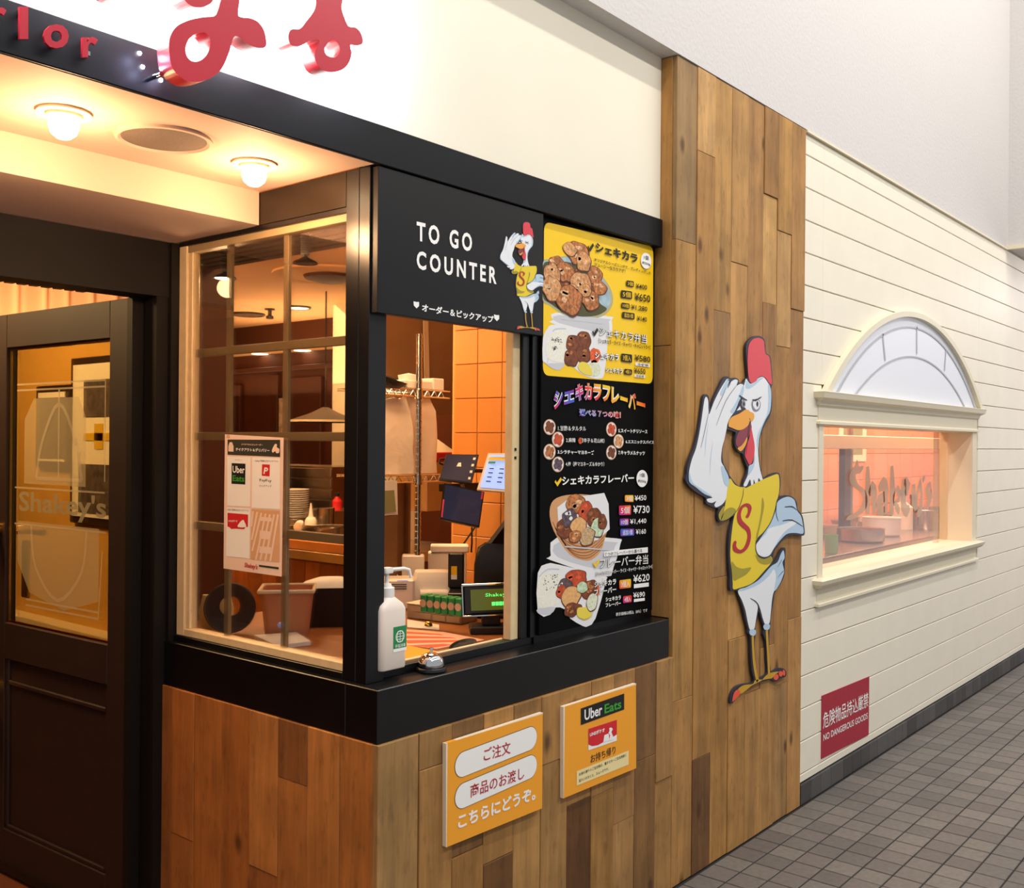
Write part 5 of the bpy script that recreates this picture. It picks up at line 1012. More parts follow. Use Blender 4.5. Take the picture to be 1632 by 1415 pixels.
pr('tomato_print', [blob([(2.6114,0.07,1.5619)][0], .011, .010, 3, 12, .05)], 'carrot', .0042, 2)
stroke('check_mark', [(2.4808,0.07,1.4376),(2.4911,0.07,1.4261),(2.5123,0.07,1.4447)], [.008, .012, .010], MY, 'yellow', mb, .0045, 0)
mt('シェキカラフレーバー', [(2.5164,0.07,1.4232),(2.9254,0.07,1.4238),(2.516,0.07,1.4514)], 'white', .03)
pr('badge', [E_([(2.9412,0.07,1.4346),(2.9765,0.07,1.4639),(3.0133,0.07,1.4343)])], 'white', .004)
mt('1個', [(2.9618,0.07,1.4404),(2.992,0.07,1.4385),(2.9615,0.07,1.4541)], 'ink', .02, (0, -.0046, 0)); mt('約50g', [(2.9505,0.07,1.4207),(3.0018,0.07,1.4169),(2.9504,0.07,1.4331)], 'ink', .02, (0, -.0046, 0))
price('3個', [(2.8699,0.07,1.381),(2.9238,0.07,1.3792),(2.9242,0.07,1.3557),(2.8702,0.07,1.359)], [(2.9309,0.07,1.3591),(3.005,0.07,1.3588),(2.9306,0.07,1.3777)], '450', 'rainbow', 'white', 'white')
price('5個', [(2.8352,0.07,1.347),(2.9085,0.07,1.3452),(2.909,0.07,1.313),(2.8357,0.07,1.3154)], [(2.9225,0.07,1.3161),(3.0271,0.07,1.3137),(2.9221,0.07,1.3434)], '730', 'rainbow', 'white', 'white')
price('10個', [(2.8403,0.07,1.303),(2.8957,0.07,1.3014),(2.896,0.07,1.278),(2.8406,0.07,1.2799)], [(2.9028,0.07,1.2788),(3.0064,0.07,1.2768),(2.9025,0.07,1.2986)], '1,440', 'rainbow', 'white', 'white')
price('追加1個', [(2.8452,0.07,1.2687),(2.9301,0.07,1.2649),(2.9305,0.07,1.2413),(2.8456,0.07,1.2443)], [(2.9396,0.07,1.2444),(3.0045,0.07,1.2428),(2.9393,0.07,1.2618)], '160', 'rainbow', 'white', 'white')
q = [(2.7498,0.07,1.2005),(3.0183,0.07,1.1952),(3.0186,0.07,1.1762),(2.75,0.07,1.1838)]; pr('note_label', [q], 'white', .0038)
mt('７つのフレーバーから選べる', [(2.7542,0.07,1.1847),(2.9798,0.07,1.1804),(2.754,0.07,1.1966)], 'ink', .02, (0, -.0046, 0))
stroke('check_mark', [(2.6892,0.07,1.1711),(2.7007,0.07,1.1572),(2.721,0.07,1.1755)], [.008, .012, .010], MY, 'yellow', mb, .0045, 0)
mt('フレーバー弁当', [(2.7256,0.07,1.1467),(3.0204,0.07,1.1368),(2.7251,0.07,1.1799)], 'white', .03, T0, 'ink')
mt('［シェキカラフレーバー・ライス・キャベツ・キャロットラペ］', [(2.7032,0.07,1.124),(3.0493,0.07,1.1178),(2.703,0.07,1.1381)], 'white', .015, T0, 'ink')
mt('シェキカラ', [(2.6956,0.07,1.0882),(2.8219,0.07,1.086),(2.6953,0.07,1.1071)], 'white', .03, T0, 'ink'); mt('フレーバー', [(2.6959,0.07,1.0635),(2.8223,0.07,1.0606),(2.6957,0.07,1.0824)], 'white', .03, T0, 'ink')
price('3個入', [(2.8413,0.07,1.0975),(2.9124,0.07,1.0954),(2.9129,0.07,1.0657),(2.8417,0.07,1.0682)], [(2.9262,0.07,1.0804),(3.0309,0.07,1.0776),(2.9258,0.07,1.1065)], '620', 'rainbow', 'white', 'white')
mt('シェキカラ', [(2.7607,0.07,1.0349),(2.8511,0.07,1.0319),(2.7605,0.07,1.0493)], 'white', .03); mt('フレーバー', [(2.761,0.07,1.017),(2.8513,0.07,1.0136),(2.7608,0.07,1.0302)], 'white', .03)
price('4個入', [(2.8641,0.07,1.0414),(2.9178,0.07,1.0392),(2.9182,0.07,1.0157),(2.8645,0.07,1.0182)], [(2.927,0.07,1.0283),(3.001,0.07,1.0251),(2.9267,0.07,1.0469)], '690', 'rainbow', 'white', 'white')
for q in ([(2.9309,0.07,1.075),(3.0262,0.07,1.0717),(3.0264,0.07,1.0577),(2.9311,0.07,1.0613)], [(2.9317,0.07,1.0241),(3.001,0.07,1.0213),(3.0012,0.07,1.0112),(2.9318,0.07,1.0141)]): pr('note_label', [q], 'white', .0038)
mt('表示価格は税込（8％）です', [(2.8213,0.07,0.9796),(3.0184,0.07,0.97),(2.8212,0.07,0.9917)], 'white', .03)

# ================================================================== orange boards on the planks
def sign_board(name, lab, q, th, m):
    t = thing(name, lab, 'sign', (0, 0, 0))
    v = [Vector(p) for p in q]
    quad('board', [tuple(p) for p in v], m, t, th, (0, 1, 0))
    return t
OY = -.014
t = sign_board('order_sign', 'orange board with two white capsules and red lettering, left one under the ledge', [(1.9236,-0.014,0.7729),(2.3254,-0.014,0.7683),(2.3263,-0.014,0.4943),(1.9235,-0.014,0.5028)], .013, 'orangeboard')
quad('board_edge', [(p[0], p[1]+.0002, p[2]) for p in [(1.9177,-0.014,0.7726),(2.3269,-0.014,0.7716),(2.3255,-0.014,0.7637),(1.9237,-0.014,0.7688),(1.9254,-0.014,0.5014),(1.9211,-0.014,0.5035)]], 'boardedge', t, .0128, (0, 1, 0))
def capsule(x0, x1, q, m, t, off, gr=1.0):
    """q: left-centre, right-centre points and half height"""
    a, b, h = Vector(q[0]), Vector(q[1]), q[2]*gr; out = []
    for i in range(13): an = PI/2+PI*i/12; out.append((a.x+h*math.cos(an), 0, a.z+h*math.sin(an)))
    for i in range(13): an = -PI/2+PI*i/12; out.append((b.x+h*math.cos(an), 0, b.z+h*math.sin(an)))
    return shape('capsule', [out], 'Y', OY, m, t, 0, 0, off)
for (q, lab, tx) in (([(1.9844,-0.014,0.7039),(2.2642,-0.014,0.7101)], 'ご注文', [(2.0647,-0.014,0.6919),(2.1781,-0.014,0.6877),(2.0643,-0.014,0.7273)]), ([(1.9855,-0.014,0.6209),(2.2653,-0.014,0.6289)], '商品のお渡し', [(2.0115,-0.014,0.6078),(2.2396,-0.014,0.6025),(2.011,-0.014,0.6427)])):
    a, b = q; capsule(0, 0, (a, b, .033), 'ink', t, .0006, 1.04); capsule(0, 0, (a, b, .033), 'white', t, .0012)
    tq('lettering', lab, tx, 'kanjired', t, bold=.02, off=(0, -.002, 0))
tq('lettering', 'こちらにどうぞ。', [(1.9652,-0.014,0.537),(2.2932,-0.014,0.529),(1.9647,-0.014,0.5755)], 'white', t, bold=.035, off=(0, -.001, 0))
t = sign_board('delivery_sign', 'orange board with black and red delivery logos, right one under the ledge', [(2.4337,-0.014,0.7682),(2.8232,-0.014,0.7645),(2.8294,-0.014,0.4894),(2.4313,-0.014,0.4956)], .013, 'orangeboard')
quad('board_edge', [(p[0], p[1]+.0002, p[2]) for p in [(2.4258,-0.014,0.7688),(2.825,-0.014,0.7682),(2.8251,-0.014,0.761),(2.4353,-0.014,0.7641),(2.436,-0.014,0.4953),(2.4298,-0.014,0.4951)]], 'boardedge', t, .0128, (0, 1, 0))
def on(name, q, m, off=.0008, sm=0): return shape(name, [q], 'Y', OY, m, t, 0, sm, off)
on('logo_panel', [(2.5135,-0.014,0.747),(2.7527,-0.014,0.7487),(2.7535,-0.014,0.6971),(2.5143,-0.014,0.6964)], 'uber')
tq('lettering', 'Uber', [(2.5326,-0.014,0.7061),(2.6274,-0.014,0.7055),(2.5321,-0.014,0.7394)], 'white', t, bold=.02, off=(0, -.0015, 0))
tq('lettering', 'Eats', [(2.6404,-0.014,0.7054),(2.7352,-0.014,0.7049),(2.64,-0.014,0.7346)], 'green', t, bold=.02, off=(0, -.0015, 0))
on('logo_panel', [(2.5544,-0.014,0.6767),(2.7108,-0.014,0.6729),(2.7118,-0.014,0.6059),(2.5554,-0.014,0.6102)], 'white')
on('logo_red', [(2.5544,-0.014,0.6767),(2.7108,-0.014,0.6729),(2.7115,-0.014,0.626),(2.687,-0.014,0.6218),(2.6562,-0.014,0.6223),(2.6345,-0.014,0.618),(2.6059,-0.014,0.615),(2.5741,-0.014,0.6193),(2.5551,-0.014,0.6284)], 'linered', .0012)
tq('lettering', 'LINEポケオ', [(2.561,-0.014,0.6512),(2.6413,-0.014,0.6494),(2.5609,-0.014,0.6641)], 'white', t, bold=.03, off=(0, -.002, 0))
on('logo_figure', [(2.6667,-0.014,0.6551),(2.6792,-0.014,0.6545),(2.6867,-0.014,0.6467),(2.6794,-0.014,0.6412),(2.6869,-0.014,0.628),(2.6946,-0.014,0.6147),(2.6672,-0.014,0.6166),(2.6722,-0.014,0.6312),(2.6632,-0.014,0.6414),(2.669,-0.014,0.6464)], 'white', .0018, 2)
on('logo_figure', [(2.64,-0.014,0.639),(2.6647,-0.014,0.639),(2.6672,-0.014,0.6166),(2.6345,-0.014,0.618)], 'white', .0018)
tq('lettering', 'お持ち帰り', [(2.5679,-0.014,0.5671),(2.705,-0.014,0.5658),(2.5675,-0.014,0.5934)], 'ink', t, bold=.02, off=(0, -.001, 0))
on('note_panel', [(2.4946,-0.014,0.5607),(2.7818,-0.014,0.5583),(2.7825,-0.014,0.5123),(2.4953,-0.014,0.5167)], 'cream2')
tq('lettering', 'お持ち帰りのご注文時は、電子マネーご注文用紙に', [(2.5064,-0.014,0.5432),(2.7682,-0.014,0.5428),(2.5062,-0.014,0.5528)], 'ink', t, bold=.02, off=(0, -.0015, 0), res=1)
tq('lettering', '記入いただくと、スムーズです。', [(2.5066,-0.014,0.5241),(2.6665,-0.014,0.523),(2.5065,-0.014,0.5336)], 'ink', t, bold=.02, off=(0, -.0015, 0), res=1)
# red notice on the siding
t = sign_board('warning_notice', 'red notice forbidding dangerous goods, low on the white siding wall', [(4.3955,0.005,0.4315),(4.9776,0.005,0.4189),(4.9759,0.005,0.1317),(4.3946,0.005,0.1488)], .003, 'rednotice')
tq('lettering', '危険物品持込厳禁', [(4.4093,0.005,0.2794),(4.9641,0.005,0.2731),(4.4077,0.005,0.353)], 'white', t, bold=.02, off=(0, -.001, 0))
tq('lettering', 'NO DANGEROUS GOODS', [(4.414,0.005,0.2247),(4.957,0.005,0.2159),(4.4134,0.005,0.2545)], 'white', t, bold=.01, off=(0, -.001, 0))

# ================================================================== poster on the side window
XP = 1.738
t = thing('window_poster', 'pink takeaway and delivery poster taped to the kiosk side window', 'poster', (0, 0, 0))
def px_(name, loops, m, off=.0004, sm=0): return shape(name, loops, 'X', XP, m, t, 0, sm, off)
quad('sheet', [(1.738,0.7072,1.5708),(1.738,0.4358,1.5615),(1.738,0.4394,1.1814),(1.738,0.7087,1.181)], 'posterpink', t, .0008, (1, 0, 0))
for k in range(9):
    f = k/9
    px_('stripe', [[(1.738,0.6989,1.5695),(1.738,0.6827,1.5692),(1.738,0.6825,1.559),(1.738,0.6988,1.5592)]], 'posterstripe') if k == 0 else None
px_('heading_band', [[(1.738,0.6933,1.5557),(1.738,0.4499,1.5557),(1.738,0.4492,1.5089),(1.738,0.6927,1.5117)]], 'posterdark', .0006)
tq('lettering', 'スマホでかんたんオーダー', [(1.738,0.6263,1.5398),(1.738,0.5269,1.5387),(1.738,0.6263,1.5449)], 'posterpink', t, bold=.02, off=(-.0012, 0, 0), res=1)
tq('lettering', 'テイクアウト＆デリバリー', [(1.738,0.6525,1.5231),(1.738,0.4956,1.5211),(1.738,0.6527,1.5326)], 'white', t, bold=.03, off=(-.0012, 0, 0), res=1)
px_('bag_icon', [[(1.738,0.6887,1.5365),(1.738,0.6824,1.5477),(1.738,0.6705,1.5478),(1.738,0.6634,1.5367),(1.738,0.6632,1.5207),(1.738,0.6885,1.5214)]], 'posterpink', .001)
px_('rider_icon', [[(1.738,0.4857,1.5259),(1.738,0.4785,1.5366),(1.738,0.4712,1.5443),(1.738,0.4624,1.5429),(1.738,0.4637,1.5352),(1.738,0.4524,1.5308),(1.738,0.4538,1.5201),(1.738,0.466,1.519),(1.738,0.4709,1.5245),(1.738,0.4807,1.5198)]], 'posterpink', .001, 2)
for q in ([(1.738,0.6937,1.5066),(1.738,0.5825,1.5057),(1.738,0.5826,1.366),(1.738,0.6938,1.364)], [(1.738,0.5753,1.5058),(1.738,0.4492,1.5053),(1.738,0.4482,1.3652),(1.738,0.5753,1.3632)], [(1.738,0.6948,1.3595),(1.738,0.5825,1.3609),(1.738,0.5836,1.2192),(1.738,0.696,1.2175)]): px_('white_panel', [q], 'white', .0006)
px_('striped_panel', [[(1.738,0.5763,1.36),(1.738,0.4482,1.3618),(1.738,0.4482,1.2202),(1.738,0.5795,1.218)]], 'posterstripe', .0006)
for q in ([(1.738,0.5357,1.3402),(1.738,0.4842,1.3399),(1.738,0.484,1.3294),(1.738,0.5355,1.3291)], [(1.738,0.5367,1.302),(1.738,0.4916,1.3017),(1.738,0.4932,1.2786),(1.738,0.5384,1.2793)], [(1.738,0.5371,1.2576),(1.738,0.4845,1.2583),(1.738,0.4858,1.2398),(1.738,0.5394,1.2395)]): px_('white_tag', [q], 'posterpink', .0008)
for i in range(7):
    a = [(1.738,0.569,1.3547),(1.738,0.5496,1.3532),(1.738,0.5303,1.3516),(1.738,0.5112,1.3504),(1.738,0.4922,1.3492),(1.738,0.4735,1.3502),(1.738,0.4563,1.3511)][i]; b = [(1.738,0.5761,1.3106),(1.738,0.5741,1.2732),(1.738,0.5716,1.2421),(1.738,0.5543,1.2184),(1.738,0.534,1.2185),(1.738,0.5114,1.2188),(1.738,0.4889,1.219)][i]
    d = .004; px_('pink_stripe', [[(a[0], a[1]+d, a[2]), (a[0], a[1]-d, a[2]), (b[0], b[1]-d, b[2]), (b[0], b[1]+d, b[2])]], 'posterpink', .0007)
px_('logo_panel', [[(1.738,0.6718,1.4877),(1.738,0.6061,1.4871),(1.738,0.6063,1.4279),(1.738,0.672,1.4283)]], 'uber', .0009)
tq('lettering', 'Uber', [(1.738,0.666,1.4604),(1.738,0.6089,1.4593),(1.738,0.6663,1.4802)], 'white', t, bold=.02, off=(-.0015, 0, 0)); tq('lettering', 'Eats', [(1.738,0.6657,1.4362),(1.738,0.6096,1.4353),(1.738,0.6659,1.4534)], 'green', t, bold=.02, off=(-.0015, 0, 0))
px_('logo_square', [[(1.738,0.5292,1.4873),(1.738,0.4941,1.4868),(1.738,0.4947,1.4542),(1.738,0.5297,1.4551)]], 'linered', .0009)
tq('lettering', 'P', [(1.738,0.5222,1.4605),(1.738,0.5007,1.4596),(1.738,0.5225,1.4791)], 'white', t, bold=.03, shear=.2, off=(-.0015, 0, 0))
tq('lettering', 'PayPay', [(1.738,0.5396,1.4375),(1.738,0.4855,1.4367),(1.738,0.5397,1.4468)], 'posterdark', t, off=(-.0012, 0, 0), res=1); tq('lettering', 'ピックアップ', [(1.738,0.5394,1.4244),(1.738,0.4853,1.4244),(1.738,0.5395,1.43)], 'posterdark', t, off=(-.0012, 0, 0), res=1)
tq('lettering', 'デリバリー', [(1.738,0.6548,1.4951),(1.738,0.623,1.495),(1.738,0.6548,1.4995)], 'posterdark', t, off=(-.0012, 0, 0), res=1); tq('lettering', 'PayPayで簡単注文テイクアウト', [(1.738,0.5618,1.4929),(1.738,0.4558,1.493),(1.738,0.5618,1.4991)], 'posterdark', t, off=(-.0012, 0, 0), res=1)
tq('lettering', 'LINEで簡単注文テイクアウト', [(1.738,0.6903,1.3501),(1.738,0.5865,1.3514),(1.738,0.6904,1.3559)], 'posterdark', t, off=(-.0012, 0, 0), res=1)
px_('logo_panel', [[(1.738,0.6902,1.3437),(1.738,0.5916,1.3436),(1.738,0.5921,1.3081),(1.738,0.602,1.3075),(1.738,0.6098,1.3007),(1.738,0.6361,1.3001),(1.738,0.6493,1.2999),(1.738,0.6707,1.298),(1.738,0.6815,1.3028),(1.738,0.6897,1.3039)]], 'linered', .0009)
tq('lettering', 'LINEポケオ', [(1.738,0.6844,1.3177),(1.738,0.6406,1.3189),(1.738,0.6845,1.3241)], 'white', t, bold=.02, off=(-.0015, 0, 0), res=1)
px_('logo_figure', [[(1.738,0.6232,1.3236),(1.738,0.6128,1.3273),(1.738,0.6074,1.3213),(1.738,0.5994,1.3076),(1.738,0.6388,1.3053),(1.738,0.6362,1.3134)]], 'white', .0014, 2)
tq('lettering', "Shakey's", [(1.738,0.6071,1.1897),(1.738,0.5452,1.1881),(1.738,0.6074,1.2073)], 'red', t, bold=.02, shear=.3, off=(-.0012, 0, 0))
px_('black_strip', [[(1.738,0.5394,1.2057),(1.738,0.4509,1.206),(1.738,0.4508,1.2005),(1.738,0.5393,1.2004)]], 'posterdark', .0009)
# ================================================================== on the ledge and in the hatch
cb = (1.9423,0.066,0.945)
t = thing('counter_bell', 'chrome service bell on the black ledge in front of the hatch', 'bell', cb)
lathe('base', [(0, 0), (.038, 0), (.041, .003), (.040, .009), (.036, .012)], 'blackpl', t, 32)
lathe('dome', [(.034, .013), (.035, .018), (.033, .030), (.026, .041), (.015, .047), (.004, .049), (0, .049)], 'chrome', t, 36)
lathe('button', [(.004, .048), (.0035, .056), (.006, .058), (.005, .062), (0, .063)], 'chrome', t, 16)
# soap bottle
sp = (1.8064,0.0913,0.972)
t = thing('soap_bottle', 'white hand sanitiser pump bottle with green label beside the black post', 'bottle', (sp[0], sp[1]+.004, .972), 0)
def rsect(w, d, r, z, n=5):
    out = []
    for sx, sy, a0 in ((1, 1, 0), (-1, 1, 90), (-1, -1, 180), (1, -1, 270)):
        for i in range(n+1):
            a = math.radians(a0+90*i/n); out.append((sx*(w/2-r)+r*math.cos(a), sy*(d/2-r)+r*math.sin(a), z))
    return out
def loft(name, secs, m, parent=None, smooth=True, cap=True):
    bm = bmesh.new(); R = [[bm.verts.new(p) for p in s] for s in secs]
    for A, B in zip(R, R[1:]):
        n = len(A)
        for j in range(n): bm.faces.new((A[j], A[(j+1) % n], B[(j+1) % n], B[j]))
    if cap: bm.faces.new(R[0][::-1]); bm.faces.new(R[-1])
    return link(name, bm_mesh(name, bm, smooth), m, parent)
loft('bottle_body', [rsect(.086, .06, .012, 0), rsect(.090, .064, .014, .004), rsect(.090, .064, .014, .150), rsect(.082, .058, .018, .164), rsect(.05, .044, .02, .178), rsect(.036, .036, .017, .184)], 'soap', t)
lathe('collar', [(.0, .182), (.020, .182), (.020, .206), (.014, .208), (.011, .216), (0, .216)], 'whitepl', t, 24)
tube('pump_stem', [(0, 0, .21), (0, 0, .245)], .006, 'whitepl', t)
loft('pump_head', [rsect(.03, .022, .006, .243), rsect(.032, .024, .006, .250), rsect(.03, .022, .006, .257)], 'whitepl', t)
tube('spout', [(0, 0, .251), (.05, -.012, .251), (.064, -.015, .247), (.070, -.017, .226)], [.0055, .005, .005, .004], 'whitepl', t)
lb = quad('label', [(-.006, -.0325, .052), (.04, -.0325, .052), (.04, -.0325, .108), (-.006, -.0325, .108)], 'greenbox', t, .0004, (0, -1, 0)); lb['label'] = 'green label with a white globe apple'
quad('label_strip', [(-.006, -.0325, .044), (.04, -.0325, .044), (.04, -.0325, .052), (-.006, -.0325, .052)], 'white', t, .0004, (0, -1, 0))
def ringp(cx, cz, r, w_, y): 
    a = [(cx+r*math.cos(2*PI*i/20), y, cz+r*math.sin(2*PI*i/20)) for i in range(20)]; return [a, [(cx+(r-w_)*math.cos(2*PI*i/20), y, cz+(r-w_)*math.sin(2*PI*i/20)) for i in range(20)]]
shape('globe_mark', ringp(.017, .082, .0155, .0025, 0), 'Y', -.0332, 'white', t, 0, 0)
for dx in (-.008, 0, .008): stroke('globe_mark', [(.017+dx*1.0, 0, .068), (.017+dx*1.3, 0, .082), (.017+dx, 0, .096)], .0016, -.0332, 'white', t, .0001)
for dz in (-.007, 0, .007): stroke('globe_mark', [(.003, 0, .082+dz), (.031, 0, .082+dz)], .0016, -.0332, 'white', t, .0001, 0)
tq('lettering', '手指消毒', [(-.001, -.0338, .054), (.036, -.0338, .054), (-.001, -.0338, .063)], 'white', t, bold=.02, res=1)
# ---- inner counter
CZ = .93
ct = boxes('inner_counter', [(1.785, 3.02, .142, 1.25, .89, .93)], 'countertop', bev=.002)
for x in (1.9, 2.4, 2.9): box('bracket', x, x+.04, .16, 1.1, .83, .889, 'darkmetal', ct, .002)
ct; tag(ct, 'brown wooden counter top inside the kiosk below both windows', 'counter')
def onz(name, lab, cat, q, m, th=.003, extra=None, group=None):
    t = thing(name, lab, cat, (0, 0, 0), group=group); quad('sheet', [(p[0], p[1], p[2]-.0) for p in q], m, t, th, (0, 0, 1)); return t
t = onz('menu_card', 'red and pink price menu sheet lying on the counter inside the hatch', 'menu', [(2.3548,0.6018,0.931),(2.4144,0.4699,0.931),(2.4018,0.2791,0.931),(2.2024,0.2974,0.931),(2.1797,0.4217,0.931)], 'pinkprint', .003)
for q in ([(2.3328,0.5646,0.9345),(2.3768,0.451,0.9345),(2.372,0.4243,0.9345),(2.3097,0.541,0.9345)], [(2.2797,0.5103,0.9345),(2.3597,0.3907,0.9345),(2.3605,0.3588,0.9345),(2.2504,0.4804,0.9345)], [(2.229,0.4585,0.9345),(2.3471,0.3278,0.9345),(2.3453,0.2998,0.9345),(2.2005,0.4157,0.9345)], [(2.1865,0.3879,0.9345),(2.2644,0.3304,0.9345),(2.283,0.2952,0.9345),(2.2038,0.3119,0.9345)]):
    quad('red_row', q, 'redprint', t)
t = onz('menu_card', 'orange menu sheet lying under the red one inside the hatch', 'menu', [(2.1864,0.4287,0.931),(2.1766,0.2444,0.931),(2.0883,0.2002,0.931),(1.9719,0.2081,0.931)], 'orangeprint', .002)
quad('white_margin', [(2.032,0.2699,0.9336),(2.1162,0.2272,0.9336),(2.0712,0.1886,0.9336),(1.9636,0.1996,0.9336)], 'white', t)
t = thing('payment_tray', 'shallow black tray lying on the counter before the customer display', 'tray', (2.277,0.2559,0.933), .5)
loft('tray_body', [[(x*.085, y*.03, 0) for x, y in [(math.cos(2*PI*i/28), math.sin(2*PI*i/28)) for i in range(28)]], [(x*.1, y*.036, .008) for x, y in [(math.cos(2*PI*i/28), math.sin(2*PI*i/28)) for i in range(28)]], [(x*.096, y*.033, .008) for x, y in [(math.cos(2*PI*i/28), math.sin(2*PI*i/28)) for i in range(28)]], [(x*.082, y*.028, .003) for x, y in [(math.cos(2*PI*i/28), math.sin(2*PI*i/28)) for i in range(28)]]], 'blackpl', t)
t = onz('paper_sheet', 'pale paper sheet under the green card rack on the counter', 'paper', [(2.5014,0.7244,0.931),(2.5056,0.5741,0.931),(2.4384,0.5098,0.931),(2.3995,0.6207,0.931)], 'whitepl', .002)
gp = (2.4607,0.5809,0.934)
lathe('clip_ornament', [(0, .0), (.014, .001), (.012, .008), (.006, .014), (0, .016)], 'brass', None, 14, gp); tag(C.objects['clip_ornament'], 'small golden clip lying on the pale paper sheet', 'clip')
# stone patterned tray with green number cards; runs into the room
a = Vector((2.5309,0.7575,0.93)); b = Vector((2.5601,0.5226,0.93))
L_ = (a-b).length; an = math.atan2((a-b).y, (a-b).x)
t = thing('stone_tray', 'grey stone-patterned tray holding the green cards beside the display', 'tray', b, an)
boxes('tray_body', [(0, L_, -.10, 0, 0, .052)], 'stonebox', t, bev=.003)
for k in range(10):
    for r_ in range(2):
        x0_ = k*.062+(r_*.03)
        if x0_+.058 < L_: box('stone', x0_+.003, x0_+.058, -.0, .0035, .004+r_*.024, .025+r_*.024, 'stonebox', t, .0015)
boxes('tray_rim', [(0, L_, -.103, .006, .052, .056)], 'trimcream', t, bev=.001)
a2 = Vector((2.4117,0.5774,0.987)); b2 = Vector((2.4339,0.4079,0.987))
L2 = (a2-b2).length; an2 = math.atan2((a2-b2).y, (a2-b2).x)
t = thing('number_card_rack', 'green row of six number cards with pale circles on the tray', 'card rack', b2+Vector((0, 0, .0)), an2)
for k in range(6):
    w_ = L2/6; o = box('number_card', k*w_+.002, (k+1)*w_-.002, -.045, -.002, 0, .058, 'greenbox', t, .003)
    o.rotation_euler = (0.0, 0, 0)
    bm = bmesh.new(); bmesh.ops.create_circle(bm, cap_ends=True, radius=.013, segments=18, matrix=Matrix.Translation((k*w_+w_/2, -.001, .030)) @ Matrix.Rotation(PI/2, 4, 'X')); link('card_circle', bm_mesh('card_circle', bm), 'stonebox', t)
# customer display
c0 = Vector((2.5149,0.367,0.93))
t = thing('customer_display', 'black customer display with lit green letters on the counter', 'display', c0+Vector((.012, -.006, 0)), math.radians(-50.4+6))
box('foot', -.07, .085, -.045, .045, 0, .026, 'blackpl', t, .004)
box('neck', -.03, .03, -.02, .02, .026, .075, 'blackpl', t, .003)
hd_ = empty('display_head', (0, -.01, .105)); hd_.parent = t; hd_.rotation_euler = (math.radians(-10), math.radians(-2), 0)
box('housing', -.095, .115, -.018, .018, -.045, .055, 'blackpl', hd_, .008)
boxes('bezel', [(-.097, .117, -.020, -.012, .050, .057), (-.097, -.092, -.020, -.012, -.045, .057), (-.097, .117, -.020, -.012, -.049, -.044)], 'chrome', hd_, bev=.001)
box('lcd_window', -.068, .105, -.0205, -.018, -.030, .038, 'lcd', hd_, 0)
tq('lettering', "Shakey's", [(-.02, -.0215, .010), (.06, -.0215, .010), (-.02, -.0215, .025)], 'lcdtext', hd_, bold=.0, res=1)
[box('lcd_block', .0+i*.012, .010+i*.012, -.0215, -.021, -.016, -.004, 'lcdtext', hd_, 0) for i in range(4)]
# black till and its neighbours
p = Vector((2.7438,0.5245,0.93))
t = thing('cash_register', 'large black till seen from behind on the right of the hatch', 'cash register', (2.7734,0.5115,0.93), math.radians(-50.4))
loft('till_screen', [rsect(.215, .035, .01, .04), rsect(.22, .04, .012, .06), rsect(.215, .04, .015, .19), rsect(.19, .035, .016, .25), rsect(.14, .03, .014, .268)], 'blackpl', t)
box('till_base', -.10, .12, -.03, .12, 0, .05, 'blackpl', t, .006)
box('port_plate', .0, .09, -.024, -.02, .135, .148, 'steel', t, .001)
t = thing('till_box', 'flat black box left of the till behind the green cards', 'box', Vector((2.767,0.6776,0.93)), math.radians(-50.4))
box('drawer_body', -.075, .05, -.0, .14, 0, .07, 'blackpl', t, .003)
t = thing('card_terminal', 'upright black card terminal with yellow label on the black box', 'card terminal', (2.62, .72, 1.017), math.radians(-50.4))
q = (1.9852,0,1.212)
t.location = Vector((2.8429,0.7756,1))+Vector((.0, .03, 0)); 
box('terminal_body', -.032, .028, -.02, .02, 0, .135, 'blackpl', t, .006); box('yellow_label', -.02, .002, -.0215, -.0205, .052, .085, 'yellow', t, 0); box('white_label', -.02, .002, -.0216, -.0206, .035, .052, 'white', t, 0)
# screens on the tiled wall side
def screen(name, lab, q, depth_pt, m_body, m_scr, th=.012, inset=.08, extra=None):
    """thin slab; q = four corner points TL TR BR BL"""
    t = thing(name, lab, 'tablet', (0, 0, 0)); v = [Vector(p) for p in q]; n = (v[1]-v[0]).cross(v[3]-v[0]).normalized()
    if n.y > 0: n = -n
    quad('housing', [tuple(p) for p in v], m_body, t, -th, n)
    c = sum(v, Vector())/4; s_ = [c+(p-c)*(1-inset)+n*.0008 for p in v]
    quad('display_glass', [tuple(p) for p in s_], m_scr, t); return t, s_, n
def uv(s_, a, b, n, off=.0008): return tuple((s_[0]*(1-a)+s_[1]*a)*(1-b)+(s_[3]*(1-a)+s_[2]*a)*b+n*off)
tA, s_, n = screen('order_tablet', 'black order tablet with dark screen, upper left of the screens', [(2.7937,0.82,1.5095), (2.8911,0.74,1.508), (2.829,0.72,1.4015), (2.7362,0.8,1.4153)], 0, 'blackpl', 'darkscreen')
for k in range(4): quad('screen_icon', [uv(s_, a, b, n) for a, b in ((.88, .08+k*.25), (.96, .08+k*.25), (.96, .17+k*.25), (.88, .17+k*.25))], 'white', tA)
quad('screen_mark', [uv(s_, a, b, n) for a, b in ((.44, .30), (.52, .30), (.56, .46), (.40, .46))], 'white', tA)
tube('hook', [(2.7944,0.83,1.4678), (2.7669,0.83,1.4752), (2.7701,0.83,1.4894), (2.801,0.83,1.4915)], .004, 'blackpl', tA)
tB, s_, n = screen('order_tablet', 'white tablet with bright blue screen, right of the black tablet', [(2.8054,0.62,1.5156), (2.8762,0.5,1.5169), (2.8389,0.48,1.3727), (2.7222,0.6,1.3854)], 0, 'whitepl', 'bluescreen', .010, .12)
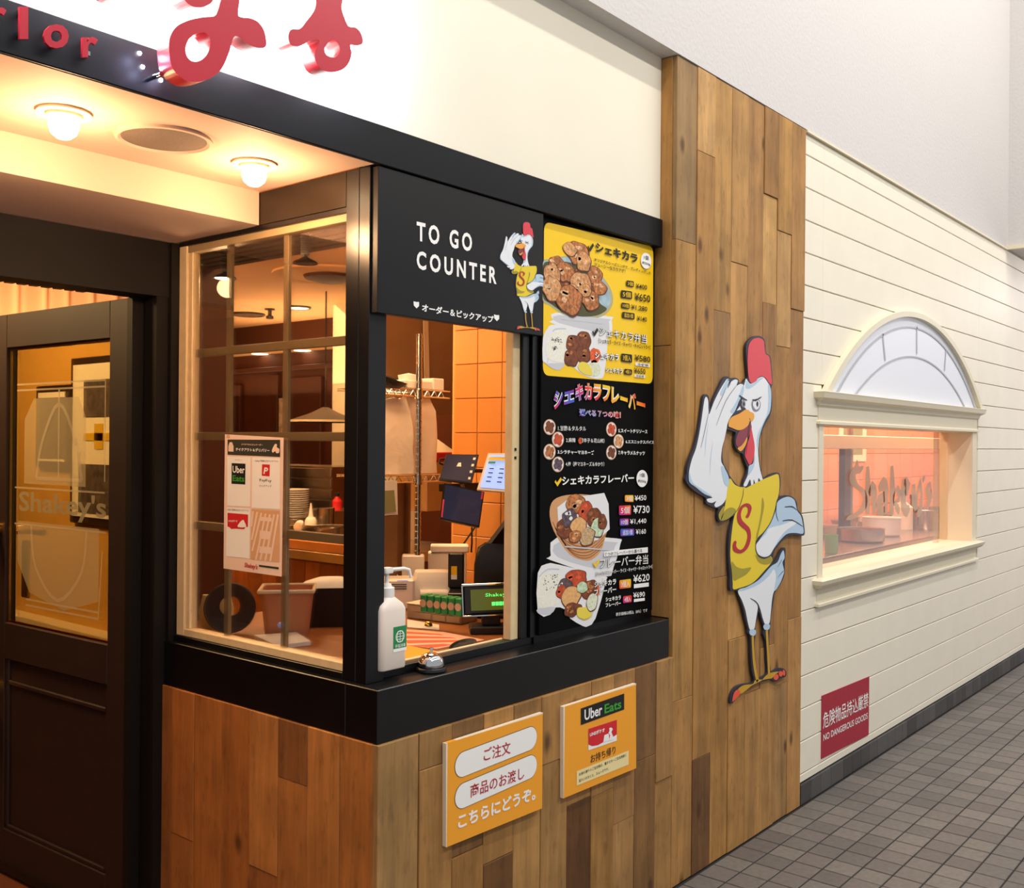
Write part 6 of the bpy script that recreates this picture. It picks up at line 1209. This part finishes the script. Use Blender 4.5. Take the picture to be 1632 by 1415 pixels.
quad('screen_band', [uv(s_, a, b, n) for a, b in ((0, .06), (1, .06), (1, .16), (0, .16))], 'lemon2', tB)
quad('screen_button', [uv(s_, a, b, n) for a, b in ((.02, .2), (.22, .2), (.22, .26), (.02, .26))], 'greenbox', tB)
for k in range(4):
    for j in range(3): quad('screen_text', [uv(s_, a, b, n) for a, b in ((.1+j*.28, .4+k*.13), (.22+j*.28, .4+k*.13), (.22+j*.28, .43+k*.13), (.1+j*.28, .43+k*.13))], 'darkscreen', tB)
tC, s_, n = screen('order_monitor', 'dark monitor with pink stickers hanging below the black tablet', [(2.8694,0.9,1.3949), (2.9925,0.8,1.3606), (2.9419,0.78,1.227), (2.8289,0.88,1.259)], 0, 'blackpl', 'darkscreen', .02, .07)
tC['category'] = 'monitor'
quad('pink_sticker', [uv(s_, a, b, n, .001) for a, b in ((-.03, .45), (.01, .45), (.01, .98), (-.03, .98))], 'pink', tC); quad('pink_sticker', [uv(s_, a, b, n, .001) for a, b in ((.96, -.02), (1.01, -.02), (1.01, .2), (.96, .2))], 'pink', tC)
tube('cable', [(3.25,1.0765,1.1917), (3.25,1.1375,1.1203), (3.25,1.2034,1.0609), (3.25,1.2402,1.003)], .004, 'blackpl', tC); tube('cable', [(3.25,1.0946,1.1907), (3.25,1.0938,1.1233), (3.25,1.0969,1.0826)], .004, 'blackpl', tC)
tube('wall_arm', [(2.8675,0.8,1.4461), (3.1, .84, 1.44), (3.305, .84, 1.44)], .008, 'darkmetal', tA); tube('wall_arm', [(2.8373,0.58,1.4471), (3.0, .62, 1.43), (3.305, .62, 1.43)], .008, 'darkmetal', tB)
box('wall_bracket', (3.2,1.0511,1.3024)[0]-.3, 3.30, .93, .96, 1.36, 1.39, 'darkmetal', tC, .002); tube('wall_arm', [(2.923,0.86,1.3997), (3.0001,0.92,1.371), (3.0821,0.97,1.3361)], .01, 'darkmetal', tC)
t = thing('angled_panel', 'black slanting panel behind the till beside the tiled wall', 'panel', (0, 0, 0)); quad('panel_face', [(2.6297,0.45,1.2087), (2.8232,0.45,1.3653), (2.8472,0.45,1.1889)], 'blackmatte', t, .02, (0, 1, 0))
# ---- shelf rack
RX, RY = 2.90, (2.9,1.073,1.5653)[1]
t = thing('wire_rack', 'chrome wire shelving rack with notched post behind the hatch', 'shelving rack', (0, 0, 0))
def post_(x, y, nm='post'):
    top = (2.9,1.0604,1.9882)[2]
    pts = [(x, y, .935), (x, y, top)]; tube(nm, pts, .0125, 'steel', t, 12)
    bm = bmesh.new(); z = .96
    while z < top-.01: add_tube(bm, [(x, y, z), (x, y, z+.004)], .0138, 10); z += .026
    tag(link('post_grooves', bm_mesh('g', bm), 'chrome', t), kind='stuff')
post_(RX, RY)
zs1, zs2 = (2.9,1.0709,1.3938)[2], (2.9,1.0751,1.7368)[2]
rx0 = 2.69; ry1 = RY+.25; 

for zz_ in (zs1, zs2):
    bm = bmesh.new()
    for (p, q) in (((rx0, RY, zz_), (3.08, RY, zz_)), ((rx0, RY, zz_+.028), (3.08, RY, zz_+.028)), ((rx0, ry1, zz_+.02), (3.08, ry1, zz_+.02))): add_tube(bm, [p, q], .0035, 6)
    x = rx0; k = 0
    while x < 3.05: add_tube(bm, [(x, RY, zz_), (x+.02, RY, zz_+.028), (x+.04, RY, zz_)], .0022, 5); x += .04
    x = rx0
    while x < 3.08: add_tube(bm, [(x, RY, zz_+.028), (x, ry1, zz_+.028)], .0018, 5); x += .025
    link('wire_shelf', bm_mesh('wire_shelf', bm), 'chrome', t)
    lathe('shelf_collar', [(.0125, 0), (.019, .002), (.016, .042), (.0125, .044)], 'steel', t, 16, (RX, RY, zz_-.012))
# bags of takeaway boxes on the lower shelf
def bag(lab, x, y, z, sx, sy, sz, seed, rz=0):
    rr = random.Random(seed); bm = bmesh.new(); bmesh.ops.create_cube(bm, size=1)
    bmesh.ops.subdivide_edges(bm, edges=bm.edges[:], cuts=5, use_grid_fill=True)
    for v in bm.verts:
        c = v.co.copy(); n_ = Vector((abs(c.x)*2, abs(c.y)*2, abs(c.z)*2))
        k = 1-.12*max(0, n_.x-.7)*max(0, n_.y-.5)*3
        tz = c.z+.5
        k *= 1-.28*max(0, tz-.72)/.28
        v.co = Vector((c.x*sx*k, c.y*sy*k, tz*sz))+Vector([rr.uniform(-.006, .006) for _ in range(3)])
        if tz < .01: v.co.z = 0
    o = link('takeaway_bag', bm_mesh('takeaway_bag', bm, True), 'bag'); o.location = (x, y, z); o.rotation_euler = (0, 0, rz)
    for p_ in o.data.polygons: p_.use_smooth = True
    tag(o, lab, 'bag', 'white bags of foam boxes on the wire shelf')
zb_ = zs1+.032
bag('big white plastic bag on the wire shelf, left of the notched post', 2.80, RY+.11, zb_, .21, .17, .30, 1); bag('white plastic bag on the wire shelf, behind and right of the notched post', 2.985, RY+.14, zb_, .16, .19, .31, 2)
t = thing('paper_stack', 'white cartons and cups piled on the top wire shelf', 'cartons', (2.93, RY+.13, zs2+.032))
boxes('carton', [(-.08, .08, -.1, .1, 0, .035)], 'whitepl', t, bev=.004); boxes('carton', [(.085, .15, -.1, .1, 0, .05)], 'whitepl', t, bev=.004); lathe('cup_lid', [(0, .036), (.04, .036), (.045, .06), (.0, .07)], 'whitepl', t, 20, (.02, -.02, .0))
t = thing('black_pan', 'black shallow bowl lying tilted on the top wire shelf', 'bowl', (2.76, RY+.10, zs2+.042)); o = lathe('bowl_body', [(0, 0), (.07, .003), (.10, .03), (.115, .05), (.11, .05), (.095, .033), (0, .01)], 'blackpl', t, 28); o.rotation_euler = (.3, .2, 0)
# hood
t = thing('extractor_hood', 'large sloping steel extractor hood above the wire rack', 'hood', (0, 0, 0))
quad('hood_front', [(3.78, 2.35, 1.72), (4.9, 2.35, 1.72), (4.9, 1.75, 2.6), (3.36, 1.75, 2.6)], 'hood', t, .02, (0, 1, 0))
quad('hood_seam_streak', [(4.22, 2.335, 1.72), (4.26, 2.335, 1.72), (3.60, 1.735, 2.6), (3.57, 1.735, 2.6)], 'trimcream', t, .006, (0, -1, 0))  # cream colour paints the bright streak on the steel along the seam
t.scale = (1, 1, 1)
# printers and boxes behind
def thing_box(name, lab, cat, px, m, w_, d_, h_, rz=0, z=.93, parts=None):
    t = thing(name, lab, cat, (px[0], px[1], z), rz); return t
t = thing('label_printer', 'white printer with sloping lid and rounded front, right of the notched post', 'printer', (2.8377,0.9248,0.93), math.radians(-45))
loft('printer_body', [rsect(.16, .13, .02, 0), rsect(.16, .13, .02, .09), rsect(.14, .10, .02, .125)], 'whitepl', t); tube('paper_roll_lid', [(-.05, -.072, .045), (.06, -.072, .045)], .018, 'whitepl', t, 14)
t = thing('label_printer', 'small white receipt printer with dark slots, left of the notched post', 'printer', (2.6608,0.9399,0.93), math.radians(-45))
boxes('printer_body', [(-.065, .065, -.05, .06, 0, .115)], 'whitepl', t, bev=.008); boxes('slot', [(-.045, .035, -.052, -.049, .078+k*.008, .081+k*.008) for k in range(3)], 'blackpl', t); box('status_light', .0, .04, -.052, -.05, .108, .111, 'blueglow', t, 0)
t = thing('carton_box', 'white carton stack on the counter behind the printers', 'box', (3.14, 1.12, .93), math.radians(-45))
boxes('carton', [(-.09, .07, -.03, .06, 0, .16)], 'whitepl', t, bev=.004); boxes('carton', [(-.08, .08, -.035, .06, .161, .19)], 'whitepl', t, bev=.004)
t = thing('grey_case', 'pale grey upright case behind the small receipt printer', 'box', (2.8786,1.0687,0.93), math.radians(-45)); boxes('case_body', [(-.05, .04, 0, .07, 0, .17)], 'whitepl', t, bev=.005)
t = thing('pump_bottle', 'small cream pump bottle behind the sanitiser', 'bottle', Vector((2.7915,1.1147,0.93))); lathe('bottle_body', [(0, 0), (.04, 0), (.042, .05), (.036, .09), (.014, .11), (.013, .12)], 'whitepl', t, 24); lathe('cap', [(.016, .118), (.016, .14), (.006, .143), (.006, .165), (0, .166)], 'whitepl', t, 18)
t = thing('cardboard_box', 'large open brown cardboard box standing under the wire shelf', 'box', (0, 0, 0))
boxes('carton_side', [(2.72, 3.06, RY+.22, RY+.235, .932, zs1-.01), (3.045, 3.06, RY+.20, RY+.22, .932, zs1-.01)], 'cardboard', t, bev=.002)
t = thing('leaflet_pile', 'pale green printed packet hanging left of the cardboard box', 'packet', (0, 0, 0)); quad('packet_front', [(2.6315,1,1.407), (2.7131,1,1.4052), (2.718,1,1.2751), (2.633,1,1.2745)], 'whitepl', t, .02, (0, 1, 0)); quad('green_print', [(2.6429,0.998,1.3689), (2.6951,0.998,1.3697), (2.706,0.998,1.2878), (2.6439,0.998,1.2859)], 'dullgreen', t, .001, (0, -1, 0))
box('packet_support', (2.633,1,1.2745)[0], (2.718,1,1.2751)[0], 1.0, 1.05, 1.02, (2.718,1,1.2727)[2], 'cardboard', t)
# ================================================================== pass counter with pans
PX0 = 3.42
pc = thing('pass_counter', 'wood-panelled kitchen pass counter with steel rail inside', 'counter', (0, 0, 0))
box('worktop', 3.02, 3.75, 1.48, 3.6, 1.0, 1.045, 'steel', pc, .003)
box('core', 3.05, 3.7, 1.5, 3.58, .04, 1.0, 'brownwall', pc, 0)
y = 1.5; k = 0
while y < 3.55:
    me = bmesh_for(.108, .02, .955, .002, 'woodpanel'); o = board('panel_board', me, 3.05, y+.108, .042, random.choice(['#9a6230', '#a86a34', '#8a552a', '#b07038']), pc, -PI/2); y += .11
t = thing('cutting_board', 'long glowing wooden cutting board on the pass counter', 'cutting board', (3.14, 2.15, 1.046), 0); box('board_body', -.11, .11, -.6, .9, 0, .045, 'board', t, .004)
def pan(lab, p, r, h, kind='pan', cat='pan', m='steel'):
    t = thing(kind, lab, cat, p, group='pans on the kitchen shelf'); lathe('pan_body', [(0, .002), (r*.92, 0), (r*.97, .004), (r, h), (r+.008, h+.002), (r+.006, h-.004), (r*.97, h-.003), (r*.93, .006), (0, .006)], m, t, 32); return t
def onw(p, z=1.046): return (p[0], p[1], z)
pan('wide low steel pan on the pass counter, seen left in the kiosk side window', onw((3.42,2.4702,1.0333)), .09, .055); pan('wide steel pan on the pass counter, next to the corner post', onw((3.45,2.2529,1.0458)), .085, .07)
pan('shallow steel pan behind the wide pans', onw((3.66,2.8104,1.0301)), .07, .07)
t = thing('steel_canister', 'tall steel canister behind the wide pans', 'canister', onw((3.68,2.5668,1.0442))); lathe('canister_body', [(0, 0), (.047, 0), (.047, .135), (.052, .14), (.049, .14), (.045, .01), (0, .01)], 'steel', t, 28)
t = thing('squeeze_bottle', 'cream squeeze bottle with pointed nozzle among the pans', 'bottle', onw((3.58,2.5736,1.0259))); lathe('bottle_body', [(0, 0), (.032, 0), (.033, .075), (.024, .09), (.014, .095)], 'whitepl', t, 24); lathe('nozzle', [(.016, .094), (.012, .105), (.006, .15), (.003, .17), (0, .17)], 'whitepl', t, 16)
for k in range(2):
    t = thing('squeeze_bottle', ('lying cream squeeze bottle left of the upright one', 'second lying cream squeeze bottle above the first')[k], 'bottle', Vector(((3.27,2.2971,1.0359)[0], (3.27,2.2971,1.0359)[1], 1.07+k*.05)), .4); lathe('bottle_body', [(0, 0), (.022, .002), (.023, .07), (.01, .09), (.003, .13), (0, .13)], 'whitepl', t, 18, axis=(.9, .3, .1))
t = thing('plate_stack', 'stack of pale plates behind the pans by the window bar', 'plates', onw((3.9,3.1258,1.0143)));
for k in range(17): lathe('plate', [(0, 0), (.06, 0), (.09, .008), (.09, .011), (.058, .004), (0, .004)], 'whitepl', t, 26, (0, 0, k*.013))
t = thing('red_carton', 'red and white carton under crumpled paper behind the pans', 'carton', (4.05, 2.15, 1.40)); box('carton_body', -.12, .12, -.12, .12, -.22, .05, 'steel', t); box('red_top', -.14, .12, -.13, .12, .051, .10, 'kanjired', t, .004); loft('crumpled_paper', [rsect(.26, .22, .02, .101), rsect(.2, .2, .05, .13), rsect(.06, .1, .02, .18)], 'trimcream', t)
t = thing('sauce_bottle', 'red sauce bottle with black cap near the corner post', 'bottle', Vector((3.2733,2,1.2218))); lathe('bottle_body', [(0, 0), (.028, 0), (.03, .05), (.014, .07), (.012, .08)], 'linered', t, 20); lathe('cap', [(.016, .08), (.016, .10), (0, .10)], 'blackpl', t, 16); t.location = (4.0, (4,2.8463,1.1489)[1], (4,2.8463,1.1489)[2])
box('sauce_stand', 3.9, 4.15, (4,2.8463,1.1489)[1]-.1, (4,2.8463,1.1489)[1]+.2, 1.0, (4,2.8463,1.1489)[2], 'steel'); tag(C.objects['sauce_stand'], 'steel stand block under the red sauce bottle', 'stand')
st_ = thing('steel_cabinet', 'tall ribbed steel cabinet front behind the pass counter', 'cabinet', (0, 0, 0)); q0 = (4.4,3.8537,1.3863); q1 = (4.4,3.3847,1.3834)
boxes('cabinet_body', [(4.42, 4.8, q1[1], q0[1]+.5, .05, q0[2])], 'steel', st_)
for k in range(6): box('rib', 4.405, 4.42, q1[1], q0[1]+.5, q0[2]-.01-k*.07-.06, q0[2]-.01-k*.07, 'steel', st_, .004)
# ---- things on the inner counter seen through the side window
p = Vector((2.0788,0.8477,0.93))
t = thing('plastic_tub', 'square translucent pink-brown plastic tub on the inner counter', 'tub', p, math.radians(-42))
M['tub'] = mat('tub_plastic', '#c98a66', .4)
loft('tub_body', [rsect(.135, .12, .02, 0), rsect(.165, .15, .025, .135), rsect(.168, .153, .025, .145), rsect(.158, .143, .022, .145), rsect(.13, .115, .018, .01)], 'tub', t)
boxes('tub_rim', [(-.09, .09, -.084, -.075, .138, .15), (-.09, .09, .075, .084, .138, .15), (-.09, -.082, -.08, .08, .138, .15), (.082, .09, -.08, .08, .138, .15)], 'trimcream', t, bev=.003)
t = onz('paper_stack', 'stack of white papers lying beside the plastic tub', 'papers', [(1.94,0.8355,0.931),(2.0606,0.7798,0.931),(1.9945,0.627,0.931),(1.8839,0.6512,0.931)], 'white', .012)
t = thing('cable_coil', 'coil of dark cable standing at the left end of the inner counter', 'coil', Vector((1.9234,0.9548,0.93))+Vector((.03, .03, .083)), math.radians(-35))
for k in range(8):
    r = .078-k*.006; tube('cable_loop', [(r*math.cos(2*PI*i/28), k*.006-.02, r*math.sin(2*PI*i/28)) for i in range(28)], .0042, 'cablegrey', t, 8, True)
t = thing('folded_bag', 'folded cream paper bag behind the cable coil', 'bag', Vector((1.9775,1.0929,0.93)), math.radians(-40)); loft('bag_body', [rsect(.10, .05, .01, 0), rsect(.11, .05, .01, .06), rsect(.09, .02, .005, .11)], 'cream2', t)
t = thing('dark_void_box', 'black box standing in for the dark shelf void, white cloth on top', 'box', Vector((2.2022,0.7947,0.93))+Vector((.07, .07, 0)), math.radians(-42)); boxes('box_body', [(-.09, .16, -.06, .1, 0, .13)], 'blackmatte', t, bev=.003); loft('cloth', [rsect(.2, .12, .03, .131), rsect(.17, .1, .03, .145), rsect(.08, .05, .02, .16)], 'white', t)  # solid black box imitates the dark void under a shelf
t = thing('reflection_stand', 'thin stand with glowing blue knob, shaped after a reflection in the side window', 'glint', Vector((1.9285,0.6791,0.93))); tube('stem', [(0, 0, 0), (0, 0, .06)], .004, 'blueglow', t); lathe('knob', [(0, .055), (.012, .057), (.016, .064), (.012, .072), (0, .074)], 'blueglow', t, 18)  # made-up stand imitating a blue reflection in the glass
# ---- slatted soffit with coiled cord heat lamps
t = struct(box('trim_10', 1.78, 2.20, .17, 2.4, 2.205, 2.26, 'slat2', bev=0))
for k in range(8): box('slat', 1.80+k*.05, 1.835+k*.05, .17, 2.4, 2.185, 2.205, 'slat', t, .002)
for k, (x, y, lit, lab) in enumerate(((1.885, .93, 1, 'heat lamp on a coiled cord, lit, left in the kiosk side window'), (1.955, .62, 0, 'heat lamp on a pale coiled cord, unlit with dark shade, near the corner post'))):
    t = thing('heat_lamp', lab, 'lamp', (x, y, 2.185), group='coiled cord heat lamps')
    n = 90; L0 = .10 if lit else .075
    tube('coiled_cord', [(.011*math.cos(i*.75), .011*math.sin(i*.75), -L0*i/n) for i in range(n)], .0035, 'trimcream' if not lit else 'slat', t, 6)
    lathe('shade', [(.006, -L0), (.012, -L0-.005), (.034, -L0-.016), (.038, -L0-.022), (.035, -L0-.021), (.01, -L0-.012)], 'darkmetal', t, 24)
    lathe('lamp_face', [(0, -L0-.024), (.028, -L0-.021), (.031, -L0-.019)], 'lamp' if lit else 'darkmetal', t, 20)
    if lit: point('heat_lamp_light', (x, y, 2.185-L0-.05), 3, WARM, .03)
# ---- restaurant ceiling details
def disc(name, lab, cat, p, r, m, rim=None, group=None):
    t = thing(name, lab, cat, p, group=group); lathe('face', [(0, -.012), (r*.8, -.011), (r*.85, -.005)], m, t, 28); lathe('rim', [(r*.82, -.004), (r*.9, -.016), (r, -.012), (r, 0)], rim or 'darkmetal', t, 28); return t
disc('ceiling_diffuser', 'large round ceiling air diffuser near the corner post', 'air diffuser', (4.1523,3.102,2.6), .36, 'ceil_in', 'ceil_in')
lathe('diffuser_core', [(.0, -.05), (.08, -.05), (.16, -.03), (.17, -.012)], 'beam', C.objects['ceiling_diffuser'], 28)
disc('downlight', 'lit round downlight with dark ring on the restaurant ceiling', 'downlight', (5.0031,4.492,2.6), .10, 'lamp')
disc('ceiling_vent', 'flat dark round vent on the restaurant ceiling, left of the lit downlight', 'vent', (5.0278,5.171,2.6), .14, 'beam')
t = thing('ceiling_camera', 'small dark dome camera hanging from the restaurant ceiling', 'camera', (4.9412,4.7643,2.6)); lathe('camera_body', [(.04, 0), (.04, -.01), (.015, -.015), (.015, -.05), (.03, -.06), (.028, -.08), (0, -.085)], 'darkmetal', t, 18)
for q, lb_ in zip(((7.4156,8.2444,2.6), (6.9663,7.4424,2.6), (7.4179,7.4486,2.6), (6.4827,6.3919,2.6), (7.8348,7.4027,2.6)), ('leftmost', 'second from left, upper,', 'third from left, lower,', 'highest, against the beam,', 'rightmost, by the pale pillar,')):
    t = thing('spot_lamp', 'tiny lit ceiling spot far inside, %s of the five' % lb_, 'spot lamp', q, group='five far ceiling spots'); lathe('face', [(0, -.006), (.09, -.005), (.1, 0)], 'lamp', t, 16)
struct(box('pillar_1', (5.1,4.1913,2.0537)[0], 5.5, (5.1,4.1913,2.0537)[1]-.5, (5.1,4.1913,2.0537)[1], 0, 2.6, 'trimcream', bev=0))
t = thing('pendant_lamp', 'dim pendant shade beside the pale pillar far inside', 'pendant lamp', (4.5197,3.5943,2.6)); q = (4.6,3.6782,1.693); t.location = (q[0], q[1], 2.6)
zz2 = q[2]-2.6; tube('cord', [(0, 0, 0), (0, 0, zz2)], .006, 'darkmetal', t); lathe('shade', [(.02, zz2+.10), (.1, zz2+.06), (.24, zz2+.01), (.26, zz2), (.24, zz2-.005)], 'slat', t, 28); lathe('rim', [(.262, zz2-.004), (.262, zz2+.01), (.255, zz2+.01)], 'trimcream', t, 28)
t = thing('sign_tag', 'small yellow tag hanging on a thin pole left in the side window', 'tag', (0, 0, 0)); q = (3,2.5797,2.1681); box('tag_plate', 3.0, 3.006, q[1]-.09, q[1]+.07, q[2]-.04, q[2]+.02, 'cream2', t); tube('pole', [(3.01, q[1]-.0, 1.0), (3.01, q[1], 2.6)], .012, 'darkmetal', t)
t = thing('wall_picture', 'small framed picture on the far brown wall', 'picture', (0, 0, 0)); q = (7.49,7.7464,1.824); box('frame', 7.46, 7.5, q[1]-.22, q[1]+.22, q[2]-.38, q[2]+.30, 'darkframe', t, .005); box('print', 7.452, 7.46, q[1]-.17, q[1]+.17, q[2]-.32, q[2]+.24, 'boardedge2', t, 0)
# arch and door shapes on the far wall
t = struct(boxes('trim_11', [(7.44, 7.5, (7.5,7.9979,2.0278)[1]-.06, (7.5,7.9979,2.0278)[1]+.06, 0, 2.35), (7.44, 7.5, (7.5,8.756,2.0429)[1]-.08, (7.5,8.756,2.0429)[1]+.08, 0, 2.25), (7.42, 7.5, 2.0, 10.9, 2.38, 2.44), (7.44, 7.5, (7.5,7.4525,2.0169)[1]-.3, (7.5,7.4525,2.0169)[1]+.3, 0, 2.3)], 'beam', bev=.01))
t = thing('wall_cabinet', 'pale steel cupboard left behind the side window bars', 'cupboard', (0, 0, 0)); a_ = (4,4.2192,1.4134); b_ = (4,3.997,1.1442)
box('cupboard_body', 4.0, 4.3, b_[1]-.25, a_[1], b_[2], a_[2], 'steel', t, .004); box('worktop', 3.9, 4.4, b_[1]-.3, a_[1]+.02, b_[2]-.25, b_[2]-.21, 'darkmetal', t, .003); box('base', 3.95, 4.4, b_[1]-.3, a_[1]+.02, .04, b_[2]-.25, 'brownwall', t, 0); boxes('cupboard_side', [(4.28, 4.32, b_[1]-.2, a_[1], b_[2]-.21, b_[2])], 'darkmetal', t)
# ---- passage behind the entrance door
def picture(lab, ya, yb, z0, z1, img):
    t = thing('framed_picture', lab, 'picture', (0, 0, 0)); box('frame', 2.075, 2.10, ya, yb, z0, z1, 'darkframe', t, .004); box('mat_board', 2.070, 2.0755, ya+.03, yb-.03, z0+.03, z1-.03, 'white', t, 0)
    for (a, b, c, d, m_) in img: box('photo', 2.067, 2.0705, ya+a*(yb-ya), ya+b*(yb-ya), z0+c*(z1-z0), z0+d*(z1-z0), m_, t, 0)
yA = (2.1,2.2852,1.5536)[1]; zA0 = (2.1,2.2792,1.2083)[2]; zA1 = (2.1,2.291,1.889)[2]
picture('large dark-framed photo collage on the yellow passage wall', yA-.62, yA, zA0, zA1, [(.08, .8, .64, .86, 'photo'), (.55, .66, .45, .6, 'lemon2'), (.3, .8, .50, .545, 'lemon2'), (.08, .86, .07, .36, 'photo')])
yB = (2.1,2.5894,1.6072)[1]; yB0 = (2.1,2.2756,1.6059)[1]; zB0 = (2.1,2.5862,1.4293)[2]; zB1 = (2.1,2.5926,1.7826)[2]
picture('smaller dark-framed photo left of the large collage', yB0+.02, yB, zB0, zB1, [(.1, .9, .12, .85, 'photo')])
# corrugated cloth above the door
bm = bmesh.new(); n = 220; V = []
for i in range(n+1):
    x = 2.0+1.9*i/n; ydis = .05*math.sin(i*.33)+.02*math.sin(i*.13)
    V.append([bm.verts.new((x, 4.75+ydis, 1.2)), bm.verts.new((x, 4.75+ydis, 2.6))])
for i in range(n): bm.faces.new((V[i][0], V[i+1][0], V[i+1][1], V[i][1]))
o = link('curtain', bm_mesh('curtain', bm, True), 'curtain'); tag(o, 'pale pleated curtain glimpsed above the entrance door', 'curtain')
sol = o.modifiers.new('s', 'SOLIDIFY'); sol.thickness = .004
# ================================================================== kitchen behind the right-hand window
struct(boxes('wall_kitchen', [(4.3, 12.2, 1.06, 1.14, 0, 2.35), (4.2, 4.3, .2, 1.1, 0, 2.35)], 'tilegrout'))
struct(boxes('ceiling_kitchen', [(4.2, 12.2, .13, 1.1, 2.3, 2.35)], 'cream'))
M['ktile'] = obj_tint_mat('salmon_wall_tile', .4, .03, 5, .03)
z = .3
while z < 2.2:
    x = 4.6
    while x < 11.6:
        me = bmesh_for(.296, .01, .196, .0015, 'ktile'); board('tile', me, x, 1.06, z, random.choice(['#e09a72', '#dc956c', '#e4a07a']), C.objects['wall_kitchen']); x += .3
    z += .2
kc = thing('kitchen_counter', 'steel kitchen counter behind the hazy right-hand window', 'counter', (0, 0, 0)); box('worktop', 4.6, 11.5, .30, 1.04, .93, .97, 'steel', kc, .003); box('counter_body', 4.62, 11.4, .34, 1.04, 0, .93, 'darkmetal', kc, 0)
t = thing('ceiling_rail', 'tan horizontal rail across the top of the hazy kitchen window', 'rail', (0, 0, 0)); q = (5.9916,0.6,1.6214); box('rail_bar', 5.2, 11.5, .60, .64, q[2]-.085, q[2], 'trimcream', t, .004); [box('rail_hanger', x, x+.02, .61, .63, q[2], 2.3, 'steel', t, 0) for x in (5.6, 8.2, 10.8)]
t = thing('wall_chart', 'pale paper chart on the tiled wall behind the hazy window', 'chart', (0, 0, 0)); q = (7.1772,1.04,1.6493); q2 = (7.7147,1.04,1.4403); box('chart_sheet', q[0], q2[0], 1.042, 1.048, q2[2], 2.0, 'boardedge', t, 0); quad('chart_print', [(q[0]+.08, 1.041, q2[2]+.05), (q2[0]-.08, 1.041, q2[2]+.05), (q2[0]-.08, 1.041, q2[2]+.28), (q[0]+.08, 1.041, q2[2]+.28)], 'dullgreen', t)
t = thing('hanging_pole', 'dark rack post left behind the hazy window', 'rack', (0, 0, 0)); q = (6.5051,0.8,1.3505); tube('pole', [(q[0], .7, .971), (q[0], .7, 2.3)], .02, 'steel', t); box('rack_side', q[0]-.14, q[0]-.04, .68, .72, .975, 1.62, 'darkmetal', t)
def kit(nm, lab, cat, px, py, r, h, m, y=.55, top=None):
    p = PYx(px, py, y); t = thing(nm, lab, cat, p); lathe('body', [(0, 0), (r*.9, 0), (r, h*.1), (r, h), (r*1.03, h), (r*.95, h-.004), (r*.9, .01), (0, .01)] if not top else [(0, 0), (r, 0), (r, h*.65), (r*.4, h*.8), (r*.35, h)], m, t, 22)
    if top: lathe('cap', [(r*.45, h), (r*.45, h*1.15), (0, h*1.15)], top, t, 14)
KP = {1405: (6.6682,0.55,1.0168), 1438: (7.2769,0.62,0.9945), 1455: (7.6275,0.66,0.9769), 1372: (6.1697,0.5,1.0221), 1480: (7.4442,0.5,0.9652), 1325: (5.365,0.36,1.0091), 1508: (7.6098,0.42,0.9241)}
for nm, lab, cat, k, r, h, m, top in (('food_tub', 'white round tub on the kitchen counter behind the window', 'tub', 1405, .12, .12, 'whitepl', None), ('sauce_bottle', 'white bottle right of the white tub behind the window', 'bottle', 1438, .07, .24, 'whitepl', 'darkmetal'),
        ('sauce_bottle', 'grey bottle right of the white bottle behind the window', 'bottle', 1455, .055, .2, 'photo', 'blackpl'), ('steel_bowl', 'low steel bowl under the letters on the kitchen window', 'bowl', 1372, .14, .08, 'steel', None),
        ('steel_pot', 'steel pot at the right end of the hazy pane', 'pot', 1480, .08, .13, 'steel', None), ('green_cup', 'pale green cup at the lower left of the hazy pane', 'cup', 1325, .035, .10, 'cup', None), ('dark_pan', 'dark pan in the clear strip right of the hazy pane', 'pan', 1508, .09, .15, 'darkmetal', None)):
    p = KP[k]; t = thing(nm, lab, cat, (p[0], p[1], .971))
    lathe('body', [(0, 0), (r*.9, 0), (r, h*.1), (r, h), (r*1.03, h), (r*.95, h-.004), (r*.9, .01), (0, .01)] if not top else [(0, 0), (r, 0), (r, h*.65), (r*.4, h*.8), (r*.35, h)], m, t, 22)
    if top: lathe('cap', [(r*.45, h), (r*.45, h*1.15), (0, h*1.15)], top, t, 14)
for k in range(4):
    x = 6.3+k*.9; t = thing('food_tray', 'steel food tray, number %s from the left along the kitchen counter' % ('one', 'two', 'three', 'four')[k], 'tray', (x, .90, .971), group='trays along the kitchen counter')
    loft('tray_body', [rsect(.5, .2, .03, 0), rsect(.54, .22, .03, .06), rsect(.56, .24, .03, .062), rsect(.5, .2, .03, .055), rsect(.48, .19, .03, .01)], 'steel', t)
